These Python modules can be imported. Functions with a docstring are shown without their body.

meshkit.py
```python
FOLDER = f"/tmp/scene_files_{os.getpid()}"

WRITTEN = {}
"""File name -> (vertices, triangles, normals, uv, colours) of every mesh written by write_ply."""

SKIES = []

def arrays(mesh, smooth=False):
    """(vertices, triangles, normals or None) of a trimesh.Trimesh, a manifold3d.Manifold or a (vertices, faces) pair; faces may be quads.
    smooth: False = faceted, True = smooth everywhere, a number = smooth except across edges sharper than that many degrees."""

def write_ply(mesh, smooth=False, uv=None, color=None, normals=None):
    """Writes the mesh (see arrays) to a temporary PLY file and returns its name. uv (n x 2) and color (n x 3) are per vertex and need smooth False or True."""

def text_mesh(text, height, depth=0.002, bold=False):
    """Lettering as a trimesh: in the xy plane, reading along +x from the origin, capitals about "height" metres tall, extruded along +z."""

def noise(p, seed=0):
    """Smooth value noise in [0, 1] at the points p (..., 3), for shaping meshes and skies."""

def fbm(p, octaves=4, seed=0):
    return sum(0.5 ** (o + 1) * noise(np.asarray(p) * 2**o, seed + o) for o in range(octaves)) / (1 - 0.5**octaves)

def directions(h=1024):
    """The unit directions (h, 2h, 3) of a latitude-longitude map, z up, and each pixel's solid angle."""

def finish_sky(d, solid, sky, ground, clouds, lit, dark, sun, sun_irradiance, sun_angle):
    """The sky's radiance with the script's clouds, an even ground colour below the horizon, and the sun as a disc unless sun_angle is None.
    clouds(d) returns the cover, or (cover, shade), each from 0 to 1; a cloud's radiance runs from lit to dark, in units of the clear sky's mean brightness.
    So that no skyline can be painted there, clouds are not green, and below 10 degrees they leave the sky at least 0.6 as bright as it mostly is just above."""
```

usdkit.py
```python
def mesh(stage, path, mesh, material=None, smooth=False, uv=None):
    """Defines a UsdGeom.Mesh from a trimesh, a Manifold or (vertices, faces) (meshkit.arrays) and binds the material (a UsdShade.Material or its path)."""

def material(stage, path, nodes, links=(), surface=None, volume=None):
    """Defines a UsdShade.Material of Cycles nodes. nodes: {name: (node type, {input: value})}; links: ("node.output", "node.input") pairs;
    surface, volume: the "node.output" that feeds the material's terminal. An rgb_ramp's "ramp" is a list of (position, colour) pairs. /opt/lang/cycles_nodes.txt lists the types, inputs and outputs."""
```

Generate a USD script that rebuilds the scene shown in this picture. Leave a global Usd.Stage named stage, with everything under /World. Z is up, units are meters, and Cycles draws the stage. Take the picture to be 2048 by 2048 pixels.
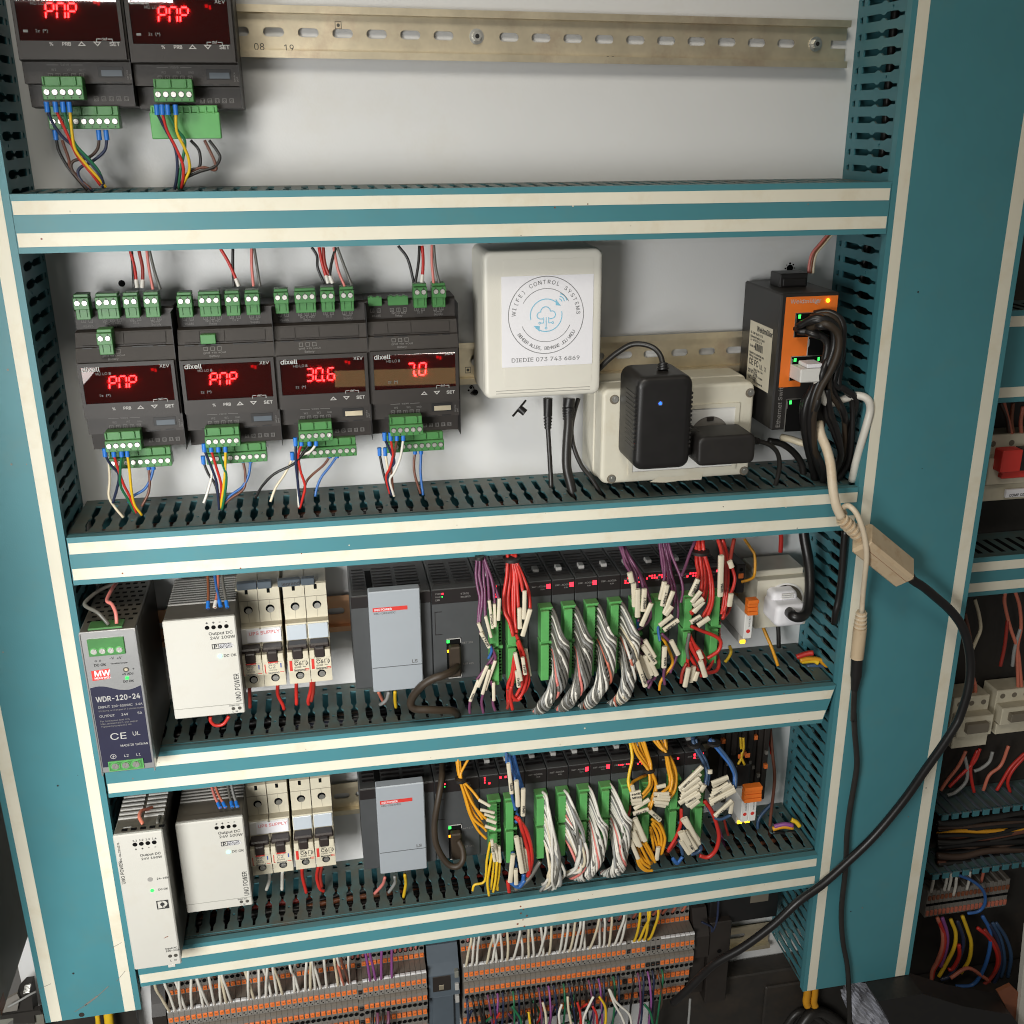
import math, random
import numpy as np, trimesh, usdkit, meshkit
from pxr import Usd, UsdGeom, UsdLux, UsdShade, Gf, Sdf, Vt
from shapely.geometry import Polygon, Point, box as sbox, LineString
from shapely.ops import unary_union
from shapely import affinity

# ------------------------------------------------------------------ stage, camera, light, exposure
# all lengths below are millimetres: x to the right, y into the panel (mounting plate at y = 0), z up
stage = Usd.Stage.CreateInMemory()
UsdGeom.SetStageUpAxis(stage, 'Z'); UsdGeom.SetStageMetersPerUnit(stage, 1.0)
UsdGeom.Xform.Define(stage, '/World'); UsdGeom.Scope.Define(stage, '/World/Looks')
LIFT = np.array([0, 0, 1200.0])
FPX, CPX = 2099.9, 1024.5
CAM = np.array([193.0, -863.1, 48.6]); YAW, PITCH, ROLL = .1850, -.3560, -.0060
_f = np.array([math.sin(YAW)*math.cos(PITCH), math.cos(YAW)*math.cos(PITCH), math.sin(PITCH)])
_r0 = np.array([math.cos(YAW), -math.sin(YAW), 0.0]); _u0 = np.cross(_r0, _f)
_r = math.cos(ROLL)*_r0 + math.sin(ROLL)*_u0; _u = -math.sin(ROLL)*_r0 + math.cos(ROLL)*_u0
cam = UsdGeom.Camera.Define(stage, '/World/camera')
_c = (CAM + LIFT)/1000
cam.AddTransformOp().Set(Gf.Matrix4d(*_r, 0, *_u, 0, *(-_f), 0, *_c, 1))
cam.CreateFocalLengthAttr(26.0); cam.CreateHorizontalApertureAttr(26.0*2048/FPX); cam.CreateVerticalApertureAttr(26.0*2048/FPX)
cam.CreateClippingRangeAttr((0.02, 100.0))
cam.CreateExposureAttr(0.0)
cam.CreateFStopAttr(0.0)


def rect_light(name, pos, target, w, h, color, inten, spread=None):
    L = UsdLux.RectLight.Define(stage, '/World/' + name)
    p = (np.array(pos, float) + LIFT)/1000; t = (np.array(target, float) + LIFT)/1000
    z = p - t; z /= np.linalg.norm(z); x = np.cross([0, 0, 1.0], z); x /= np.linalg.norm(x); y = np.cross(z, x)
    L.AddTransformOp().Set(Gf.Matrix4d(*x, 0, *y, 0, *z, 0, *p, 1))
    L.CreateWidthAttr(w/1000); L.CreateHeightAttr(h/1000); L.CreateColorAttr(Gf.Vec3f(*color)); L.CreateIntensityAttr(inten)
    if spread:
        sh = UsdLux.ShapingAPI.Apply(L.GetPrim()); sh.CreateShapingConeAngleAttr(spread); sh.CreateShapingConeSoftnessAttr(0.0)
    return L


def beam_light(name, pos, target, radius, color, inten, angle, soft):
    """round lamp with a soft edged beam"""
    L = UsdLux.SphereLight.Define(stage, '/World/' + name)
    p = (np.array(pos, float) + LIFT)/1000; t = (np.array(target, float) + LIFT)/1000
    z = p - t; z /= np.linalg.norm(z); x = np.cross([0, 0, 1.0], z); x /= np.linalg.norm(x); y = np.cross(z, x)
    L.AddTransformOp().Set(Gf.Matrix4d(*x, 0, *y, 0, *z, 0, *p, 1))
    L.CreateRadiusAttr(radius/1000); L.CreateColorAttr(Gf.Vec3f(*color)); L.CreateIntensityAttr(inten)
    h = UsdLux.ShapingAPI.Apply(L.GetPrim()); h.CreateShapingConeAngleAttr(angle); h.CreateShapingConeSoftnessAttr(soft)
    return L


# cool daylight from the left, a warm lamp above, and the strip lamps that the glossy displays mirror
beam_light('daylight_beam', (-330, -1000, -170), (100, 0, -450), 230, (.99, .99, .965), 31.0, 38, 1.0)
beam_light('warm_beam', (40, -900, 900), (240, 0, 70), 200, (1.0, .95, .84), 19.0, 38, 1.0)
rect_light('strip_light', (-410, -3000, 410), (-300, 0, 100), 480, 14, (1.0, .98, .95), 110.0)
rect_light('low_strip_light', (540, -3000, -728), (265, -60, -135), 300, 13, (1.0, .97, .9), 30.0)
rect_light('low_gold_light', (510, -3000, -817), (265, -60, -135), 520, 58, (1.0, .80, .36), 2.0)


dome = UsdLux.DomeLight.Define(stage, '/World/room_light')
dome.CreateIntensityAttr(1.0)
_wm = usdkit.material(stage, '/World/Looks/room_air', {'b': ('background_shader', {'color': (.96, .92, .84), 'strength': .12})}, [], surface='b.background')
UsdShade.MaterialBindingAPI.Apply(dome.GetPrim()).Bind(_wm)

# ------------------------------------------------------------------ helpers
rnd = random.Random(7)


def at(u, v, y):
    d = _f + _r*(u - CPX)/FPX - _u*(v - CPX)/FPX
    return CAM + d*(y - CAM[1])/d[1]


def atx(u, v, x):
    d = _f + _r*(u - CPX)/FPX - _u*(v - CPX)/FPX
    return CAM + d*(x - CAM[0])/d[0]


def Z(x, y, s):
    return lambda a, b, d: at(x + a/s, y + b/s, d)


ZA1, ZA, ZB, ZD, ZE, ZF = Z(0, 0, 3.773), Z(0, 480, 3.115), Z(480, 480, 3.331), Z(940, 460, 3.22), Z(1400, 460, 2.759), Z(1400, 0, 2.981)
ZG, ZC, ZH, ZW, ZI, ZJ = Z(100, 1080, 3.22), Z(660, 1060, 3.864), Z(1040, 1060, 2.927), Z(150, 1520, 3.389), Z(660, 1440, 3.715), Z(1040, 1440, 2.927)
ZK, ZL, ZM, ZN, ZO, ZP = Z(260, 1760, 2.611), Z(860, 1760, 2.611), Z(1600, 900, 3.514), Z(1600, 1400, 2.982), Z(0, 1500, 3.525), Z(1840, 400, 3.22)
ZQ, ZR, ZS, ZT = Z(900, 1080, 8.4), Z(1230, 1080, 6.0375), Z(1230, 1480, 6.44), Z(0, 1880, 5.367)

M = {}


def mat(name, col, rough=.45, metal=0.0, var=.06, scale=40, bump=0.0, bscale=900, dust=0.0, dustcol=(.12, .09, .05), blot=0.0, blotcol=(.25, .17, .09), bscl=22, spec=.5, trans=0.0):
    col = np.array(col, float)
    n = {'g': ('geometry', {}), 'n1': ('noise_texture', {'scale': scale, 'detail': 4.0, 'roughness': .6}),
         'r1': ('rgb_ramp', {'ramp': [(.25, tuple(col*(1 - var))), (.75, tuple(np.minimum(col*(1 + var), 1)))]}),
         'p': ('principled_bsdf', {'roughness': rough, 'metallic': metal, 'specular_ior_level': spec, 'transmission_weight': trans})}
    l = [('g.position', 'n1.vector'), ('n1.fac', 'r1.fac')]
    out = 'r1.color'
    if blot:
        n['n2'] = ('noise_texture', {'scale': bscl, 'detail': 6.0, 'roughness': .7})
        n['r2'] = ('rgb_ramp', {'ramp': [(.52, (0, 0, 0)), (.72, (blot, blot, blot))]})
        n['m2'] = ('mix', {'color2': blotcol})
        l += [('g.position', 'n2.vector'), ('n2.fac', 'r2.fac'), ('r2.color', 'm2.fac'), (out, 'm2.color1')]; out = 'm2.color'
    if dust:
        n['s'] = ('separate_xyz', {}); n['n3'] = ('noise_texture', {'scale': 60.0, 'detail': 5.0, 'roughness': .65})
        n['k'] = ('map_range', {'from_min': .35, 'from_max': .95, 'to_min': 0.0, 'to_max': dust*1.25, 'clamp': True})
        n['mu'] = ('math', {'math_type': 'multiply', 'use_clamp': True})
        n['k2'] = ('map_range', {'from_min': .25, 'from_max': .6, 'to_min': .55, 'to_max': 1.0, 'clamp': True})
        n['m3'] = ('mix', {'color2': dustcol})
        l += [('g.true_normal', 's.vector'), ('s.z', 'k.value'), ('g.position', 'n3.vector'), ('n3.fac', 'k2.value'), ('k.result', 'mu.value1'), ('k2.result', 'mu.value2'),
              ('mu.value', 'm3.fac'), (out, 'm3.color1')]; out = 'm3.color'
    if bump:
        n['n4'] = ('noise_texture', {'scale': bscale, 'detail': 3.0}); n['bp'] = ('bump', {'strength': bump, 'distance': .0006})
        l += [('g.position', 'n4.vector'), ('n4.fac', 'bp.height'), ('bp.normal', 'p.normal')]
    l.append((out, 'p.base_color'))
    M[name] = usdkit.material(stage, '/World/Looks/' + name, n, l, surface='p.BSDF')


def glow(name, col, k):
    M[name] = usdkit.material(stage, '/World/Looks/' + name, {'e': ('emission', {'color': col, 'strength': k})}, [], surface='e.emission')


mat('teal', (.062, .225, .26), .48, var=.05, scale=18, bump=.12, dust=.25, dustcol=(.13, .12, .075), blot=.2, blotcol=(.115, .20, .17), bscl=30)
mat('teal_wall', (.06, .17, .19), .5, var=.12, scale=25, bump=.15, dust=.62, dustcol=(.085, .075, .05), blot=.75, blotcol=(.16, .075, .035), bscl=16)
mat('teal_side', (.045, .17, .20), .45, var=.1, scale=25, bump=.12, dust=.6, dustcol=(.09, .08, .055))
mat('cream', (.76, .72, .59), .5, var=.035, scale=22, bump=.08, blot=.35, blotcol=(.60, .48, .28), bscl=26)
mat('plate', (.66, .66, .655), .4, var=.03, scale=9, bump=.14, bscale=520, blot=.25, blotcol=(.52, .48, .38), bscl=9)
mat('zinc', (.72, .63, .46), .42, .85, var=.22, scale=28, bump=.1, blot=.5, blotcol=(.50, .34, .24), bscl=30)
mat('zinc_copper', (.62, .36, .21), .42, .85, var=.2, scale=28, bump=.1, blot=.4, blotcol=(.5, .42, .3), bscl=30)
mat('steel', (.60, .59, .55), .42, 1.0, var=.15, scale=300)
mat('housing', (.022, .017, .014), .5, var=.15, scale=60, bump=.15, bscale=2500, dust=.2, dustcol=(.06, .045, .035))
mat('housing_dark', (.008, .007, .007), .5, var=.1)
mat('display_black', (.004, .003, .003), .7, var=0, spec=.05)
mat('black', (.011, .010, .010), .42, var=.2, scale=80, bump=.12, bscale=2000, dust=.25, dustcol=(.06, .05, .04))
mat('black_soft', (.014, .012, .011), .55, var=.2, scale=80, bump=.1)
mat('void', (.004, .004, .004), .8, var=0, spec=.1)
mat('print_white', (.42, .41, .39), .6, var=.05)
mat('print_dim', (.20, .19, .18), .6, var=.05)
mat('print_black', (.03, .03, .03), .6, var=.05)
mat('print_grey', (.16, .16, .16), .6, var=.05)
mat('print_red', (.60, .04, .03), .5, var=.05)
mat('print_blue', (.06, .10, .34), .5, var=.05)
mat('print_sky', (.22, .50, .66), .5, var=.05)
mat('plug_green', (.055, .20, .055), .42, var=.12, scale=90, dust=.2)
mat('plug_bright', (.10, .36, .10), .4, var=.08, scale=90, dust=.25)
mat('ferrule', (.02, .16, .55), .4, var=.08)
mat('ivory', (.64, .605, .50), .4, var=.04, scale=30, bump=.1, dust=.15, blot=.3, blotcol=(.45, .36, .22), bscl=35)
mat('ivory_white', (.70, .69, .66), .35, var=.03)
mat('box_grey', (.68, .655, .58), .45, var=.03, scale=30, bump=.12, bscale=1600, dust=.15)
mat('sticker', (.78, .77, .80), .5, var=.015)
mat('sticker_old', (.62, .57, .45), .55, var=.05)
mat('psu_white', (.56, .545, .495), .45, var=.03, scale=20, bump=.12, bscale=1500, blot=.25, blotcol=(.48, .44, .36), bscl=40)
mat('psu_body', (.07, .065, .055), .5, var=.12, scale=40, bump=.1, dust=.4, dustcol=(.12, .10, .07))
mat('psu_rib', (.30, .29, .27), .45, var=.1, dust=.2)
mat('psu_metal', (.55, .55, .55), .33, .75, var=.06, scale=30, bump=.06, blot=.15)
mat('psu_navy', (.020, .020, .045), .4, var=.1)
mat('breaker', (.62, .57, .44), .4, var=.05, scale=40, bump=.08, dust=.45, dustcol=(.20, .16, .10), blot=.3, blotcol=(.40, .32, .19), bscl=45)
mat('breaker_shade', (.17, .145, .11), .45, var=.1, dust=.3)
mat('breaker_clear', (.50, .55, .60), .15, var=.04, spec=.7)
mat('toggle', (.03, .022, .02), .4, var=.1)
mat('slate', (.08, .10, .12), .4, var=.1)
mat('plc', (.055, .058, .06), .48, var=.08, scale=60, bump=.15, bscale=2200, dust=.45, dustcol=(.05, .045, .04))
mat('plc_dark', (.014, .011, .011), .4, var=.1)
mat('plc_silver', (.36, .39, .42), .4, .15, var=.03, scale=25, bump=.06)
mat('clip_grey', (.40, .39, .37), .4, var=.06)
mat('orange', (.75, .17, .02), .45, var=.08, scale=70)
mat('orange_lever', (.78, .18, .035), .45, var=.2, scale=300, dust=.2)
mat('tb_grey', (.20, .185, .165), .5, var=.12, scale=120, bump=.1, dust=.5, dustcol=(.13, .10, .07))
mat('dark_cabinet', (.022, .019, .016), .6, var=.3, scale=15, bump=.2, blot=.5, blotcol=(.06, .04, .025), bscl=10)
mat('cab_grey', (.20, .20, .17), .5, var=.08, scale=10, bump=.1, blot=.6, blotcol=(.12, .09, .06), bscl=14)
mat('beige', (.56, .43, .28), .42, var=.06, scale=60, bump=.1, bscale=1200, blot=.5, blotcol=(.34, .17, .06), bscl=80)
mat('beige_clean', (.68, .57, .42), .45, var=.08, scale=60, blot=.4, blotcol=(.45, .26, .10), bscl=40)
mat('brown_cable', (.032, .021, .012), .55, var=.25, scale=60, dust=.3, dustcol=(.07, .05, .03))
mat('plastic_bag', (.45, .46, .52), .25, var=.1)
for k, c in dict(red=(.52, .028, .020), darkred=(.30, .03, .02), navy=(.020, .028, .065), blue=(.03, .12, .36), steelblue=(.035, .075, .15), yellow=(.72, .46, .02), amber=(.66, .30, .015), green=(.015, .14, .06),
                 white=(.70, .67, .60), grey=(.125, .12, .105), lightgrey=(.28, .28, .27), pink=(.66, .20, .17), purple=(.15, .045, .105), violet=(.25, .07, .25), brown=(.14, .05, .03), darkbrown=(.06, .035, .025), cream=(.66, .58, .42), salmon=(.55, .16, .10), sleeve=(.64, .575, .44), rust=(.22, .07, .03)).items():
    mat('wire_' + k, c, .4, var=.08, scale=70, dust=.12)
mat('wire_black', (.010, .009, .009), .38, var=.2, scale=70)
mat('wire_charcoal', (.02, .018, .016), .4, var=.2, scale=70)
glow('led_red', (1, .05, .065), 38.0); glow('led_module', (1, .02, .035), 4.5); glow('led_red_dim', (1, .01, .02), 1.6); glow('led_green', (.05, 1, .12), 2.2); glow('led_mint', (.25, 1, .62), 3.5)
glow('led_blue', (.006, .03, 1), 14.0); glow('led_amber', (1, .30, .01), 5.0); glow('led_yellow', (1, .55, .02), 3.5)
# tinted, slightly hazy window in front of the displays
M['window'] = usdkit.material(stage, '/World/Looks/window', {
    't': ('transparent_bsdf', {'color': (.66, .42, .38)}), 'd': ('translucent_bsdf', {'color': (.55, .05, .04)}), 'x': ('mix_closure', {'fac': .16}),
    'gl': ('glossy_bsdf', {'color': (1, 1, 1), 'roughness': .012}), 'fr': ('fresnel', {'IOR': 1.5}), 'y': ('mix_closure', {})},
    [('t.BSDF', 'x.closure1'), ('d.BSDF', 'x.closure2'), ('x.closure', 'y.closure1'), ('gl.BSDF', 'y.closure2'), ('fr.fac', 'y.fac')], surface='y.closure')

_names = {}


def numbered(parent, name):
    k = (str(parent), name); n = _names.get(k, 0); _names[k] = n + 1
    return f'{parent}/{name}' + (f'_{n:03d}' if n else '')


def tag(p, label=None, cat=None, group=None, kind=None):
    for k, v in (('label', label), ('category', cat), ('group', group), ('kind', kind)):
        if v: p.SetCustomDataByKey(k, v)


JOINED = {'printed_sign', 'joint_gap', 'label_print', 'wire_entry', 'lettering', 'brand_print', 'vent_grille', 'lit_digits'}


class T:
    """one thing: an Xform at o (mm); parts are given in world mm, or relative to o when local"""
    def __init__(s, name, label, cat, o=(0, 0, 0), group=None, kind=None, ry=0.0, local=False):
        s.o = np.array(o, float); s.local = local
        s.path = numbered('/World', name); x = UsdGeom.Xform.Define(stage, s.path)
        x.AddTranslateOp().Set(Gf.Vec3d(*((s.o + LIFT)/1000)))
        if ry: x.AddRotateYOp().Set(ry)
        s.prim = x.GetPrim(); tag(s.prim, label, cat, group, kind)

    def add(s, name, mesh, m, parent=None, label=None, smooth=False, kind=None):
        if isinstance(mesh, list): mesh = join(mesh)
        v, f = mesh if isinstance(mesh, tuple) else (np.asarray(mesh.vertices), np.asarray(mesh.faces))
        v = (np.asarray(v, float) - (0 if s.local else s.o))/1000
        p = numbered(parent or s.path, name)
        usdkit.mesh(stage, p, (v, f), M[m], smooth=smooth)
        if kind is None and name in JOINED: kind = 'stuff'
        tag(stage.GetPrimAtPath(p), label, None, None, kind)
        return p


def copy(t, label, o, group=None, ry=0.0):
    base = t.path.split('/')[-1]
    while base[-4:-3] == '_' and base[-3:].isdigit(): base = base[:-4]
    p = numbered('/World', base); x = UsdGeom.Xform.Define(stage, p)
    x.GetPrim().GetReferences().AddInternalReference(t.path); x.GetPrim().SetInstanceable(True)
    x.GetPrim().GetAttribute('xformOp:translate').Set(Gf.Vec3d(*((np.array(o, float) + LIFT)/1000)))
    tag(x.GetPrim(), label, t.prim.GetCustomDataByKey('category'), group or t.prim.GetCustomDataByKey('group'))


def join(ms):
    V, F, n = [], [], 0
    for m in ms:
        v, f = m if isinstance(m, tuple) else (np.asarray(m.vertices), np.asarray(m.faces))
        f = np.asarray(f)
        if f.shape[1] == 4: f = np.vstack([f[:, [0, 1, 2]], f[:, [0, 2, 3]]])
        V.append(v); F.append(f + n); n += len(v)
    return np.vstack(V), np.vstack(F)


_cv = []
for i in range(8):
    s = [(1 if i & 1 else -1), (1 if i & 2 else -1), (1 if i & 4 else -1)]
    for ax in range(3): _cv.append((s, ax))
_sg = np.array([s for s, a in _cv], float); _ia = np.array([[0 if a == k else 1 for k in range(3)] for s, a in _cv], float)
_hull = trimesh.convex.convex_hull(_sg*(1 - .2*(1 - _ia)) if False else _sg*(1 - .2*_ia))
_ref = _sg*(1 - .2*_ia)
_idx = [int(np.argmin(((_ref - v)**2).sum(1))) for v in _hull.vertices]
_bf = np.array(_idx)[_hull.faces]


def bx(x0, x1, y0, y1, z0, z1, b=.4):
    c = np.array([(x0 + x1)/2, (y0 + y1)/2, (z0 + z1)/2]); h = np.array([abs(x1 - x0)/2, abs(y1 - y0)/2, abs(z1 - z0)/2])
    if b <= 0 or h.min() < .15:
        m = trimesh.creation.box(h*2); return np.asarray(m.vertices) + c, np.asarray(m.faces)
    b = min(b, h.min()*.6)
    return c + _sg*(h - b*_ia), _bf.copy()


def frame(d):
    d = d/np.linalg.norm(d); a = np.array([0, 0, 1.0]) if abs(d[2]) < .9 else np.array([1.0, 0, 0])
    x = np.cross(a, d); x /= np.linalg.norm(x); return x, np.cross(d, x)


def cyl(p, q, r, n=14, r2=None):
    p, q = np.array(p, float), np.array(q, float); x, y = frame(q - p); t = np.arange(n)*2*np.pi/n
    ring = np.outer(np.cos(t), x) + np.outer(np.sin(t), y); r2 = r if r2 is None else r2
    v = np.vstack([p + ring*r, q + ring*r2, [p], [q]]); i = np.arange(n); j = (i + 1) % n
    f = np.vstack([np.stack([i, j, j + n], 1), np.stack([i, j + n, i + n], 1), np.stack([j, i, np.full(n, 2*n)], 1), np.stack([i + n, j + n, np.full(n, 2*n + 1)], 1)])
    return v, f


def disc(c, r, h=.3, n=16):
    return cyl(np.array(c) + [0, .05, 0], np.array(c) + [0, -h, 0], r, n)


def spline(P, k=5):
    P = np.array(P, float)
    if len(P) < 3: return np.linspace(P[0], P[-1], 3)
    Q = np.vstack([2*P[0] - P[1], P, 2*P[-1] - P[-2]]); out = []
    for i in range(1, len(Q) - 2):
        t = np.linspace(0, 1, k, endpoint=False)[:, None]; a, b, c, d = Q[i-1:i+3]
        out.append(.5*((2*b) + (c - a)*t + (2*a - 5*b + 4*c - d)*t**2 + (3*b - a - 3*c + d)*t**3))
    return np.vstack(out + [P[-1:]])


def tube(P, r, n=8, k=5, raw=False):
    P = np.array(P, float) if raw else spline(P, k); m = len(P)
    d = np.gradient(P, axis=0); d /= np.maximum(np.linalg.norm(d, axis=1, keepdims=True), 1e-9)
    x, y = frame(d[0]); R = np.broadcast_to(np.asarray(r, float), (m,)) if np.ndim(r) else np.full(m, r)
    t = np.arange(n)*2*np.pi/n; V = []
    for i in range(m):
        x = x - d[i]*(x@d[i]); x /= np.linalg.norm(x); y = np.cross(d[i], x)
        V.append(P[i] + R[i]*(np.outer(np.cos(t), x) + np.outer(np.sin(t), y)))
    V = np.vstack(V + [P[:1], P[-1:]]); i, j = np.arange(n), (np.arange(n) + 1) % n; F = []
    for s in range(m - 1):
        a = s*n; F += [np.stack([i + a, j + a, j + a + n], 1), np.stack([i + a, j + a + n, i + a + n], 1)]
    F += [np.stack([j, i, np.full(n, m*n)], 1), np.stack([i + (m-1)*n, j + (m-1)*n, np.full(n, m*n + 1)], 1)]
    return V, np.vstack(F)


def extr(poly, e0, ex, ey, h):
    """polygon in the plane (e0; ex, ey) extruded by h along ex x ey"""
    ex, ey = np.array(ex, float), np.array(ey, float); ez = np.cross(ex, ey)
    ms = []
    for g in getattr(poly, 'geoms', [poly]):
        m = trimesh.creation.extrude_polygon(g, h, engine='earcut')
        ms.append((np.asarray(e0, float) + m.vertices[:, :1]*ex + m.vertices[:, 1:2]*ey + m.vertices[:, 2:]*ez, m.faces))
    return join(ms)


def rrect(x0, x1, z0, z1, r, n=5):
    return sbox(x0 + r, z0 + r, x1 - r, z1 - r).buffer(r, quad_segs=n)


def rbox(x0, x1, z0, z1, yb, yf, r, c):
    """box with rounded vertical-to-the-panel edges and a rounded front"""
    pts = []
    for y, ins in ((yb, 0), (yf + c, 0), (yf + .45*c, .13*c), (yf + .12*c, .45*c), (yf, c)):
        q = np.array(rrect(x0 + ins, x1 - ins, z0 + ins, z1 - ins, max(r - ins*.5, .3)).exterior.coords)[:-1]
        pts.append(np.stack([q[:, 0], np.full(len(q), y), q[:, 1]], 1))
    m = trimesh.convex.convex_hull(np.vstack(pts)); return np.asarray(m.vertices), np.asarray(m.faces)


def slab(p, q, w, t, ey=None, n=0):
    """flat strip (n = 0) or flattened sleeve of n sides from p to q, broad side to the front"""
    p, q = np.array(p, float), np.array(q, float); d = q - p; L = np.linalg.norm(d); d /= L
    k = np.array([0, -1.0, 0]); k -= d*(k@d); k /= np.linalg.norm(k); s = np.cross(k, d)
    if not n:
        v, f = bx(0, L, -w/2, w/2, -t/2, t/2, min(w, t)*.28)
    else:
        a = np.arange(n)*2*np.pi/n; c, e = np.cos(a), np.sin(a); c, e = np.sign(c)*abs(c)**.7*w/2, np.sign(e)*abs(e)**.7*t/2
        v = np.vstack([np.stack([np.full(n, x), c*m, e*m], 1) for x, m in ((0, .9), (.02*L, 1), (.5*L, .96), (.98*L, 1.02), (L, .92))] + [np.array([[.01*L, 0, 0], [.99*L, 0, 0]])])
        i = np.arange(n); j = (i + 1) % n; F = []
        for r in range(4): F += [np.stack([i + r*n, j + r*n, j + r*n + n], 1), np.stack([i + r*n, j + r*n + n, i + r*n + n], 1)]
        F += [np.stack([j, i, np.full(n, 5*n)], 1), np.stack([i + 4*n, j + 4*n, np.full(n, 5*n + 1)], 1)]; f = np.vstack(F)
    return p + v[:, :1]*d + v[:, 1:2]*s + v[:, 2:]*k, f


_tx = {}


def text(s, h, o, ex=(1, 0, 0), ey=(0, 0, 1), bold=False, mid=False, depth=.12, wide=1.0):
    k = (s, bold)
    if k not in _tx: _tx[k] = meshkit.text_mesh(s, 1.0, 1.0, bold)
    m = _tx[k]; ex, ey = np.array(ex, float), np.array(ey, float); ex = ex/np.linalg.norm(ex); ey = ey/np.linalg.norm(ey); ez = np.cross(ex, ey)
    v = m.vertices.copy(); v[:, :2] *= h; v[:, 0] *= wide; v[:, 2] *= depth
    if mid: v[:, 0] -= v[:, 0].max()/2
    return np.array(o, float) + v[:, :1]*ex + v[:, 1:2]*ey + v[:, 2:]*ez, np.asarray(m.faces)


def path(zf, pts, ys):
    n = len(pts); out = []
    for i, p in enumerate(pts):
        y = p[2] if len(p) > 2 else ys[0] + (ys[1] - ys[0])*i/max(n - 1, 1)
        out.append(zf(p[0], p[1], y))
    return out


def wire(zf, pts, ys, col, label, r=1.05, group=None, ferr=None, end=None, name='wire', cat='wire', m=None, n=8):
    P = path(zf, pts, ys)
    t = T(name, label, cat, P[-1], group)
    t.add('insulation', tube(P, r, n), m or 'wire_' + col, smooth=True)
    if ferr: t.add('ferrule', cyl(P[0] + [0, 0, 5.4], P[0] + [0, 0, -1.2], 1.7, 10), ferr, smooth=40)
    if end:
        d = P[-2] - P[-1]; d /= np.linalg.norm(d)
        t.add('ferrule', cyl(P[-1], P[-1] + d*6, 1.55, 10), end, smooth=40)
    return t


def screw(t, c, r, parent=None, ang=.5, m='steel', h=.8):
    """slotted screw head facing the front"""
    a = np.array([math.cos(ang), 0, math.sin(ang)]); b = np.array([-a[2], 0, a[0]]); c = np.array(c, float)
    circ = Point(0, 0).buffer(r, quad_segs=4).difference(sbox(-r*1.2, -r*.16, r*1.2, r*.16))
    return t.add('screw', [extr(circ, c, a, b, h), disc(c, r*.98, h*.4, 12)], m, parent)

# ------------------------------------------------------------------ mounting plate, cabinet, ducts, rails
plate = T('mounting_plate', 'white painted steel mounting plate behind all rails and ducts', 'panel', (300, 0, -300), kind='structure')
plate.add('sheet', bx(-128, 762, 0, 2.5, -905, 330, 0), 'plate')
for a, b in ((912, 500), ):
    pass
for zf, a, b, r in ((ZA, 760, 272, 2.6), (ZD, 53, 290, 1.9), (ZB, 1568, 1017, 2.6), (ZE, 497, 212, 3.0), (ZB, 1540, 985, 1.2), (ZB, 1525, 1003, .9)):
    c = zf(a, b, -.2); plate.add('drilled_hole', disc(c, r, .15, 12), 'void')
for k in range(8):
    c = ZE(497, 212, -.2) + np.array([math.cos(k*.8)*4.2, 0, math.sin(k*.8)*4.0]); plate.add('paint_chip', disc(c, .5 + .25*(k % 3), .12, 6), 'void')
c = ZB(1530, 985, -1); plate.add('swarf', tube([c, c + [2, -1, 2], c + [4, 0, -2], c + [1, -1, -5], c + [6, -.5, -6]], .5, 5), 'dark_cabinet', smooth=True)

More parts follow.
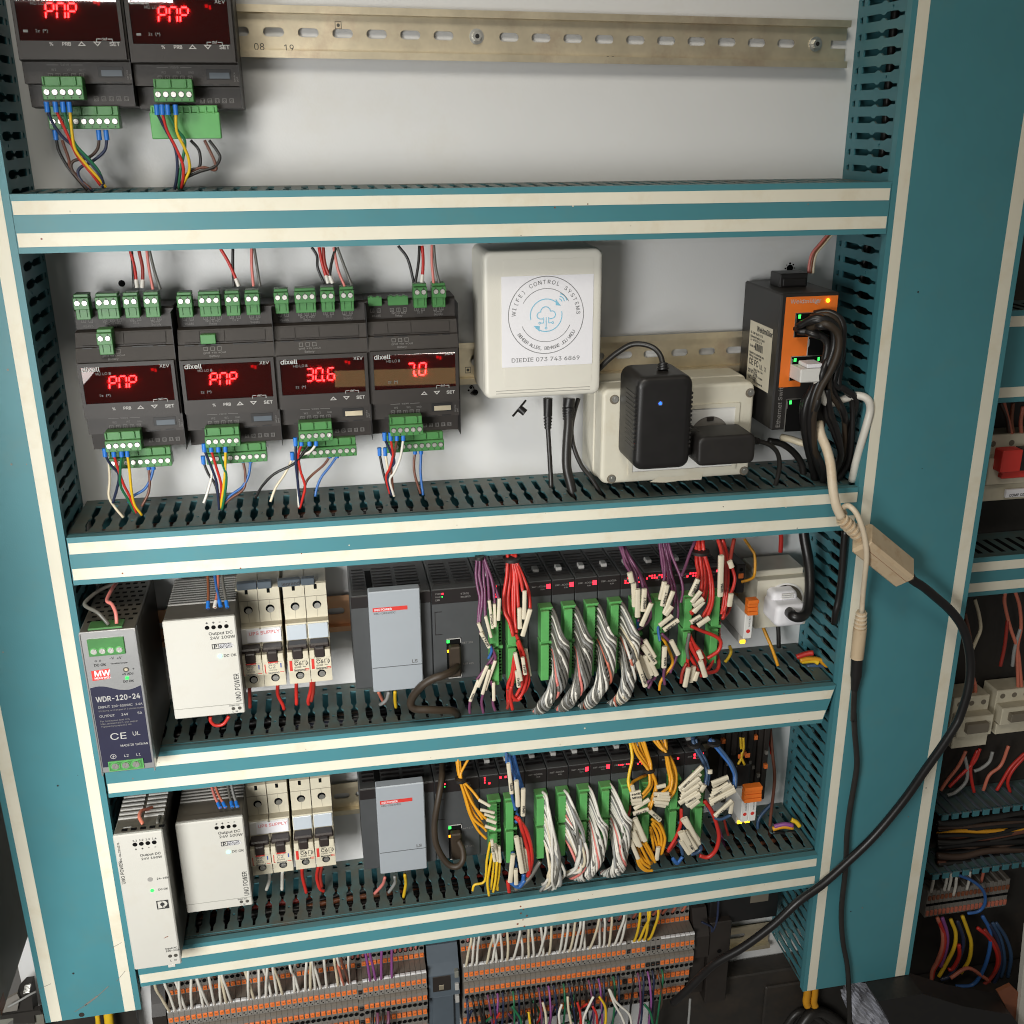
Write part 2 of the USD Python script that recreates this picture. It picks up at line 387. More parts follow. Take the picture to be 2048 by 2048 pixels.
SLOT = Polygon([(15.5, -2.5), (37, -2.5), (40.5, -1.15), (43.5, -1.15), (46.5, -2.9), (52, -3.1), (62, -2.9), (66.5, -1.3), (72.5, -1.2), (72.5, 1.2), (66.5, 1.3), (62, 2.9), (52, 3.1), (46.5, 2.9), (43.5, 1.15), (40.5, 1.15), (37, 2.5), (15.5, 2.5)])
NOTCH = Polygon([(5, -1.6), (9.5, -2.6), (9.5, 2.6), (5, 1.6)])
DEPTH = 87.7


def slotted(L, first, pitch, skip=()):
    """side wall of a duct in (along, depth)"""
    base = sbox(0, 0, L, 75.0); holes = []
    k = 0
    while first + k*pitch < L - 5:
        s = first + k*pitch
        for g in (SLOT, NOTCH): holes.append(affinity.translate(affinity.affine_transform(g, [0, 1, 1, 0, 0, 0]), s, 0))
        if k % 4 == 2: holes.append(Point(s + pitch/2, 55).buffer(1.3, quad_segs=2))
        k += 1
    return base.difference(unary_union(holes))


def hduct(i, o, L, slope, first, label, skew=0.0):
    t = T('wiring_duct', label, 'wiring duct', o, None, ry=math.degrees(-math.atan(slope)), local=True)
    yf = -DEPTH; H0, H1 = -34.2, 4.4
    cov = extr(Polygon([(yf, H0), (yf, H1), (yf + 6.5, H1), (yf + 6.5, H1 - 1.3), (yf + 1.5, H1 - 1.3), (yf + 1.5, H0 + 1.3), (yf + 6.5, H0 + 1.3), (yf + 6.5, H0)]), (0, 0, 0), (0, 1, 0), (0, 0, 1), L)
    v, f = cov
    if skew: v = v.copy(); v[:, 0] += np.where(v[:, 0] > L - 1, (v[:, 2] - H1)*skew, 0)
    t.add('cover', (v, f), 'teal')
    for z0, z1 in ((-8.9, 0), (-30.0, -20.9)):
        v, f = bx(.6, L - .8, yf - .22, yf + .1, z0, z1, 0)
        if skew: v = v.copy(); v[:, 0] += np.where(v[:, 0] > L - 2, (v[:, 2] - H1)*skew, 0)
        t.add('stripe', (v, f), 'cream')
    w = slotted(L + 2, first, 12.38)
    t.add('slotted_wall', extr(w, (-1, -.4, H1 - 3.2), (1, 0, 0), (0, -1, 0), -1.5) if False else flip(extr(w, (-1, -.4, H1 - 1.3), (1, 0, 0), (0, -1, 0), 1.5)), 'teal_wall')
    t.add('slotted_wall', flip(extr(w, (-1, -.4, H0 + 3.2), (1, 0, 0), (0, -1, 0), 1.5)), 'teal_wall')
    t.add('back', bx(0, L, -2.2, -.5, H0 + 5, H1 - 3, 0), 'teal_side')
    # the ledge that the cover clips on to
    t.add('clip_ledge', [bx(0, L, -DEPTH + 3.2, -DEPTH + 9.8, H1 - 3.2, H1 - 1.7, .2), bx(0, L, -DEPTH + 11, -DEPTH + 12.4, H1 - 3.4, H1 - 2.2, .2)], 'teal_wall')
    return t


def flip(m):
    return m[0] + 0, m[1]


D0 = hduct(0, (0.3, 0, .9), 636.3, -.003, 8, 'topmost horizontal teal wiring duct with two cream stripes')
D1 = hduct(1, (0.3, 0, -244.6), 638.5, -.007, 12.2, 'second horizontal striped wiring duct, below the digital controllers')
D2 = hduct(2, (0.3, 0, -435.5), 638.5, -.008, 6.5, 'third horizontal striped wiring duct, below the upper module rack', skew=.26)
D3 = hduct(3, (0.3, 0, -634.7), 640.0, .009, 3.0, 'lowest horizontal striped wiring duct, above the orange terminal blocks')


def vduct(o, W, ztop, zbot, tilt, first, label, stripes):
    t = T('vertical_duct', label, 'wiring duct', o, None, ry=tilt, local=True)
    H = ztop - zbot; yf = -DEPTH
    t.add('cover', extr(Polygon([(0, yf), (W, yf), (W, yf + 7), (W - 1.4, yf + 7), (W - 1.4, yf + 1.6), (1.4, yf + 1.6), (1.4, yf + 7), (0, yf + 7)]), (0, 0, zbot), (1, 0, 0), (0, 1, 0), H), 'teal')
    for a, b in stripes: t.add('stripe', bx(a, b, yf - .22, yf + .1, zbot + .4, ztop, 0), 'cream')
    w = slotted(H, first, 12.38)
    for x in (3.2, W - 4.8): t.add('slotted_wall', extr(w, (x, -.4, zbot), (0, 0, 1), (0, -1, 0), 1.5), 'teal_side')
    t.add('back', bx(4, W - 4, -2.2, -.5, zbot, ztop, 0), 'teal_side')
    return t


VL = vduct((-80.8, 0, 0), 80.8, 330, -694, .17, 5, 'wide vertical teal duct with cream stripes at the left', ((4.6, 13.9), (66.7, 75.9)))
VR = vduct((637.2, 0, 0), 119.6, 330, -797, -.29, 3.5, 'broad vertical teal duct with cream stripes, black cables hanging over it', ((4.6, 14.1), (103.5, 114.6)))
for a, b, r in ((815, 357, .9), (905, 800, 2.4)):
    c = ZT(a, b, -DEPTH - .05) - VL.o; VL.add('chip', disc(c, r, .2, 9), 'dark_cabinet')
for p, q, w in (((940, 700), (1075, 600), 1.6), ((1075, 600), (1190, 495), .7), ((830, 770), (960, 690), .6), ((455, 522), (575, 468), .35), ((1225, 85), (1330, 25), .35), ((1280, 440), (1370, 330), .35)):
    P, Q = ZT(*p, -DEPTH - .28) - VL.o, ZT(*q, -DEPTH - .28) - VL.o; VL.add('scuff', slab(P, Q, w, .12), 'tb_grey')


def rail(label, x0, x1, z, slots_x, slope=0.0, m='zinc', screws=(), y=-3.2, endcut=False, length_slot=15.0):
    t = T('din_rail', label, 'mounting rail', (x0, 0, z), ry=math.degrees(-math.atan(slope)), local=True)
    L = x1 - x0
    base = sbox(0, -13.5, L, 13.5).difference(unary_union([LineString([(s - x0 - length_slot/2 + 3.1, 0), (s - x0 + length_slot/2 - 3.1, 0)]).buffer(3.1, quad_segs=5) for s in slots_x] or [Point(-99, 0)]))
    if endcut: base = base.difference(sbox(L - 13, -3, L + 1, 3))
    t.add('web', extr(base, (0, y, 0), (1, 0, 0), (0, 0, 1), 1.0), m)
    for s in (1, -1):
        pr = Polygon([(y, 12.5*s), (y - 7.0, 12.5*s), (y - 7.0, 17.5*s), (y - 6.0, 17.5*s), (y - 6.0, 13.5*s), (y, 13.5*s)])
        t.add('flange', extr(pr, (0, 0, 0), (0, 1, 0), (0, 0, 1), L), m)
    for s in screws:
        c = np.array([s - x0, y - 1.0, 0]); t.add('washer', disc(c, 5.6, .7, 16), 'steel'); t.add('bolt', cyl(c + [0, 0, 0], c + [0, -4.2, 0], 3.6, 6), 'steel')
        t.add('bolt', disc(c + [0, -4.2, 0], 1.7, .1, 8), 'housing_dark')
    return t


R1 = rail('long gold passivated slotted rail across the empty top bay', 60, 630, 112.5, [178.6 + 25*k for k in range(-4, 17) if k not in (6, )], -.013, screws=(178.6 + 150, 178.6 + 17*25), endcut=True)
for s, a, b in (('08', 487, 88), ('19', 543, 90), ('09', 1150, 103)):
    c = at(a*1.06, b*1.06, -4.2) - R1.o; R1.add('stamped_mark', text(s, 4.6, c + [-3, -.05, -1]), 'psu_body')
for a, b in ((638, 42), ):
    c = at(a*1.06, b*1.06, -4.2) - R1.o
    R1.add('stamped_mark', extr(sbox(-2.4, -2.6, 2.4, 2.6).difference(sbox(-2, -2.2, 2, 2.2)).union(Point(0, 0).buffer(1.2)), c, (1, 0, 0), (0, 0, 1), .08), 'psu_body')
R2 = rail('gold passivated slotted rail behind the controllers and white box', 10, 600, -140, [452.4 + 25*k for k in range(-17, 6)], 0, screws=())
c = ZB(1578, 800, -3); R2.add('washer', disc(c - R2.o, 5.5, 1.2, 16), 'steel'); R2.add('bolt', cyl(c - R2.o, c - R2.o + [0, -4.5, 0], 3.4, 6), 'steel')
c = ZB(1520, 868, -4.3) - R2.o; R2.add('stamped_mark', extr(sbox(-2.4, -2.6, 2.4, 2.6).difference(sbox(-2, -2.2, 2, 2.2)).union(Point(0, 0).buffer(1.2)), c, (1, 0, 0), (0, 0, 1), .08), 'psu_body')
R3 = rail('copper tinted slotted rail of the upper module row', 6, 612, -358.5, [194 + 25*k for k in range(-7, 17)], 0, 'zinc_copper')
R4 = rail('brassy slotted rail of the lower module row', 2, 600, -551.5, [187 + 20.5*k for k in range(-8, 19)], -.005, 'zinc')
R5 = rail('dull slotted rail carrying the orange terminal blocks', 30, 640, -793, [603 + 30*k for k in range(-3, 2)], .0, 'zinc', length_slot=18)

cables = dict(D0=(D0, ('brown', 'black', 'darkbrown', 'rust', 'charcoal')), D1=(D1, ('black', 'brown', 'charcoal', 'rust', 'black')), D2=(D2, ('black', 'charcoal', 'navy', 'darkbrown', 'red')), D3=(D3, ('black', 'rust', 'charcoal', 'darkred', 'black')))
where = dict(D0='topmost', D1='second', D2='third', D3='lowest')
for k, (d, cs) in cables.items():
    t = T('cable_bundle', f'dark cables lying inside the {where[k]} horizontal duct, seen through its slots', 'cables', d.o)
    for i in range(15):
        c = cs[i % 5] if i % 5 < 3 or i < 5 else ('black', 'charcoal')[i % 2]
        sl = math.tan(math.radians(-.17 if k == 'D0' else -.4 if k != 'D3' else .5)); lv = -12 if i >= 5 else -20
        pts = [d.o + np.array([x, -12 - 4.6*i + rnd.uniform(-3, 3), lv + sl*x + rnd.uniform(-5, 4)]) for x in np.linspace(6, 634, 12)]
        t.add('cable', tube(pts, 3.4 if i % 2 else 2.6, 6, 3), 'wire_' + c, smooth=True)
for nm, o, hi, lo in (('left', -60, 300, -680), ('right', 660, 300, -780)):
    t = T('cable_bundle', f'dark cables running inside the {nm} vertical duct, seen through its slots', 'cables', (o, -30, 0))
    for i, c in enumerate(('black', 'darkbrown', 'charcoal', 'rust')):
        t.add('cable', tube([(o + 10*i + rnd.uniform(-4, 4), -22 - 12*i, z) for z in np.linspace(hi, lo, 12)], 3.2, 6, 3), 'wire_' + c, smooth=True)

# the darker neighbouring cabinet at the right, the floor plate under the terminals, the grey edge at the left
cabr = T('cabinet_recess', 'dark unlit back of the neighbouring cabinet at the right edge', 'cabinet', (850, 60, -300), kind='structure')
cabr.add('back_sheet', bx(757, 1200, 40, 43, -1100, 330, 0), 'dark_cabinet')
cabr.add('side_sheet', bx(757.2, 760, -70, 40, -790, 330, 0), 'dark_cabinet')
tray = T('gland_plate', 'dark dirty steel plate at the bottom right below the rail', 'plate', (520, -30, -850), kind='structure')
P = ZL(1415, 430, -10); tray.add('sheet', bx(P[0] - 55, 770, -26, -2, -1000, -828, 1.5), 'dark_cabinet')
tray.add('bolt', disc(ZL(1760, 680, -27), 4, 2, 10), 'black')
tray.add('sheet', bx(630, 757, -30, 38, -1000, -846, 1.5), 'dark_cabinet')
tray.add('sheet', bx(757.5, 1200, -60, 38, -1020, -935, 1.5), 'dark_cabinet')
edge = T('cabinet_edge', 'grey painted cabinet side wall at the far left edge', 'cabinet', (-110, -40, -600), kind='structure')
edge.add('side_wall', extr(Polygon([(-1, 330), (-345, 330), (-345, -250), (-150, -667), (-1, -667)]), (-116, 0, 0), (0, 1, 0), (0, 0, 1), 4), 'cab_grey')
edge.add('rust_spot', bx(-112.2, -111.8, -100, -86, -667, -655, .3), 'wire_rust')
foot = T('dark_clamp', 'dark metal clamp with a bright ribbed screw at bottom left', 'clamp', ZT(290, 560, -25))
foot.add('body', extr(Polygon([tuple(ZT(a, b, -20)[[0, 2]]) for a, b in ((190, 560), (215, 480), (290, 400), (372, 388), (420, 760), (190, 760))]), (0, -20, 0), (1, 0, 0), (0, 0, 1), 16), 'dark_cabinet')
foot.add('plate', extr(Polygon([tuple(ZT(a, b, -38)[[0, 2]]) for a, b in ((0, 690), (60, 640), (190, 570), (215, 620), (190, 750), (0, 780))]), (0, -36, 0), (1, 0, 0), (0, 0, 1), 3), 'tb_grey')
for k in range(6):
    c = ZT(303 - 3*k, 490 + 15*k, -40); foot.add('thread', cyl(c + [-2.6, 0, -.5], c + [2.6, 0, .5], 1.1, 8), 'steel', smooth=True)
lowrail = T('din_rail', 'grey slotted steel strip under the left trunk at the bottom', 'mounting rail', ZT(200, 830, -30))
q = [tuple(ZT(a, b, -30)[[0, 2]]) for a, b in ((-40, 830), (470, 765), (500, 960), (-40, 1000))]
lowrail.add('web', extr(Polygon(q).difference(Point(*ZT(190, 910, -30)[[0, 2]]).buffer(9)), (0, -30, 0), (1, 0, 0), (0, 0, 1), 3), 'cab_grey')
lowrail.add('flange', extr(Polygon([tuple(ZT(a, b, -34)[[0, 2]]) for a, b in ((-40, 790), (440, 722), (470, 765), (-40, 830))]), (0, -32, 0), (1, 0, 0), (0, 0, 1), 6), 'dark_cabinet')
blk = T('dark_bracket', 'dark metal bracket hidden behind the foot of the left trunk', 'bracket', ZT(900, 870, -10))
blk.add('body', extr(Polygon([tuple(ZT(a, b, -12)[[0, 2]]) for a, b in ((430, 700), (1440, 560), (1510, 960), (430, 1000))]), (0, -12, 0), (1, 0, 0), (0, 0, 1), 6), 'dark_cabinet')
for a, b in ((1045, 'thinner'), (1165, 'thicker')):
    r = 2.3 if a < 1100 else 4.5
    wire(ZT, [(a - 10, 700), (a, 800), (a + 14, 930), (a + 20, 1100)], (-30, -34), 'yellow', f'{b} of two yellow cables below the left trunk', r, cat='cable', name='yellow_cable')
wire(ZT, [(390, 555), (320, 590), (180, 672), (90, 720)], (-48, -46), 'lightgrey', 'thin grey wire poking out left of the trunk foot', 1.0)

# small marks of use on the covers
for d, L in ((D0, 636), (D1, 638), (D2, 638), (D3, 640)):
    for k in range(9):
        x, z, r = rnd.uniform(12, L - 12), rnd.uniform(-31, 2), rnd.uniform(.25, .8)
        d.add('speck', disc((x, -DEPTH - .22, z), r, .06, 7), ('tb_grey', 'wire_rust', 'sticker_old')[k % 3])
for k in range(7):
    p = np.array([345 + rnd.uniform(-5, 5), -DEPTH - .25, -6 - 4*k]); D3.add('drip_stain', disc(p, rnd.uniform(.5, 1.1), .05, 7), 'wire_rust')
for t_, W_, lo in ((VL, 80, -680), (VR, 119, -780)):
    for k in range(10):
        c = np.array([rnd.uniform(5, W_ - 5), -DEPTH - .05, rnd.uniform(lo, 150)]); t_.add('speck', disc(c + [0, -.2, 0], rnd.uniform(.3, .9), .06, 7), ('dark_cabinet', 'tb_grey')[k % 2])
for c, r in (((30, 28), 1), ((52, 14), 1)):
    D2.add('drip_stain', disc((350 + c[0], -DEPTH - .25, -c[1]), .9, .05, 7), 'sticker_old')

# ------------------------------------------------------------------ digital controllers
SEG = {'P': 'abefg', 'N': 'abcef', '3': 'abcdg', '0': 'abcdef', '6': 'acdefg', '7': 'abc', '.': '.'}


def digits(s, x, z, w=5.0, h=10.0, pitch=7.0, y=-58.5, th=1.0):
    out = []; c = 0
    lean = .10
    for ch in s:
        if ch == '.':
            X = x + c*pitch - 1.2; out.append(bx(X - .9, X + .7, y - .1, y + .1, z - h/2 - .9, z - h/2 + .7, 0)); c += .28; continue
        X = x + c*pitch; c += 1
        pos = {'a': (0, w, h/2, 1), 'g': (0, w, 0, 1), 'd': (0, w, -h/2, 1), 'f': (0, h/2, h/4, 0), 'b': (w, h/2, h/4, 0), 'e': (0, h/2, -h/4, 0), 'c': (w, h/2, -h/4, 0)}
        for k in SEG[ch]:
            if pos[k][3]: a, b, zz, _ = pos[k]; q = bx(X + a + .65, X + b - .65, y - .1, y + .1, z + zz - th/2, z + zz + th/2, 0)
            else: xx, hh, zz, _ = pos[k]; q = bx(X + xx - th/2, X + xx + th/2, y - .1, y + .1, z + zz - hh/2 + .7, z + zz + hh/2 - .7, 0)
            q[0][:, 0] += (q[0][:, 2] - z)*lean
            out.append(q)
    return out


def plug(t, x, ytop, z, n, up=False, P=5.08, m='plug_green', screws=True):
    """screw terminal plug: body, screw heads; z is the middle of the screw row, ytop its front face"""
    w = n*P + .6
    s = -1 if up else 1
    body = [bx(x, x + w, ytop, ytop + 12, z - 4.3, z + 4.3, .4)]
    if up:
        body += [bx(x + .4, x + w - .4, ytop + 2.5, ytop + 14, z - 12.0, z - 4.1, .4)] + [bx(x + .6 + P*(k + .35), x + .6 + P*(k + .5), ytop + 1.6, ytop + 3, z - 10, z - 4.4, 0) for k in range(n)]
        body += [bx(x + .3, x + w - .3, ytop + 3.0, ytop + 14, z + 4.1, z + 6.6, .4)]
    else:
        body += [bx(x + .3, x + w - .3, ytop + 3, ytop + 13, z + 4.1, z + 10.4, .4)] + [bx(x + .4 + P*k, x + .4 + P*k + 1.2, ytop + 1.4, ytop + 4, z + 5.0, z + 10.2, .2) for k in range(0, n, 2)]
    p = t.add('terminal_plug', body, m)
    if screws:
        t.add('wire_entry', [disc((x + .3 + P*(k + .5), ytop - .02, z - 3.0 if not up else z + 3.2), .55, .08, 6) for k in range(n)], 'plug_green' if m != 'plug_green' else 'housing', p)
        for k in range(n):
            c = np.array([x + .3 + P*(k + .5), ytop - .05, z + .5])
            t.add('screw_hole', disc(c, 2.15, .06, 12), 'housing_dark', p); screw(t, c + [0, -.1, 0], 1.75, p, rnd.uniform(0, 3))
    return p


def boxnum(x, z, y, s='4'):
    return [extr(sbox(-1.5, -1.5, 1.5, 1.5).difference(sbox(-1.2, -1.2, 1.2, 1.2)), (x, y, z), (1, 0, 0), (0, 0, 1), .1), text(s, 1.5, (x, y, z - .75), mid=True, depth=.1)]


def controller(x0, zc, val, label, upper, low2='plug', keys=5, battery=None, top_cut=False, slot='dark'):
    """zc: middle of the front window panel"""
    t = T('digital_controller', label, 'controller', (x0 + 35, 0, zc), 'dark digital controllers with red displays on the rails')
    W = 70.3
    pr = Polygon([(-6, 57), (-36, 57), (-38, 55.5), (-38, 42), (-46, 41), (-50, 31.5), (-50, 31), (-52, 30.5), (-56.5, 20), (-56.5, -21), (-50.5, -22), (-50.5, -35.5), (-42, -36), (-41, -50), (-30, -51), (-6, -51)])
    t.add('housing', extr(pr, (x0 + W, 0, zc), (0, 1, 0), (0, 0, 1), -1) if False else extr(pr, (x0, 0, zc), (0, 1, 0), (0, 0, 1), W), 'housing')
    # raised front with the window opening
    fr = sbox(1.2, -20.8, W - 1.2, 20.6).difference(sbox(3.2, -9.6, W - 3.6, 17.6))
    t.add('front_frame', extr(fr, (x0, -56.3, zc), (1, 0, 0), (0, 0, 1), 3.9), 'housing')
    t.add('display_board', bx(x0 + 3, x0 + W - 3.2, -58.3, -56.4, zc - 9.8, zc + 17.8, 0), 'display_black')
    w = t.add('display_window', extr(sbox(3.3, -9.5, W - 3.7, 17.5), (x0, -59.4, zc), (1, 0, 0), (0, 0, 1), .25), 'window')
    dx = {'PNP': 21.5, '30.6': 22.5, '7.0': 29.5}[val]
    t.add('lit_digits', digits(val, x0 + dx, zc + (8.4 if top_cut else 5.2), h=9.4), 'led_red')
    t.add('degree_lamp', [bx(x0 + 52, x0 + 54, -58.6, -58.35, zc + 13, zc + 15, .3), bx(x0 + 54.5, x0 + 56, -58.6, -58.35, zc + 12, zc + 14.5, .3)], 'led_red_dim')
    y = -60.25
    pw = [text('XEV', 2.3, (x0 + 58.5, y, zc + 15.6), wide=1.15), text('dixell', 3.3, (x0 + 3.6, y, zc + 14.6), bold=True, wide=1.1)]
    pd = [text('HD LO', 2.0, (x0 + 13, y, zc + 11.8)), text('8', 2.0, (x0 + 22, y, zc + 11.8), bold=True), text('2z', 1.8, (x0 + 13.5, y, zc - 4.5)), text('(*)', 1.8, (x0 + 18, y, zc - 4.5), bold=True)]
    if keys == 5: pw += [text('%', 2.0, (x0 + 21, y, zc - (12.5 if top_cut else 15)), bold=True), text('PRB', 2.2, (x0 + 29, y, zc - (12.5 if top_cut else 15)), bold=True)]
    tri = Polygon([(-2.6, -1.1), (2.6, -1.1), (0, 1.7)]).difference(Polygon([(-1.4, -.6), (1.4, -.6), (0, .85)]))
    pw += [extr(tri, (x0 + 41.5, y + .1, zc - (11.5 if top_cut else 14)), (1, 0, 0), (0, 0, 1), .12), extr(affinity.scale(tri, 1, -1, origin=(0, 0)), (x0 + 51.5, y + .1, zc - (11.1 if top_cut else 13.6)), (1, 0, 0), (0, 0, 1), .12), text('SET', 2.4, (x0 + 59, y, zc - (12.5 if top_cut else 15)), bold=True, wide=1.1)]
    pw += [bx(x0 + 51, x0 + 51.4, y, y + .1, zc - 10.4, zc - 8.2, 0), bx(x0 + 61, x0 + 61.4, y, y + .1, zc - 10.4, zc - 8.2, 0), bx(x0 + 51, x0 + 54, y, y + .1, zc - 8.5, zc - 8.1, 0), bx(x0 + 58.4, x0 + 61.4, y, y + .1, zc - 8.5, zc - 8.1, 0), text('def', 1.7, (x0 + 54.4, y, zc - 9.1))]
    t.add('printed_sign', pw, 'print_white'); t.add('printed_sign', pd, 'print_dim')
    # lower print, on the step below the front
    yl = -50.65; q = []
    for k, s in enumerate('45678'): q += boxnum(x0 + 17 + 5*k, zc - 30.5, yl, s)
    q += [text('Valve', 1.6, (x0 + 27, yl, zc - 24.3), mid=True), bx(x0 + 15.5, x0 + 23, yl, yl + .1, zc - 24, zc - 23.7, 0), bx(x0 + 31, x0 + 38.5, yl, yl + .1, zc - 24, zc - 23.7, 0), text('W2', 1.5, (x0 + 18, yl, zc - 27.6)), text('W1', 1.5, (x0 + 28, yl, zc - 27.6)), text('GND', 1.3, (x0 + 36, yl, zc - 27.6))]
    q2 = []
    for k, s in enumerate(('19', '20', '21', '22', '23')): q2 += boxnum(x0 + 43 + 5*k, zc - 45, -41.7, s)
    q += [text('service', 1.3, (x0 + 67.4, yl, zc - 33), ex=(0, 0, 1), ey=(-1, 0, 0)), text('port', 1.3, (x0 + 69.2, yl, zc - 33), ex=(0, 0, 1), ey=(-1, 0, 0))]
    t.add('printed_sign', q, 'print_dim'); t.add('printed_sign', q2, 'print_dim')
    sl = t.add('port_window', [bx(x0 + 48, x0 + 64.5, -50.75, -50.4, zc - 31.5, zc - 24.8, .2)], 'housing_dark')
    t.add('port_cover', bx(x0 + 50, x0 + 63.5, -51.0, -50.7, zc - 30.8, zc - 27, .2), 'zinc' if slot == 'bright' and not top_cut else 'slate', sl)
    t.add('joint_gap', [bx(x0 + 10, x0 + 14, -51.0, -50.3, zc - 35.2, zc - 34.2, 0), bx(x0 + 42, x0 + 52, -51.0, -50.3, zc - 35.4, zc - 34.6, 0), bx(x0 + 56, x0 + 63, -51.0, -50.3, zc - 35.2, zc - 34.4, 0), bx(x0 + W - .3, x0 + W + .1, -56, -30, zc - 50, zc + 55, 0)], 'housing_dark')
    plug(t, x0 + 13.2, -65, zc - 41.8, 5)
    if low2 == 'plug': plug(t, x0 + 11, -49, zc - 60.2, 9)
    else: t.add('terminal_plug', [bx(x0 + 7, x0 + 54, -50, -40, zc - 70, zc - 52.5, .5), bx(x0 + 8, x0 + 53, -49, -38, zc - 52.6, zc - 48, .4)] + [bx(x0 + 8 + 5.2*k, x0 + 9.2 + 5.2*k, -50.3, -48, zc - 53.5, zc - 49, .1) for k in range(9)], 'plug_bright')
    if not top_cut:
        for kx, n, s in ((2.6, 2, '12'), (17.8, 3, '456'), (37, 2, '89'), (51.5, 2, '11')):
            i = {2.6: 0, 17.8: 1, 37: 2, 51.5: 3}[kx]
            if upper[i]: plug(t, x0 + kx, -50, zc + 62.6, n, up=True)
            else: t.add('socket', [bx(x0 + kx, x0 + kx + n*5.08 + .4, -43, -36, zc + 52.5, zc + 59.5, .4)] + [bx(x0 + kx + 1.5 + 5*k, x0 + kx + 3.5 + 5*k, -43.3, -36, zc + 58.8, zc + 60.2, .2) for k in range(n)], 'plug_green')
            for k in range(n): t.add('printed_sign', boxnum(x0 + kx + 3 + 5.08*k, zc + 48.3, -38.15, s[k]), 'print_dim')
        t.add('printed_sign', [text('RS485', 1.6, (x0 + 8.5, -38.1, zc + 43.4), mid=True), text('Relay', 1.6, (x0 + 26, -38.1, zc + 43.0), mid=True), text('NC C NO', 1.6, (x0 + 26, -38.1, zc + 45.0), mid=True, wide=1.2), text('DI 2', 1.6, (x0 + 42.5, -38.1, zc + 45), mid=True), text('Power', 1.6, (x0 + 57, -38.1, zc + 45.2), mid=True), text('Supply', 1.6, (x0 + 57, -38.1, zc + 43), mid=True)], 'print_dim')
        # covers of the recessed strip and the battery print on the slope
        ey = np.array([0, 4.5/11.4, 1.0]); ey /= np.linalg.norm(ey)
        for a, b in ((5, 16), (16.6, 34), (34.6, 64)):
            t.add('recess_cover', extr(sbox(a, 0, b, 8.2), (x0, -50.05, zc + 32.2), (1, 0, 0), (0, 4/9.5*.9, 1) / np.linalg.norm((0, 4/9.5*.9, 1)), .7), 'housing')
        t.add('joint_gap', [bx(x0 + a, x0 + b, -52.4, -50.6, zc + 29.9, zc + 30.8, 0) for a, b in ((5, 12), (15, 20), (24, 31), (40, 55), (58, 64))], 'housing_dark')
        o = np.array([x0, -56.6, zc + 20])
        pb = []
        for k, s in enumerate(('30', '31', '32')): pb += [extr(sbox(-1.5, -1.5, 1.5, 1.5).difference(sbox(-1.2, -1.2, 1.2, 1.2)), o + [20 + 5*k, 0, 0] + ey*8.2 + [0, -.05, 0], (1, 0, 0), ey, .1)]
        pb += [text('gnd +in +out', 1.5, o + [18, -.08, 0] + ey*4.6, ey=ey, wide=1.35), text('Battery', 1.6, o + [26, -.08, 0] + ey*1.9, ey=ey, mid=True)]
        t.add('printed_sign', pb, 'print_dim')
        if battery == 'plug': plug(t, x0 + 17.5, -62, zc + 38.5, 2, up=True)
        elif battery == 'socket': t.add('socket', bx(x0 + 17, x0 + 28, -55, -47, zc + 31.5, zc + 38.5, .4), 'plug_green')
    else:
        t.add('printed_sign', [bx(x0 + 6, x0 + 9, y, y + .1, zc - 4.6, zc - 3, 0)], 'print_dim')
    return t


K0 = controller(12.5, 110, 'PNP', 'controller cut off at the top left corner, its nine pole plug facing front', None, keys=5, top_cut=True, slot='bright')
K1 = controller(83.6, 108.5, 'PNP', 'second controller of the top row, with a blank flat green plug below', None, low2='board', top_cut=True)
K2 = controller(19.3, -136.5, 'PNP', 'leftmost controller of the middle row, with an extra small green battery plug', (1, 1, 1, 1), battery='plug')
K3 = controller(91.7, -137.5, 'PNP', 'middle row controller between the leftmost one and the 30.6 one', (1, 1, 1, 1), battery='socket')
K4 = controller(161.9, -137.3, '30.6', 'controller whose red display reads 30.6', (1, 1, 1, 1), keys=3, slot='bright')
K5 = controller(232.3, -136.8, '7.0', 'controller whose red display reads 7.0, two plugs missing on top', (0, 0, 1, 1), keys=3, slot='bright')

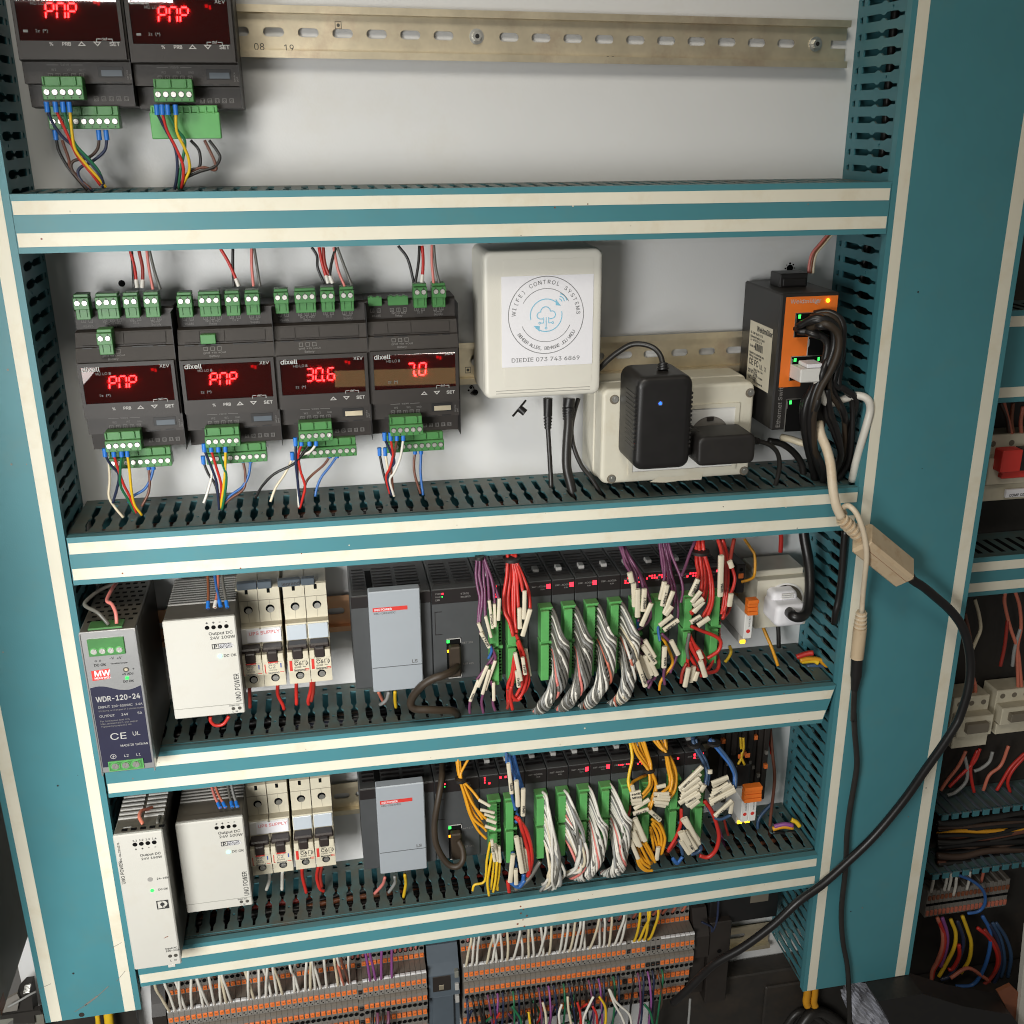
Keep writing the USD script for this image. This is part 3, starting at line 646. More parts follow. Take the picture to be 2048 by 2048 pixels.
# wires of the controllers: (zoom frame, points, colour, ferrule)
CW = {
 'the cut off top left controller': (ZA1, -63, -49, [
   ('navy', 'front plug', [(360, 835), (400, 930), (470, 1030), (560, 1110), (680, 1230), (770, 1350), (780, 1420)], 1), ('red', 'front plug', [(425, 835), (470, 930), (520, 1040), (560, 1130), (600, 1200), (700, 1320), (760, 1400)], 1),
   ('green', 'front plug', [(482, 835), (520, 960), (570, 1090), (680, 1210), (750, 1300), (790, 1410)], 1), ('yellow', 'front plug', [(530, 835), (545, 1000), (570, 1130), (650, 1240), (740, 1340), (800, 1415)], 1),
   ('black', 'nine pole plug', [(425, 1045), (450, 1150), (520, 1270), (620, 1390), (660, 1440)], 1), ('brown', 'nine pole plug', [(470, 1060), (520, 1200), (530, 1260), (600, 1350), (690, 1430)], 0),
   ('darkbrown', 'nine pole plug', [(752, 1045), (735, 1130), (670, 1190), (560, 1215), (540, 1270), (590, 1350), (660, 1430)], 1), ('navy', 'nine pole plug', [(808, 1045), (790, 1140), (690, 1225), (610, 1265), (590, 1310), (620, 1370), (700, 1440)], 1)]),
 'the second top row controller': (ZA1, -63, -49, [
   ('navy', 'front plug', [(1188, 855), (1240, 960), (1320, 1110), (1340, 1230), (1335, 1340), (1320, 1430)], 1), ('red', 'front plug', [(1228, 855), (1260, 980), (1330, 1120), (1380, 1240), (1385, 1330), (1370, 1420)], 1),
   ('green', 'front plug', [(1270, 855), (1330, 970), (1395, 1060), (1385, 1180), (1360, 1300), (1350, 1430)], 1), ('yellow', 'front plug', [(1330, 855), (1335, 990), (1390, 1110), (1425, 1200), (1430, 1290), (1385, 1390)], 1),
   ('black', 'flat plug', [(1440, 1060, -46), (1500, 1130, -46), (1515, 1210, -46), (1500, 1270, -46), (1430, 1295, -47), (1375, 1420, -48)], 0), ('brown', 'flat plug', [(1545, 1060, -46), (1590, 1150, -46), (1625, 1230, -46), (1625, 1285, -45), (1520, 1265, -46), (1400, 1330, -47), (1370, 1430, -48)], 0),
   ('charcoal', 'flat plug', [(1580, 1060, -46), (1640, 1140, -46), (1662, 1195, -46), (1620, 1260, -46), (1500, 1300, -47), (1400, 1350, -48), (1340, 1430, -49)], 0)]),
 'the leftmost middle row controller': (ZA, -63, -50, [
   ('navy', 'front plug', [(657, 1342), (690, 1400), (740, 1460), (735, 1530), (705, 1640)], 1), ('red', 'front plug', [(712, 1342), (735, 1420), (770, 1520), (810, 1600), (850, 1700)], 1), ('green', 'front plug', [(760, 1342), (750, 1450), (755, 1540), (800, 1620), (840, 1700)], 1),
   ('yellow', 'front plug', [(796, 1342), (810, 1450), (820, 1560), (840, 1650), (885, 1715)], 1), ('cream', 'nine pole plug', [(680, 1390), (685, 1500), (680, 1600), (720, 1670), (770, 1730)], 0), ('brown', 'nine pole plug', [(928, 1422), (934, 1500), (925, 1580), (885, 1660)], 1),
   ('blue', 'nine pole plug', [(958, 1422), (940, 1490), (900, 1555), (835, 1595), (800, 1640)], 1)]),
 'the second middle row controller': (ZA, -63, -50, [
   ('navy', 'front plug', [(1275, 1312), (1320, 1420), (1350, 1510), (1360, 1600), (1368, 1680)], 1), ('red', 'front plug', [(1318, 1312), (1350, 1420), (1380, 1530), (1378, 1640)], 1), ('green', 'front plug', [(1362, 1312), (1390, 1400), (1412, 1480), (1400, 1600), (1385, 1680)], 1),
   ('yellow', 'front plug', [(1407, 1312), (1405, 1420), (1395, 1540), (1375, 1670)], 1), ('black', 'nine pole plug', [(1270, 1388), (1300, 1460), (1340, 1520), (1362, 1600), (1370, 1660)], 1), ('white', 'nine pole plug', [(1316, 1388), (1320, 1470), (1295, 1570), (1270, 1640)], 1),
   ('brown', 'nine pole plug', [(1515, 1378), (1530, 1460), (1520, 1550), (1440, 1610), (1395, 1650)], 1), ('blue', 'nine pole plug', [(1563, 1378), (1550, 1470), (1510, 1540), (1440, 1590), (1390, 1640)], 1)]),
 'the controller with three digits': (ZB, -63, -50, [
   ('navy', 'front plug', [(372, 1362), (375, 1500), (385, 1600), (395, 1700), (402, 1780)], 1), ('red', 'front plug', [(412, 1362), (390, 1440), (405, 1540), (435, 1640), (420, 1720), (400, 1790)], 1), ('white', 'front plug', [(510, 1362), (470, 1410), (400, 1450), (385, 1560), (390, 1700), (395, 1780)], 1),
   ('cream', 'nine pole plug', [(352, 1458), (300, 1560), (240, 1650), (205, 1745)], 1), ('black', 'front plug', [(465, 1362), (400, 1450), (350, 1500), (230, 1560), (150, 1640), (105, 1720)], 1), ('brown', 'nine pole plug', [(600, 1443), (560, 1500), (490, 1560), (440, 1620), (418, 1730)], 1),
   ('blue', 'nine pole plug', [(647, 1443), (600, 1510), (545, 1580), (515, 1650), (503, 1710)], 1)]),
 'the controller with two digits': (ZB, -63, -50, [
   ('navy', 'front plug', [(965, 1328), (1000, 1400), (1030, 1480), (1000, 1530), (985, 1600), (1010, 1700)], 1), ('red', 'front plug', [(1005, 1328), (1020, 1430), (1000, 1520), (975, 1580), (1000, 1690)], 1), ('brown', 'front plug', [(1047, 1328), (1030, 1430), (1010, 1520), (1022, 1680)], 1),
   ('white', 'front plug', [(1090, 1328), (1070, 1450), (1030, 1550), (1000, 1600), (1025, 1700)], 1), ('black', 'nine pole plug', [(932, 1428), (950, 1520), (970, 1600), (1005, 1700)], 1), ('cream', 'nine pole plug', [(970, 1428), (985, 1520), (1000, 1620), (1030, 1710)], 1),
   ('brown', 'nine pole plug', [(1168, 1418), (1160, 1500), (1170, 1580), (1205, 1690)], 1), ('blue', 'nine pole plug', [(1208, 1418), (1205, 1560), (1222, 1700)], 1)])}
for who, (zf, y0, y1, L) in CW.items():
    for col, pl, pts, fe in L:
        ys = (y0 if pl == 'front plug' else -46, y1)
        nm = {'navy': 'dark blue', 'darkbrown': 'dark brown', 'charcoal': 'charcoal'}.get(col, col)
        wire(zf, pts, ys, col, f'{nm} wire from the {pl} below {who}', 1.05, 'wires hanging from the controllers into the ducts', 'ferrule' if fe else None)
UW = [('the leftmost middle row controller', ZA, [('black', [(820, 60), (830, 180), (838, 300)], None), ('red', [(812, 60), (840, 180), (855, 300)], 'wire_white'), ('darkred', [(865, 60), (890, 180), (888, 300)], 'wire_white'), ('pink', [(915, 60), (930, 180), (955, 310)], None), ('grey', [(930, 60), (965, 200), (1000, 310)], None)]),
      ('the second middle row controller', ZA, [('red', [(1372, 50), (1430, 150), (1490, 290)], 'wire_white'), ('black', [(1452, 50), (1452, 180), (1462, 295)], None)]),
      ('the second middle row controller', ZB, [('pink', [(78, 50), (80, 180), (92, 310)], None), ('grey', [(95, 50), (115, 180), (135, 310)], None)]),
      ('the controller with three digits', ZB, [('black', [(480, 50), (515, 110), (520, 190), (565, 295)], None), ('red', [(528, 50), (550, 160), (590, 290)], 'wire_white'), ('darkred', [(555, 50), (570, 170), (620, 290)], 'wire_white'), ('charcoal', [(640, 50), (610, 160), (600, 240)], None), ('pink', [(625, 50), (655, 200), (700, 310)], None), ('grey', [(650, 50), (690, 160), (745, 300)], None)]),
      ('the controller with two digits', ZB, [('black', [(1055, 40), (1120, 130), (1160, 285)], None), ('charcoal', [(1198, 40), (1190, 160), (1170, 285)], None), ('red', [(1215, 40), (1222, 150), (1213, 285)], 'wire_white'), ('pink', [(1280, 35), (1280, 150), (1292, 290)], None), ('grey', [(1292, 35), (1305, 180), (1330, 290)], None)])]
for who, zf, L in UW:
    for col, pts, e in L:
        nm = {'darkred': 'dark red'}.get(col, col)
        wire(zf, pts, (-42, -46), col, f'{nm} wire dropping into a top plug of {who}', 1.25 if 'red' in col else 1.1, 'wires feeding the tops of the controllers', None, e)

# ------------------------------------------------------------------ white box with round logo
wb = T('white_box', 'off white plastic enclosure with a round blue cloud logo sticker', 'enclosure', (369, 0, -100))
X0, X1, Zt, Zb = 321.8, 416.6, -43.0, -158.8
wb.add('body', rbox(X0, X1, Zb, Zt, -6, -56, 6, 2.5), 'box_grey', smooth=40)
wb.add('lid', rbox(X0 + .3, X1 - .3, Zb + .3, Zt - .3, -55, -61, 6, 3.5), 'box_grey', smooth=40)
wb.add('label_panel', extr(rrect(337.5, 408.5, -148.5, -50, .6), (0, -60.9, 0), (1, 0, 0), (0, 0, 1), .35), 'box_grey')
for z in (-152.0, -154.2): wb.add('groove', bx(X0 + 9, X1 - 9, -61.12, -60.9, z, z + .35, 0), 'tb_grey')
A, B = ZD(203, 303, -61.5), ZD(787, 862, -61.5)
sx0, sx1, sz0, sz1 = A[0], B[0], B[2], A[2]
st = wb.add('sticker', bx(sx0, sx1, -61.5, -61.2, sz0, sz1, 0), 'sticker')
cc = ZD(492, 551, -61.6); ky = 240/3.22*(sx1 - sx0)/(584/3.22)
Rr = ky
ring = lambda r, w, a0, a1: LineString([(r*math.cos(math.radians(a)), r*math.sin(math.radians(a))) for a in np.linspace(a0, a1, 60)]).buffer(w/2, cap_style=2)
F = lambda poly, m, nm='logo_line': wb.add(nm, extr(poly, cc + [0, .05, 0], (1, 0, 0), (0, 0, 1), .12), m, st)
F(ring(Rr, .5, 0, 360), 'print_grey'); F(ring(Rr*.69, .4, 30, 152), 'print_grey'); F(ring(Rr*.69, .4, 203, 337), 'print_grey')


def arc_text(s, r, a0, a1, h, top=True):
    n = len(s); out = []
    for i, ch in enumerate(s):
        if ch == ' ': continue
        a = math.radians(a0 + (a1 - a0)*i/(n - 1)); rad = np.array([math.cos(a), 0, math.sin(a)]); up = rad if top else -rad
        ex = np.array([up[2], 0, -up[0]])
        out.append(text(ch, h, cc + rad*r + np.array([0, 0, 0]) - (up*h/2), ex=ex, ey=up, mid=True, depth=.12))
    return out


wb.add('lettering', arc_text('WI(FE) CONTROL SYSTEMS', Rr*.86, 176, 3, 3.0), 'print_grey', st)
wb.add('lettering', arc_text('BEHEER ALLES, BEHALWE JOU VROU', Rr*.86, 214, 328, 2.6, top=False), 'print_grey', st)
wb.add('lettering', text('DIEDIE 073 743 6869', 3.2, ((sx0 + sx1)/2 - 1.5, -61.55, ZD(490, 845, -61.5)[2]), mid=True, wide=1.18), 'print_grey', st)
r2 = Rr*.42
F(ring(r2, .7, 48, 195).union(Polygon([(r2*.93, r2*.55), (r2*.6, r2*.98), (r2*.6, r2*.62)])), 'print_sky', 'logo_arrow')
F(ring(r2, .7, 228, 372).union(Polygon([(-r2*.80, -r2*.62), (-r2*.42, -r2*1.0), (-r2*.40, -r2*.66)])), 'print_sky', 'logo_arrow')
for r in (2.6, 4.6, 6.6): F(affinity.translate(ring(r, .7, 10, 80), r2*.78, r2*.78), 'print_sky', 'logo_wave')
cl = unary_union([Point(-4.6, 0).buffer(3.0), Point(-.5, 2.8).buffer(4.2), Point(4.6, .4).buffer(3.2), sbox(-4.6, -3, 4.6, 1)])
F(cl.difference(cl.buffer(-.7)).difference(sbox(-2.6, -4, 2.6, -1)), 'print_sky', 'logo_cloud')
F(unary_union([sbox(-.3, -9, .3, -1.5), sbox(-2.3, -5.8, -1.7, -1.5), sbox(1.7, -5.8, 2.3, -1.5), sbox(-4.3, -6.2, -1.7, -5.6), sbox(1.7, -6.2, 4.3, -5.6)] + [Point(*p).buffer(1.0).difference(Point(*p).buffer(.45)) for p in ((0, -10), (-5.2, -5.9), (5.2, -5.9))]), 'print_sky', 'logo_pin')
P = ZD(360, 1100, -30); Q = ZD(278, 1200, -45)
ant = T('small_antenna', 'small dark tilted stub below the left corner of the white box', 'antenna', P)
ant.add('stem', tube([P, (P + Q)/2, Q], .9, 7), 'black', smooth=True); c = ZD(335, 1165, -40); ant.add('knob', cyl(c + [-2.5, 0, 2.5], c + [2.5, -2, -1.5], 3.0, 10), 'black', smooth=40)


def cable(zf, pts, ys, r, m, label, name='cable', boots=(), cat='cable', n=10):
    P = path(zf, pts, ys); t = T(name, label, cat, P[-1])
    t.add('jacket', tube(P, r, n), m, smooth=True)
    for p, q, ra, rb, k, mm in boots:
        p, q = zf(*p), zf(*q); t.add('strain_relief', cyl(p, q, ra, 12, rb), mm, smooth=40)
        for i in range(k):
            c = p + (q - p)*(i + .5)/k; d = (q - p)/np.linalg.norm(q - p); rr = ra + (rb - ra)*(i + .5)/k
            t.add('relief_rib', cyl(c - d*.45*abs(np.linalg.norm(q - p))/k*.6, c + d*.45*abs(np.linalg.norm(q - p))/k*.6, rr*1.22, 12), mm, smooth=40)
    return t


cable(ZD, [(503, 1200), (505, 1300), (512, 1420), (520, 1560), (525, 1660)], (-34, -44), 2.0, 'wire_charcoal', 'thin black cable with tapered plug under the white box', boots=[((503, 1085, -33), (503, 1200, -34), 4.0, 3.7, 0, 'black'), ((503, 1205, -34), (503, 1285, -36), 3.2, 2.4, 4, 'black')])
cable(ZD, [(637, 1150), (635, 1250), (625, 1400), (625, 1530), (650, 1640), (672, 1740)], (-34, -50), 4.0, 'wire_charcoal', 'thick black cable with ribbed plug under the white box', boots=[((640, 1085, -33), (637, 1140, -34), 5.2, 5.0, 0, 'black'), ((637, 1142, -34), (636, 1225, -35), 4.6, 4.0, 5, 'black')])
cable(ZD, [(700, 1085), (672, 1180), (655, 1290), (670, 1400), (720, 1520), (790, 1610), (850, 1710)], (-28, -48), 1.9, 'wire_charcoal', 'thin black cable curving from the white box to the socket box corner')

# ------------------------------------------------------------------ socket box with two adapters
sb = T('socket_box', 'ivory surface box with a double socket, screws in its four corners', 'socket box', (484, 0, -196))
bx0, bx1, bz0, bz1 = 418.5, 550, -236.5, -155
sb.add('base', rbox(bx0 - 1, bx1 + 1, bz0 - 1, bz1 + 1, -3, -38, 6, 1.5), 'ivory', smooth=40)
sb.add('lid', rbox(bx0, bx1, bz0, bz1, -38.3, -60, 6.5, 3.2), 'ivory', smooth=40)
for a, b in ((932, 1093), (1805, 1050), (912, 1605), (1765, 1552)):
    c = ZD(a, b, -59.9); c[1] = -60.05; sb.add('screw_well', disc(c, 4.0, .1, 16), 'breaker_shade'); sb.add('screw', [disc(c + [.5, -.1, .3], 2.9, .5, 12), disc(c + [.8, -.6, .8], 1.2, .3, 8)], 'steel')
A, B = ZD(1033, 1150, -60.5), ZD(1708, 1540, -60.5)
fr = rrect(A[0], B[0], B[2], A[2], 1.2); sb.add('socket_frame', extr(fr.difference(fr.buffer(-3.4)), (0, -59.8, 0), (1, 0, 0), (0, 0, 1), 1.8), 'ivory')
hole = ZD(1540, 1330, -60)
pl = fr.buffer(-3.5).difference(Point(hole[0], hole[2]).buffer(17.5, quad_segs=10))
sb.add('socket_plate', extr(pl, (0, -59.8, 0), (1, 0, 0), (0, 0, 1), .9), 'ivory_white')
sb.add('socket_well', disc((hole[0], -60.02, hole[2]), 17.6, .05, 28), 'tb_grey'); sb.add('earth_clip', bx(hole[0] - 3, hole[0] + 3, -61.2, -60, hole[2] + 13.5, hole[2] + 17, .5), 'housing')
c = ZD(1320, 1600, -60.2); sb.add('stain', extr(Polygon([(-22, -2), (-8, -3.4), (4, -2.6), (24, -3), (25, 3), (16, 4.6), (10, 2), (-2, 1.2), (-14, 2.2)]), (c[0], -60.03, c[2]), (1, 0, 0), (0, 0, 1), .04), 'sticker_old')
ad = T('power_adapter', 'upright black plug adapter with a lit blue lamp, in the left socket', 'adapter', (458, -90, -178))
A, B = ZD(1075, 950, -104), ZD(1412, 1532, -104)
ax0, ax1, az1, az0 = A[0], B[0], A[2], B[2]
ad.add('body', rbox(ax0, ax1, az0, az1, -61.5, -106, 8, 6), 'black', smooth=40)
for i in range(13):
    z = az1 - 16 - i*3.6
    for a, b in ((ax0 - .35, ax0 + 6.5), (ax1 - 5, ax1 + .35)): ad.add('grip_rib', bx(a, b, -104, -78, z, z + 2.2, .5), 'black')
c = ZD(1227, 1118, -106.2); ad.add('blue_lamp', [disc(c, 1.2, .5, 12)], 'led_blue'); ad.add('lamp_ring', extr(Point(0, 0).buffer(2.0).difference(Point(0, 0).buffer(1.25)), c, (1, 0, 0), (0, 0, 1), .35), 'slate')
cable(ZD, [(1247, 960), (1245, 900), (1232, 820), (1190, 765), (1120, 738), (1040, 740), (960, 785), (890, 840), (830, 900)], (-86, -48), 2.2, 'wire_charcoal', 'black cable arching from the blue lit adapter to the white box', boots=[((1248, 965, -86), (1246, 905, -86), 4.2, 4.0, 0, 'black'), ((1246, 900, -86), (1244, 855, -85), 4.2, 3.0, 3, 'black')])
ad2 = T('power_adapter', 'black adapter lying sideways in the right socket, without a lamp', 'adapter', (520, -90, -205))
A, B = ZD(1470, 1335, -102), ZD(1828, 1500, -102)
ad2.add('body', rbox(A[0], B[0], B[2], A[2], -72, -104, 5, 3), 'black_soft', smooth=40); ad2.add('plug_neck', rbox(A[0] - 13, A[0] + 8, B[2] + 5, A[2] + 1, -61, -88, 3, 2), 'black_soft', smooth=40)
cable(ZE, [(290, 1165), (330, 1168), (390, 1190), (430, 1235), (440, 1310), (420, 1400), (400, 1440)], (-88, -62), 2.0, 'wire_charcoal', 'black cable from the sideways adapter down into the duct', boots=[((285, 1163, -88), (325, 1167, -86), 3.0, 2.2, 4, 'black')])
cable(ZE, [(380, 1165), (450, 1180), (520, 1230), (565, 1300), (575, 1380), (600, 1420)], (-40, -40), 3.0, 'wire_charcoal', 'thicker black cable behind the sideways adapter going into the duct')

# ------------------------------------------------------------------ ethernet switch
sw = T('network_switch', 'black network switch with an orange front panel and white side label', 'network switch', (580, 0, -137))
x0, x1, zt, zb, yf = 556.0, 604.5, -79.5, -191, -84
sw.add('case', bx(x0, x1, yf + 1, -9, zb, zt, 1.2), 'black'); sw.add('front', bx(x0 + .4, x1 - .4, yf, yf + 1.5, zb + .4, zt - .4, .6), 'black_soft')
A, B = ZE(478, 372, yf), ZE(590, 862, yf)
Zo1, Zo0 = A[2], B[2]
pan = Polygon([(x0 + 3.5, Zo0), (x0 + 22, Zo0), (x0 + 22, Zo0 + 9), (x1 - 1, Zo0 + 9), (x1 - 1, Zo1), (x0 + 3.5, Zo1)])
sw.add('orange_panel', extr(pan, (0, yf + .1, 0), (1, 0, 0), (0, 0, 1), .35), 'orange')
py = yf - .3
for nm, a, b, a2, b2 in (('network_port', 530, 460, 735, 585), ('network_port', 600, 590, 705, 690), ('network_port', 505, 700, 665, 825), ('network_port', 480, 935, 640, 1105)):
    P, Q = ZE(a, b, py), ZE(a2, b2, py); t0 = max(P[2] - Q[2], 12)
    pp = sw.add(nm, bx(P[0], min(Q[0], x1 - 1.5), py, py + .2, Q[2], P[2], 0), 'void')
    if b != 590:
        for xx, k in ((P[0] + 2.5, 2.0), (min(Q[0], x1 - 1.5) - 4, 1.5)): sw.add('port_lamp', bx(xx, xx + k, py - .3, py + .1, P[2] - 4.3, P[2] - 1.4, 0), 'led_green', pp)
    sw.add('port_rim', [bx(P[0] - .3, P[0] + .4, py - .3, py + .1, Q[2], P[2], 0), bx(P[0], Q[0] - 3, py - .3, py + .1, P[2] - .4, P[2] + .2, 0), bx(P[0] + .5, P[0] + 1.1, py - .3, py + .1, P[2] - 8, P[2] - 2, 0)], 'steel' if b != 590 else 'clip_grey', pp)
c = ZE(707, 390, py - .2); sw.add('amber_lamp', disc(c, 1.7, .5, 10), 'led_amber')
sw.add('brand_print', text('Weidmüller', 3.2, ZE(500, 408, py - .12), wide=1.1), 'cream' if False else 'print_white'); sw.add('brand_print', extr(Polygon([(0, 0), (2.4, 3), (1.4, 3), (-1, 0), (1.4, -3 + 2), (2.4, -1)]), ZE(640, 405, py), (1, 0, 0), (0, 0, 1), .15), 'print_white')
sw.add('lettering', text('Ethernet Switch', 3.6, ZE(441, 1092, py + .2), ex=(0, 0, 1), ey=(-1, 0, 0), wide=1.1), 'print_dim')
L0, L1, L2, L3 = [atx(1400 + a/2.759, 460 + b/2.759, x0 - .1) for a, b in ((282, 502), (405, 545), (375, 898), (255, 835))]
yb, yfr = (L0[1] + L3[1])/2, (L1[1] + L2[1])/2; zt_, zb_ = (L0[2] + L1[2])/2, (L2[2] + L3[2])/2
lb = sw.add('side_label', bx(x0 - .15, x0 + .05, yfr, yb, zb_, zt_, 0), 'sticker_old')
fx, fz = np.array([0, -1.0, 0]), np.array([0, 0, 1.0]); o = np.array([x0 - .2, yb, zt_]); w = yb - yfr; h = zt_ - zb_
q = [text('Weidmüller', 4.2, o + fx*w*.32 - fz*h*.13, fx, fz, bold=True)]
for i, (s, k) in enumerate((('IE-SW-BL05-5TX', .2), ('Ethernet Switch 5 port', .26), ('12-48 V DC 0.2 A', .31), ('Order No.', .41), ('Made for industrial use', .52), ('Wiring: copper only', .57))): q.append(text(s, 2.0, o + fx*w*.06 - fz*h*k, fx, fz))
q += [text('CE FC', 5.0, o + fx*w*.06 - fz*h*.69, fx, fz, bold=True), text('UL  X', 4.0, o + fx*w*.55 - fz*h*.70, fx, fz)]
for i in range(7): q.append(text('Class I Div 2 Groups ABCD T4A'[i:i + 17], 1.7, o + fx*w*(.06 if i % 3 else .3) - fz*h*(.76 + .033*i), fx, fz))
for i in range(13): q.append(extr(sbox(0, 0, .5 + .4*(i % 3 == 0), 6), o + fx*(w*.3 + i*1.2) - fz*h*.44, fx, fz, .1))
sw.add('label_print', q, 'print_black', lb)
pk = sw.add('power_plug', [bx(x0 + 12, x0 + 36, -52, -32, zt - .5, zt + 11, .8), bx(x0 + 14, x0 + 34, -54, -50, zt + 1, zt + 7, .5)], 'black')
for a, c, nm in ((600, 'pink', 'pink'), (612, 'rust', 'dark red'), (625, 'cream', 'cream')):
    wire(ZE, [(a, 240), (a + 4, 190), (a + 20, 130), (a + 60, 80), (a + 110, 20), (a + 140, -20)], (-42, -40), c, f'{nm} wire rising from the top plug of the network switch', 1.2)
P = ZE(512, 755, -86); rj = T('network_plug', 'white network plug sitting in the third port of the switch', 'plug', P)
A, B = ZE(505, 745, -86), ZE(622, 812, -86)
rj.add('body', bx(A[0], B[0], -104, -84, B[2], A[2], .8), 'ivory_white'); rj.add('latch', bx(A[0] + 6, B[0], -102, -86, A[2] + .3, A[2] + 3.4, .4), 'sticker')
# dark flat leads bundled beside the switch
lead = T('cable_bundle', 'bundle of black and brown network leads drooping in front of the switch', 'cables', ZE(640, 800, -95))
LB = [('black', [(560, 520, -90), (650, 500, -100), (730, 540, -102), (740, 640, -102), (700, 760, -102), (640, 880, -100), (610, 1000, -98), (610, 1130, -92), (650, 1290, -80), (690, 1390, -60)], 4.5),
      ('brown_cable', [(600, 545, -92), (690, 520, -104), (760, 570, -106), (765, 660, -106), (730, 760, -106), (670, 870, -104), (640, 960, -102), (625, 1080, -96), (640, 1250, -84), (700, 1380, -60)], 4.5),
      ('black', [(540, 560, -88), (640, 570, -96), (700, 620, -98), (690, 720, -98), (640, 840, -96), (590, 950, -96), (575, 1060, -94), (590, 1180, -84), (620, 1300, -70), (640, 1400, -55)], 4.8),
      ('black', [(560, 1000, -86), (590, 1060, -90), (600, 1150, -86), (640, 1260, -76), (720, 1360, -60)], 4.8),
      ('brown_cable', [(610, 480, -90), (700, 470, -98), (760, 510, -100), (772, 600, -100), (750, 700, -98), (720, 800, -96), (720, 900, -94), (780, 1000, -86), (800, 1100, -80), (790, 1250, -72), (730, 1370, -60)], 3.2),
      ('black', [(770, 560, -92), (775, 700, -90), (740, 850, -90), (800, 880, -86), (840, 960, -82), (840, 1150, -80), (820, 1290, -74), (760, 1380, -64)], 3.6),
      ('black', [(700, 880, -96), (720, 1000, -92), (760, 1120, -86), (780, 1250, -80), (740, 1350, -70)], 4.0)]
for m, pts, r in LB + [('black', [(p[0] + rnd.uniform(-26, 26), p[1] + rnd.uniform(-20, 20), p[2] + rnd.uniform(-2, 8)) for p in q[1]], 4.4) for q in (LB[0], LB[1], LB[2], LB[5], LB[6], LB[4])]:
    lead.add('cable', tube(path(ZE, pts, (0, 0)), r*.66, 9), m if m != 'black' else 'wire_black', smooth=True)
cable(ZE, [(640, 800, -100), (660, 880, -98), (690, 945, -92), (740, 955, -86), (800, 932, -82), (870, 915, -84), (925, 935, -88), (940, 990, -88), (922, 1070, -88), (890, 1180, -86), (860, 1290, -82), (840, 1385, -78)], (0, 0), 3.3, 'wire_white', 'greyish white cable looping beside the switch against the right trunk')
cable(ZE, [(450, 1145), (500, 1155), (560, 1175), (620, 1190)], (-60, -80), 3.0, 'wire_cream', 'short cream cable under the network switch')

# ------------------------------------------------------------------ power supplies
PW = T('power_supply', 'slim metal power supply with a navy label reading WDR-120-24', 'power supply', (24, 0, -370))
x0, x1, zt, zb, yf = 4.2, 44.4, -306.8, -430.6, -113
PW.add('case', bx(x0, x1, yf + 1, -9, zb, zt, .6), 'psu_body')
PW.add('front_plate', bx(x0 - .1, x1 + .1, yf, yf + 1.2, zb + 1, zt, .4), 'psu_metal')
for xx in (x0 - .2, x1 - .9): PW.add('side_flange', bx(xx, xx + 1.1, yf - .9, yf + 8, zb - 1.5, zt - 1, .3), 'psu_metal')
PW.add('side_plate', bx(x1 - .2, x1 + .25, yf + 8, -12, zb, zt - 3, 0), 'psu_body')
xs = np.linspace(x0 + 1.6, x1 - 1.6, 20); zc = -355.5
top = [(x, zc + 2.6*math.sin((x - x0)/(x1 - x0)*2*math.pi + .4)) for x in xs]
PW.add('navy_label', extr(Polygon([(x1 - 1.6, zb + 6), (x0 + 1.6, zb + 6)] + top), (0, yf - .02, 0), (1, 0, 0), (0, 0, 1), .12), 'psu_navy')
y = yf - .18
tp = PW.add('terminal_block', [bx(x0 + 5, x1 - 9, yf - 1.2, yf + 3, -327, -312.5, .4), bx(x0 + 6, x1 - 9.5, yf + 3, yf + 16, -314, -305.6, .4)], 'plug_green')
for k in range(4):
    c = np.array([x0 + 9 + 6.1*k, yf - 1.25, -322.6]); PW.add('screw_hole', disc(c, 2.9, .2, 14), 'plug_bright', tp); screw(PW, c + [0, -.2, 0], 2.2, tp, .9)
tb = PW.add('terminal_block', [bx(x0 + 6, x1 - 8, yf - .7, yf + 3, -428.4, -419.6, .3)], 'plug_green')
PW.add('terminal_rim', extr(sbox(x0 + 6, -428.4, x1 - 8, -419.6).difference(sbox(x0 + 6.7, -427.7, x1 - 8.7, -420.3)), (0, yf - .72, 0), (1, 0, 0), (0, 0, 1), .3), 'plug_bright', tb)
for k in range(3):
    c = np.array([x0 + 11 + 7.8*k, yf - .75, -424]); PW.add('screw_ring', extr(Point(0, 0).buffer(3.6).difference(Point(0, 0).buffer(2.9)), c, (1, 0, 0), (0, 0, 1), .3), 'plug_bright', tb); screw(PW, c + [0, -.1, 0], 2.7, tb, 1.1, 'steel')
q = [text('MW', 6.4, (x0 + 6.2, y, -345.4), ex=(1, 0, .18), ey=(-.12, 0, 1), bold=True)]
PW.add('logo_plate', extr(affinity.skew(sbox(x0 + 4.4, -347.4, x0 + 17.6, -339), 0, 4), (0, yf - .02, 0), (1, 0, 0), (0, 0, 1), .1), 'print_red'); PW.add('brand_print', [text('MW', 4.6, (x0 + 6.0, y, -344.2), bold=True), text('MEAN WELL', 1.5, (x0 + 6.0, y, -346.6), bold=True)], 'sticker')
PW.add('lettering', [text('DC OK', 2.0, (x0 + 7, y, -335.8), bold=True), text('-V', 2.0, (x0 + 18.5, y, -330.9)), text('+V', 2.0, (x0 + 24, y, -331.2)), text('o  o', 2.0, (x0 + 8, y, -332)), text('Terminal torque', 1.2, (x0 + 19, y, -335.2)), text('+V ADJ', 1.7, (x0 + 26, y, -345.2), bold=True), text('DC OK', 1.8, (x0 + 26, y, -351.6), bold=True), text('+', 2.2, (x0 + 34, y, -341.3))], 'print_black')
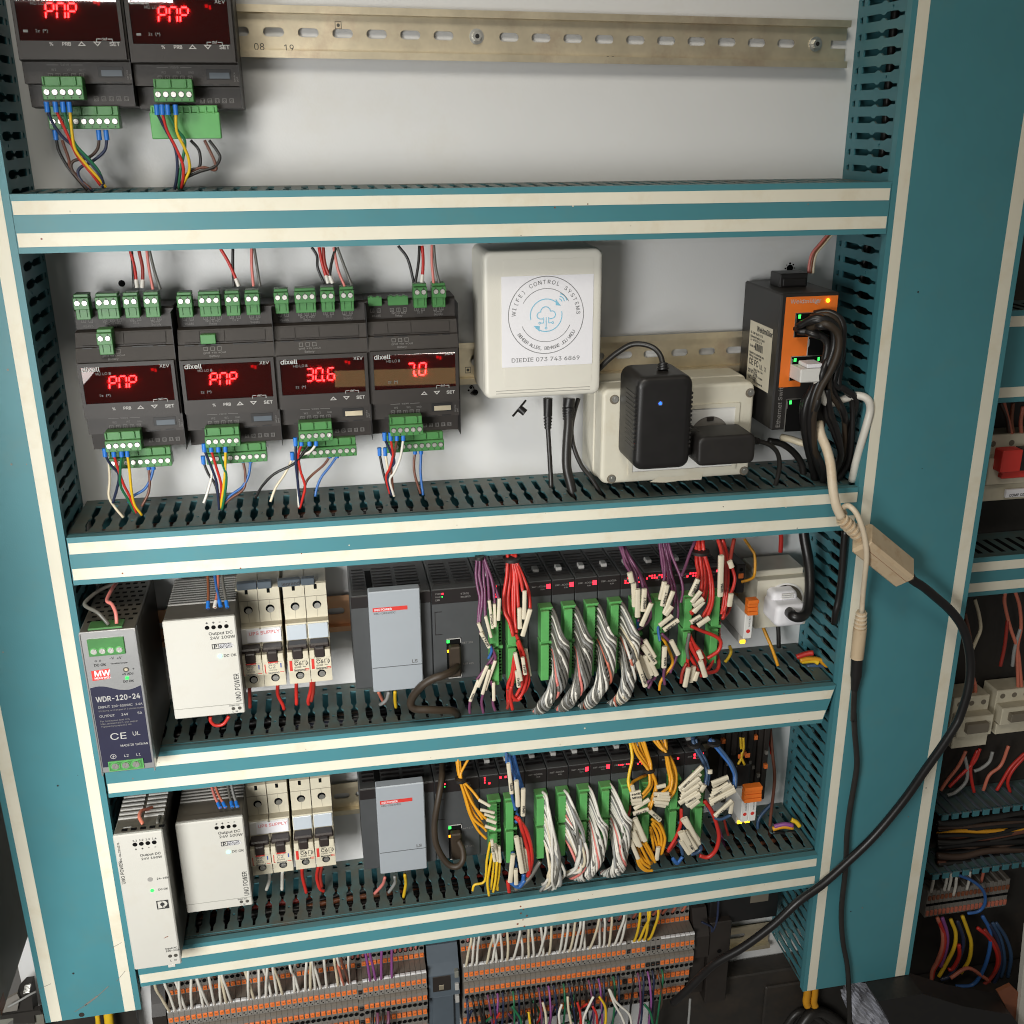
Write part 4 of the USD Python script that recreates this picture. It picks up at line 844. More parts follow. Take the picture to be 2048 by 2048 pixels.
PW.add('adjust_pot', [disc((x0 + 29.5, yf - .05, -340.6), 2.2, .3, 14)], 'psu_body'); PW.add('adjust_pot', disc((x0 + 29.6, yf - .3, -340.5), 1.3, .3, 10), 'zinc')
PW.add('green_lamp', disc((x0 + 29.4, yf - .05, -347.9), 1.3, .5, 12), 'led_green')
PW.add('lettering', [text('WDR-120-24', 4.3, (x0 + 4.4, y, -366.2), bold=True, wide=.8), text('INPUT', 2.0, (x0 + 5.2, y, -372)), text('200-500VAC', 1.9, (x0 + 15, y, -372), wide=.9), text('1.4A', 1.9, (x0 + 32.5, y, -372), wide=.9), text('OUTPUT', 2.0, (x0 + 5, y, -380)), text('24V', 2.0, (x0 + 21, y, -380)), text('5A', 2.0, (x0 + 33, y, -380))], 'print_white')
PW.add('lettering', [text(s, 1.25, (x0 + 5, y, z), wide=1.1) for s, z in (('50/60Hz or 2 phase of 3 phase system', -375), ('For continuous load only', -384), ('Max. ambient 60 C, use copper', -386.4), ('Tightening torque 0.5 Nm', -388.8))], 'print_dim')
PW.add('lettering', [text('CE', 5.6, (x0 + 10, y, -400.5), wide=1.3), text('UL', 3.4, (x0 + 27, y, -398.5)), text('MADE IN TAIWAN', 1.9, (x0 + 17, y, -407.5), wide=.9), text('L2', 2.2, (x0 + 18.5, y, -417)), text('L1', 2.2, (x0 + 27.5, y, -417))], 'print_white')
PW.add('earth_mark', extr(Point(0, 0).buffer(2.2).difference(Point(0, 0).buffer(1.8)).union(sbox(-.2, -1, .2, 1.2)).union(sbox(-1.1, -.4, 1.1, 0)), (x0 + 10.5, y + .1, -415.6), (1, 0, 0), (0, 0, 1), .12), 'print_white')
for r in range(9):
    for k in range(6): PW.add('vent_grille', bx(x0 + 3 + 6*k + (r % 2)*2, x0 + 6.5 + 6*k + (r % 2)*2, -95 + 8.5*r - 1.6, -95 + 8.5*r + 1.6, zt - .2, zt + .06, 0), 'void') if k < 6 and x0 + 6.5 + 6*k + (r % 2)*2 < x1 - 1 else None


def phoenix(label, x0, x1, zt, zb, yf, tall=False):
    t = T('power_supply', label, 'power supply', ((x0 + x1)/2, 0, (zt + zb)/2))
    W = x1 - x0; H = zt - zb; y = yf - .2
    t.add('case', bx(x0 + .3, x1 - .3, yf + 3, -9, zb + 1.5, zt - .5, .8), 'psu_body')
    t.add('front_cover', bx(x0, x1, yf, yf + 4, zb, zt, .9), 'psu_white')
    t.add('cover_lip', bx(x0 + .5, x1 - .5, yf + 4, yf + 11, zt - 3, zt - .1, .3), 'psu_body')
    rib0 = yf + (30 if not tall else 22)
    for k in range(14 if not tall else 13):
        a = rib0 + k*(4.6 if not tall else 6.0)
        if a > -14: break
        for p0, p1 in (((x0 + 1, x0 + W*.56), (x0 + W*.56, x1 - 1)) if not tall else ((x0 + 1, x0 + W*.5), (x0 + W*.56, x1 - 1))):
            t.add('cooling_rib', bx(p0, p1, a, a + (1.6 if not tall else 2.4), zt - .8, zt + .7, .2), 'psu_rib' if not tall else 'clip_grey')
    if not tall:
        for k in range(4):
            t.add('terminal_hole', disc((x0 + 33 + 4.9*k, yf - .02, zt - 8), 1.75, .08, 14), 'void')
        t.add('lettering', [text(s, 2.6, (x0 + 31.9 + 4.9*k, y, zt - 5), bold=True) for k, s in enumerate('++--')] + [text('Output DC', 2.5, (x0 + 33.5, y, zt - 14.6), wide=1.1), text('24V 100W', 2.5, (x0 + 34, y, zt - 18.5), wide=1.1), text('DC OK', 2.3, (x0 + 43, y, zt - 34.7))], 'print_black')
        t.add('brand_print', [extr(sbox(0, 0, 15, 4.4).difference(sbox(.5, .5, 5.0, 3.9)), (x0 + 35, y + .08, zt - 27), (1, 0, 0), (0, 0, 1), .1), text('P', 3.2, (x0 + 36.2, y, zt - 26.5), bold=True)], 'print_black'); t.add('brand_print', [text('PHOENIX', 1.7, (x0 + 40.4, y - .05, zt - 24.8), bold=True), text('CONTACT', 1.7, (x0 + 40.4, y - .05, zt - 26.8), bold=True)], 'sticker')
        t.add('green_lamp', disc((x0 + 40.2, yf - .02, zt - 33.5), 1.7, .5, 14), 'led_mint')
        t.add('lettering', text('UNO POWER', 4.0, (x0 + W - 2.0, y, zb + 11), ex=(0, 0, 1), ey=(-1, 0, 0), wide=.76), 'print_black')
        t.add('lettering', [text('Input AC', 1.4, (x0 + 43, y, zb + 7.4)), text('L  N', 1.6, (x0 + 45, y, zb + 1.6))], 'print_grey')
        for k in range(2): t.add('terminal_hole', disc((x0 + 46 + 5*k, yf - .02, zb + 5), 1.5, .06, 10), 'psu_body')
        t.add('step_line', bx(x0 + .2, x1 - .2, yf - .12, yf + .1, zb + 9, zb + 9.3, 0), 'cab_grey')
        t.add('terminal_shelf', [bx(x0 + 27, x1 - 1, yf + 4.2, yf + 26, zt - 1.5, zt - .6, .2)], 'psu_body')
    else:
        for k in range(4): t.add('terminal_hole', disc((x0 + 16 + 5.0*k, yf - .02, zt - 10), 1.9, .08, 14), 'void')
        t.add('lettering', [text(s, 1.7, (x0 + 14.5 + 5*k, y, zt - 7)) for k, s in enumerate(('1.1', '1.2', '1.3', '1.4'))] + [text(s, 2.2, (x0 + 15.2 + 5*k, y, zt - 15.4), bold=True) for k, s in enumerate('++--')] + [text('Output DC', 2.2, (x0 + 18.5, y, zt - 22), wide=1.1), text('24V 150W', 2.1, (x0 + 19, y, zt - 25.6), wide=1.1), text('24-28V', 1.8, (x0 + 28.5, y, zt - 46.6)), text('DC OK', 1.8, (x0 + 28.5, y, zt - 57.5)), text('Input AC', 1.7, (x0 + 27, y, zb + 17.5)), text('100-240V', 1.7, (x0 + 27, y, zb + 15)), text('L   N', 1.8, (x0 + 29.5, y, zb + 4.5))], 'print_black')
        t.add('lettering', [text('UNO POWER', 2.7, (x0 + 4.2, y, zt - 47), ex=(0, 0, 1), ey=(-1, 0, 0)), text('Ord.-No 2904376', 1.6, (x0 + 4.2, y, zt - 25.5), ex=(0, 0, 1), ey=(-1, 0, 0))], 'print_black')
        t.add('adjust_pot', disc((x0 + 23.5, yf - .02, zt - 45.6), 2.1, .25, 14), 'psu_rib'); t.add('green_lamp', disc((x0 + 23.8, yf - .02, zt - 56.8), 1.5, .4, 14), 'led_green')
        lg = sbox(0, 0, 9.6, 8.6).difference(sbox(.9, .8, 4.2, 7.8).union(sbox(4.9, .8, 6, 7.8)).union(Point(5.4, 5.0).buffer(3.1)).difference(sbox(4.3, 0, 4.8, 9)).difference(Point(4.6, 4.6).buffer(1.7))).union(Point(4.6, 4.6).buffer(1.5).difference(Point(4.6, 4.6).buffer(.9)))
        t.add('brand_print', extr(lg, (x0 + 25.5, y + .08, zt - 76.5), (1, 0, 0), (0, 0, 1), .1), 'print_black')
        for k in range(2): t.add('terminal_hole', disc((x0 + 30 + 4.6*k, yf - .02, zb + 10), 1.7, .06, 10), 'psu_body')
        t.add('dirt_mark', extr(Polygon([(0, 0), (2, 1.2), (4, 1.5), (3.4, 2.2), (1.4, 1.7)]), (x0 + 27, y + .08, zb + 29), (1, 0, 0), (0, 0, 1), .05), 'wire_rust')
        t.add('bottom_clip', bx(x0 + 27, x0 + 33, yf + .3, yf + 4, zb - 2.4, zb + .2, .3), 'psu_white')
        for k in range(5): t.add('terminal_hole', bx(x0 + 6 + 7.2*k, x0 + 10.5 + 7.2*k, yf + 5.5, yf + 8.5, zt - .2, zt + .12, 0), 'void')
        t.add('bolt_hole', bx(x0 + 7, x0 + 13, yf + 9.8, yf + 10.8, zt - .2, zt + .1, 0), 'clip_grey')
    return t


U0 = phoenix('upper white power supply printed UNO POWER, beside the metal one', 60.9, 115.8, -313.2, -400.2, -93)
U1 = phoenix('lower white power supply printed UNO POWER, wider of the lowest pair', 49.4, 104.6, -499.6, -591.8, -93)
U2 = phoenix('tall narrow white power supply with a square logo at lower left', 5.4, 43.6, -486.2, -622.6, -118, tall=True)
for zf, lst, who in ((ZG, [('rust', 1018, 225, 1018, 440, 'ferrule'), ('salmon', 1085, 225, 1062, 435, 'wire_white'), ('blue', 1062, 225, 1100, 430, 'ferrule'), ('grey', 1108, 220, 1143, 435, 'ferrule')], 'upper'),
                     (ZW, [('pink', 925, 170, 985, 325, 'ferrule'), ('salmon', 950, 165, 1022, 322, 'ferrule'), ('grey', 1035, 160, 1068, 320, 'ferrule'), ('lightgrey', 1060, 158, 1103, 318, 'ferrule')], 'lower')):
    for c, a, b, a2, b2, e in lst:
        wire(zf, [(a, b - 40, -55), (a, b, -60), ((a*2 + a2)/3 + 4, (b + b2)/2, -72), (a2, b2, -86)], (0, 0), c, f'{c} wire entering the top of the {who} wide white power supply', 1.15, None, None, e)
wire(ZG, [(470, 262, -60), (330, 320, -75), (235, 395, -92), (235, 430, -98), (310, 470, -104), (380, 545, -107)], (0, 0), 'grey', 'grey wire looping into the top of the metal power supply', 1.5)
wire(ZG, [(440, 265, -62), (400, 320, -78), (368, 390, -92), (400, 415, -98), (425, 470, -104), (432, 540, -107)], (0, 0), 'pink', 'pink wire bending into the top of the metal power supply', 1.4)
wire(ZW, [(620, 235, -60), (600, 280, -70), (520, 325, -84), (455, 345, -96), (438, 385, -104), (462, 435, -110)], (0, 0), 'salmon', 'reddish wire bending into the top of the tall power supply', 1.5)
wire(ZW, [(640, 330, -70), (590, 360, -88), (565, 400, -102), (560, 430, -108)], (0, 0), 'grey', 'greyish wire bending into the top of the tall power supply', 1.3)
wire(ZG, [(1035, 1140, -80), (1038, 1170, -80), (1070, 1195, -80), (1120, 1185, -80), (1155, 1135, -80)], (0, 0), 'red', 'red wire loop under the upper white power supply', 1.5)

# ------------------------------------------------------------------ circuit breakers
BP = Polygon([(-4, 41), (-44, 41), (-46, 40), (-46, 9), (-53, 8.4), (-53, -7), (-59, -8), (-60.5, -14), (-68, -15.2), (-68, -29), (-62, -30), (-62, -43.5), (-40, -45), (-4, -45)])


def breaker(x, zc, style, label, w=17.8):
    t = T('circuit_breaker', label, 'circuit breaker', (x + w/2, 0, zc), None)
    t.add('body', extr(BP, (x, 0, zc), (0, 1, 0), (0, 0, 1), w - .35), 'breaker')
    for xx, ww, zz in ((x + 5.5, 5.5, 32.6), (x + 3.6, 9.5, 30.0)): t.add('front_slit', bx(xx, xx + ww, -46.15, -45.9, zc + zz, zc + zz + .6, 0), 'sticker_old')
    t.add('front_slit', bx(x + 7.5, x + 10, -46.1, -45.9, zc + 35, zc + 39.5, 0), 'void')
    t.add('face_joint', bx(x + .1, x + w - .4, -46.12, -45.9, zc + 28.6, zc + 29, 0), 'breaker_shade')
    t.add('seam', bx(x + w/2 - .12, x + w/2 + .08, -46.12, -45.9, zc + 9.5, zc + 28.4, 0), 'breaker_shade')
    c = np.array([x + w/2, -46.02, zc + 20.6]); h = t.add('screw_hole', disc(c, 3.6, .16, 18), 'void'); t.add('screw', [disc(c + [.4, -.15, -.9], 2.6, .15, 14)], 'steel', h)
    t.add('label_holder', bx(x + .6, x + w - 1, -54.2, -52.8, zc - 6.6, zc + 7, .3), 'breaker_clear' if style == 'C6' else 'ivory_white')
    t.add('toggle_bar', [bx(x + .4, x + w - .8, -64.5, -53.5, zc - 14.6, zc - 6.8, 1.2)], 'toggle')
    t.add('toggle', [bx(x + 4.6, x + 12.6, -69.4, -60, zc - 17.4, zc - 8.6, .8)], 'toggle')
    for a, b in ((.2, 4.3), (12.9, w - .6)): t.add('toggle_guard', bx(x + a, x + b, -68.6, -60, zc - 18, zc - 10.4, .4), 'breaker')
    ey = (0, 0, 1); F = lambda a, b: np.array([x + a, -68.12, zc + b])
    if style == 'C6':
        t.add('red_tag', extr(sbox(0, 0, 2.3, 9.4), F(1.3, -28), (1, 0, 0), ey, .1), 'print_red')
        t.add('lettering', [text('C6', 3.3, F(5, -23.2), ey=ey, bold=True), text('230V', 1.2, F(5, -19.6), ey=ey), text('6000', 1.6, F(5, -25.8), ey=ey), text('legrand', 1.9, F(4.6, -28.6), ey=ey, bold=True)], 'print_black')
        t.add('symbol', [extr(unary_union([sbox(0, 0, .4, 4), sbox(0, 3.7, 2.2, 4.1), sbox(0, -1.4, 2.4, -1), sbox(2.6, .4, 3.0, 3), LineString([(3, 0), (4.4, 2), (3, 4)]).buffer(.25)]), F(12, -23.6), (1, 0, 0), ey, .1)], 'print_black')
        t.add('red_line', [extr(sbox(0, 0, 3.6, .6), F(13.4, -27.4), (1, 0, 0), ey, .1), extr(sbox(0, 0, 3.6, .5), F(13.4, -28.6), (1, 0, 0), ey, .1)], 'print_red')
    else:
        t.add('red_line', [extr(sbox(0, 0, .7, 8.4), F(1.5, -28), (1, 0, 0), ey, .1), extr(sbox(0, 0, 1.6, .6), F(1.5, -28), (1, 0, 0), ey, .1), extr(sbox(0, 0, 3.4, .5), F(13.6, -27.8), (1, 0, 0), ey, .1)], 'print_red')
        t.add('lettering', [text('C2', 3.3, F(4.4, -23.8), ey=ey), text('DX3', 1.3, F(4.4, -19.9), ey=ey), text('2A', 1.3, F(10, -19.9), ey=ey), text('230/400', 1.2, F(4.4, -26), ey=ey), text('legrand', 1.8, F(4, -28.8), ey=ey, bold=True)], 'print_grey')
        t.add('blue_tag', extr(sbox(0, 0, 1.0, 4), F(14.2, -23.6), (1, 0, 0), ey, .1), 'print_blue')
        t.add('red_flag', bx(x + 4.6, x + 12.6, -69.6, -66, zc - 18.2, zc - 17.4, .2), 'print_red')
    c = np.array([x + w/2, -62.02, zc - 36]); h = t.add('screw_hole', disc(c, 3.5, .16, 18), 'void'); t.add('screw', [disc(c + [.3, -.15, -.3], 2.6, .15, 12), bx(c[0] - 1.6, c[0] + 2.0, c[1] - .5, c[1] - .2, c[2] - .6, c[2], 0)], 'steel', h)
    return t


for row, zc, xs_, who in (('upper', -351.5, (113.4, 131.2, 151.6, 169.6), 'upper'), ('lower', -541.8, (104.2, 122.4, 142.4, 160.6), 'lower')):
    for k, st_, nm in ((0, 'C2', f'first breaker of the {who} row, half in the shade of the power supply'), (1, 'C2', f'second breaker of the {who} row, marked C2'), (2, 'C6', f'third breaker of the {who} row, first marked C6'), (3, 'C6', f'rightmost breaker of the {who} row, marked C6 beside the bare rail')):
        breaker(xs_[k], zc + (0 if row == 'upper' else (.2*k)), st_, nm)
    x, zz = xs_[0], zc
    lb = T('breaker_label', f'white strip hand lettered UPS SUPPLY in red across the {who} breaker pair', 'label', (x + 18, -54, zz))
    lb.add('strip', bx(x + 6.5, x + 34.2, -54.9, -54.4, zz - 5.4, zz + 6.4, .15), 'sticker'); lb.add('lettering', text('UPS SUPPLY', 3.0, (x + 8, -54.95, zz + 1.4), ex=(1, 0, .03), wide=1.0), 'print_red')
bb = T('busbar_label', 'slate grey snap on label strip above the upper breakers', 'label strip', (150, -40, -309))
for a, b, s in ((115, 131, ''), (131.6, 143, ''), (148, 166.5, 'legrand'), (167, 178, '')):
    bb.add('clip', bx(a, b, -46.8, -41, -312.4, -306.2, .5), 'slate')
    if s: bb.add('lettering', text(s, 3.0, (a + 3, -46.9, -311), bold=True), 'print_black')
for zf, lst, who in ((ZG, [('darkred', [(1285, 950, -48), (1288, 1000, -42), (1290, 1080, -40)]), ('red', [(1468, 930, -52), (1470, 1000, -46), (1500, 1060, -44), (1510, 1090, -42)]), ('red', [(1588, 915, -52), (1588, 980, -46), (1590, 1060, -44)]), ('red', [(1685, 905, -52), (1682, 960, -46), (1665, 1030, -44), (1668, 1060, -42)]), ('darkred', [(1702, 905, -52), (1698, 970, -46), (1685, 1040, -44)])], 'upper'),
                     (ZW, [('white', [(1318, 760, -52), (1318, 820, -46), (1300, 880, -42)]), ('white', [(1408, 750, -52), (1406, 820, -46), (1405, 880, -42)]), ('red', [(1540, 735, -52), (1545, 800, -46), (1570, 900, -42)]), ('red', [(1655, 715, -52), (1640, 790, -46), (1660, 870, -44), (1690, 890, -42)]), ('darkred', [(1676, 715, -52), (1665, 790, -46), (1675, 860, -44)])], 'lower')):
    for i, (c, pts) in enumerate(lst):
        nth = ('first', 'second', 'third', 'fourth', 'fifth')[i]
        wire(zf, pts, (0, 0), c, f'{nth} wire from the left below the {who} breakers, {c}', 1.6)

# ------------------------------------------------------------------ controller racks with their module rows
def sleeve(t, p, q, w=3.4, th=2.4, s=None, parent=None, m='wire_sleeve'):
    h = t.add('marker_sleeve', slab(p, q, w*.86, max(th, w*.62), n=10), m, parent, smooth=50)
    if s:
        p, q = np.array(p, float), np.array(q, float)
        if q[2] < p[2]: p, q = q, p
        d = (q - p)/np.linalg.norm(q - p); n = np.array([0, -1.0, 0]); n -= d*(n@d); n /= np.linalg.norm(n); up = np.cross(n, d)
        L = np.linalg.norm(q - p)
        t.add('lettering', text(s, min(w*.5, 1.9), p + d*L*.12 + n*(max(th, w*.7)/2 + .05) - up*w*.22, ex=d, ey=up, bold=True, wide=1.1), 'print_black', h)


def rack(dx, dz, who, leds, xs_mod):
    """one module row: base unit, processor unit and nine slim modules with green terminal covers"""
    yf = -80; zt, zb = -311 + dz, -396.5 + dz
    p = T('power_module', f'wide grey power module with a silver cover, left end of the {who} rack', 'module', (240 + dx, 0, (zt + zb)/2))
    a, b = 206 + dx, 271.5 + dx
    p.add('body', bx(a, b, yf, -12, zb, zt, 1), 'plc'); p.add('top_step', bx(a + .3, b, yf - .2, yf + 2, zt - 11, zt - .5, .4), 'plc_dark')
    p.add('cover', bx(220 + dx, 261.6 + dx, yf - 10, yf, -395.2 + dz, -304 + dz, .8), 'plc_silver')
    p.add('cover_joint', bx(220.3 + dx, 261.3 + dx, yf - 10.12, yf - 9.9, -372.6 + dz, -372.1 + dz, 0), 'plc')
    p.add('red_band', bx(223 + dx, 251 + dx, yf - 10.14, yf - 9.9, -321.5 + dz, -318 + dz, 0), 'print_red')
    p.add('lettering', [text('XGI POWER', 1.8, (224 + dx, yf - 10.2, -320.7 + dz), bold=True)], 'sticker'); p.add('lettering', [text('XBC-DR64HDC', 1.7, (223.5 + dx, yf - 10.15, -324 + dz)), text('LS', 3.0, (252.5 + dx, yf - 10.15, -370.5 + dz), bold=True)], 'print_grey')
    for k in range(8):
        for c, d in ((3, 13), (20, 36), (39, 58)): p.add('vent_grille', bx(a + c, a + d, -70 + 6.2*k, -67 + 6.2*k, zt - .1, zt + .5, .1), 'plc_dark')
    p.add('top_slot', bx(a + 14, a + 19, -72, -30, zt - .1, zt + .3, 0), 'void')
    c = T('processor_module', f'dark processor module with a network socket in the {who} rack', 'module', (290 + dx, 0, (zt + zb)/2))
    a, b = 271.9 + dx, 311.5 + dx
    c.add('body', bx(a, b, yf, -12, zb + 1, zt, .8), 'plc'); c.add('lamp_panel', bx(a + .2, b - .1, yf - .4, yf + 1, zt - 13, zt - .6, .2), 'plc_dark')
    for k in range(8):
        for e, d in ((3, 17), (21, 36)): c.add('vent_grille', bx(a + e, a + d, -70 + 6.2*k, -67 + 6.2*k, zt - .1, zt + .5, .1), 'plc_dark')
    c.add('lettering', [text('PWR', 1.5, (a + 3, yf - .5, zt - 4.5)), text('RUN', 1.5, (a + 3, yf - .5, zt - 7.2)), text('ERR', 1.5, (a + 3, yf - .5, zt - 10)), text('STATE', 1.6, (a + 24, yf - .5, zt - 6)), text('RD/MOD', 1.5, (a + 24, yf - .5, zt - 8.8))], 'print_dim')
    c.add('red_lamp', bx(a + 8.2, a + 9.8, yf - .7, yf - .3, zt - 4.6, zt - 3.1, 0), 'led_module'); c.add('green_lamp', bx(a + 8.2, a + 9.3, yf - .6, yf - .3, zt - 7, zt - 6.1, 0), 'led_green')
    c.add('port_bracket', [bx(a + 2, a + 2.5, yf - .15, yf, -352 + dz, -331 + dz, 0), bx(a + 2, a + 8, yf - .15, yf, -331.6 + dz, -331 + dz, 0), bx(a + 2, a + 8, yf - .15, yf, -352.4 + dz, -351.8 + dz, 0)], 'plc_dark')
    A = (283 + dx - (dx and .3), -356.5 + dz - (dz and 2.5))
    s = c.add('network_port', bx(A[0], A[0] + 12, yf - .25, yf + .1, A[1] - 37.5, A[1], 0), 'void')
    c.add('port_rim', [bx(A[0], A[0] + 12.3, yf - .6, yf, A[1] - .8, A[1], 0), bx(A[0] + 11.6, A[0] + 12.3, yf - .6, yf, A[1] - 4.5, A[1], 0), bx(A[0] + 1, A[0] + 12.3, yf - .6, yf, A[1] - 37.6, A[1] - 36.8, 0), bx(A[0] + 11.6, A[0] + 12.3, yf - .6, yf, A[1] - 37.5, A[1] - 34, 0)], 'clip_grey', s)
    c.add('green_lamp', bx(A[0] + .2, A[0] + 2.6, yf - .7, yf - .3, A[1] - 4, A[1] - 1.2, .2), 'led_green', s); c.add('amber_lamp', bx(A[0] + .2, A[0] + 2.6, yf - .7, yf - .3, A[1] - 13, A[1] - 10.4, .2), 'led_amber', s)
    c.add('network_plug', bx(A[0] + 1.5, A[0] + 11, yf - 8, yf - .3, A[1] - 33, A[1] - 5, 1.2), 'brown_cable', s)
    c.add('lettering', [text('NET 232', 1.6, (A[0] + 13.5, yf - .2, A[1] - 6)), text('NET 485', 1.6, (A[0] + 13.5, yf - .2, A[1] - 26))], 'print_dim')
    ordn = ('first', 'second', 'third', 'fourth', 'fifth', 'sixth', 'seventh', 'eighth', 'ninth', 'tenth')
    for i, (a, b, g) in enumerate(xs_mod):
        a, b, g = a + dx, b + dx, g + dx
        m = T('terminal_module', f'{ordn[i]} slim module from the left in the {who} rack, with green terminal covers', 'module', ((a + b)/2, 0, (zt + zb)/2), f'slim modules of the {who} rack')
        m.add('body', bx(a + .1, b - .15, yf, -12, zb + .6, zt, .6), 'plc'); m.add('lamp_panel', bx(a + .2, b - .2, yf - .5, yf + 1, zt - 13.6, zt - .5, .2), 'plc_dark')
        for k in range(8): m.add('vent_grille', bx(a + 2, b - 2, -72 + 6.2*k, -69 + 6.2*k, zt - .1, zt + .5, .1), 'plc_dark')
        m.add('top_clip', bx(a + 7.5, a + 12.5, -62, -54, zt - .2, zt + 3.2, .5), 'clip_grey')
        if i > 1: m.add('lettering', [text('XBF-AD08A', 1.5, (a + 2.2, yf - .6, zt - 5.4), wide=1.1), text('RUN', 1.2, (a + 10, yf - .6, zt - 8))], 'print_dim')
        for z1, z0 in ((-332.5 + dz, -361 + dz), (-364 + dz, -397.5 + dz)):
            q = m.add('terminal_cover', [bx(g, g + 7.0, yf - 14, yf - .4, z0, z1, .5), bx(g - .2, g + 11, yf - 10, yf - .2, z1 - 1.2, z1 + 1.6, .3)], 'plug_bright')
            m.add('terminal_strip', [bx(g + 7.0, g + 10.6, yf - 8, yf - .4, z0 + .4, z1 - .6, .2)] + [bx(g + 6.9, g + 9.8, yf - 9, yf - 8, z1 - 3.5 - 3.1*k, z1 - 2.2 - 3.1*k, 0) for k in range(9)], 'plug_green', q)
            m.add('wire_entry', [bx(g + 8, g + 10, yf - 8.2, yf - 7.9, z1 - 2.0 - 3.1*k, z1 - .6 - 3.1*k, 0) for k in range(9)], 'void', q)
        for (lx, lz, w, h, mm) in leds.get(i, ()): m.add('red_lamp', bx(a + lx, a + lx + w, yf - .9, yf - .4, zt + lz - h, zt + lz, 0), mm)


grid = lambda x0, z0, nx, nz, sx, sz, skip=0: [(x0 + sx*i, z0 - sz*j, sx*.55, sz*.6, 'led_module') for i in range(nx) for j in range(nz) if (i*7 + j*5 + skip) % 4]
MODS = [(311.9, 329.5, 318.2), (329.9, 353, 333), (353.4, 373, 361.1), (373.4, 393, 381), (393.4, 413, 400.7), (413.4, 433, 421.1), (433.4, 453, 440.1), (453.4, 478, 460), (478.4, 503, 486.2), (503.4, 524, 511.2)]
rack(0, 0, 'upper', {0: grid(7.4, -1.2, 1, 5, 2, 2.3, 1) + grid(13, -.6, 1, 5, 2, 2.3, 2), 2: [(15, -3.0, 3.4, 4.2, 'led_module')], 3: [(15, -3.0, 3.4, 4.2, 'led_module')], 4: [(15, -3.0, 3.4, 4.2, 'led_module')], 6: grid(3, -3.2, 6, 3, 2.4, 2.1), 7: grid(2, -2.6, 9, 2, 2.2, 2.2), 8: grid(13, -3.5, 4, 2, 2.6, 2.4), 9: [(14.5, -3, 1.8, 1.8, 'led_module')]}, MODS)
rack(-3.2, -184.2, 'lower', {0: grid(4, -1.2, 1, 4, 2, 2.5, 1) + [(8, -7.4, 1.6, 1.6, 'led_module')], 1: [(0 + 4.6*k, -2.6, 1.8, 1.9, 'led_module') for k in range(4)], 4: [(15, -3.0, 3.2, 4.2, 'led_module')], 5: [(15, -3.0, 3.2, 4.2, 'led_module')], 6: grid(4, -4.4, 8, 1, 1.9, 1.9), 7: grid(4, -3.4, 4, 2, 2.0, 2.0), 8: [(17, -4.0, 1.8, 1.8, 'led_module')], 9: [(8, -2.2, 1.9, 1.9, 'led_module'), (8, -5.4, 1.7, 1.7, 'led_module'), (12.5, -2.2, 1.4, 1.6, 'led_module'), (16, -2.2, 1.6, 1.8, 'led_module')]}, MODS)
cable(ZC, [(985, 1060, -88), (955, 1090, -96), (880, 1125, -102), (800, 1150, -102), (720, 1200, -100), (655, 1270, -96), (625, 1340, -92), (660, 1385, -92), (760, 1390, -92), (860, 1395, -90), (950, 1400, -86), (985, 1425, -76), (960, 1445, -50)], (0, 0), 3.4, 'brown_cable', 'dusty brown network lead from the upper processor down on to the duct')
cable(ZI, [(840, 300, -60), (830, 450, -84), (805, 600, -92), (780, 760, -94), (785, 900, -96), (830, 1010, -98), (890, 1080, -100), (950, 1090, -102), (990, 1040, -102), (985, 960, -96), (955, 900, -90)], (0, 0), 2.8, 'brown_cable', 'dusty brown network lead curving along the left of the lower processor')
for zf, lst, who in ((ZC, [('salmon', [(378, 1255), (400, 1300), (420, 1340)]), ('lightgrey', [(455, 1255), (440, 1310), (410, 1340), (390, 1350)]), ('yellow', [(505, 1250), (505, 1310), (512, 1370)])], 'upper'), (ZI, [('pink', [(410, 1170), (395, 1220), (335, 1290)]), ('lightgrey', [(482, 1165), (485, 1210), (440, 1280)]), ('yellow', [(558, 1150), (565, 1220), (548, 1320)])], 'lower')):
    for c, pts in lst: wire(zf, pts, (-84, -62), c, f'{c} wire under the silver cover of the {who} power module', 1.5)


def twist(label, x, ztop, zbot, endx, endz, cols, N=17, turns=.85, R0=6.6, y=-100, group=None, bulge=3.0, seed=0):
    """wires leaving a module one above the other and twisted into one rope that drops into the duct"""
    r = random.Random(seed); t = T('wire_bundle', label, 'wire bundle', (endx, y + 20, endz), group)
    axis = spline([(x + 4.5, y, ztop + 4), (x + 5 + bulge*.6, y - 3, ztop - 18), (x + 4.5 + bulge*.7, y - 5, (ztop + zbot)/2), (x + 3.5 + bulge*.5, y - 4, zbot), (endx + 2, y, (zbot + endz)/2), (endx, y + 10, endz + 6), (endx - 3, y + 24, endz - 6)], 8)
    m = len(axis) - 1
    A = lambda u: axis[min(int(u*m), m - 1)]*(1 - (u*m - min(int(u*m), m - 1))) + axis[min(int(u*m), m - 1) + 1]*(u*m - min(int(u*m), m - 1))
    for k in range(N):
        t0 = .03 + .62*k/N; z0 = ztop - (ztop - zbot)*(k/N)**.95
        P = [np.array([x, y + 15, z0 + 1]), np.array([x + 1.2, y + 6, z0 + .6])]
        ph = r.uniform(-.25, .25)
        for u in np.linspace(t0 + .05, 1, 20):
            s = (u - t0)/(1 - t0); th = math.pi - .2 - turns*2*math.pi*(u - t0) + ph
            grow = min(1, .35 + 1.6*min(u/.35, 1)*.5) * (1 - .25*max(0, u - .8)/.2)
            rr = R0*grow*(.9 + .1*r.random()); q = A(u) + np.array([rr*math.cos(th), -rr*math.sin(th), 0]); P.append(q)
        c = cols[k % len(cols)]
        t.add('wire', tube(P, 1.2, 7, 4), 'wire_' + c, smooth=True)
    return t


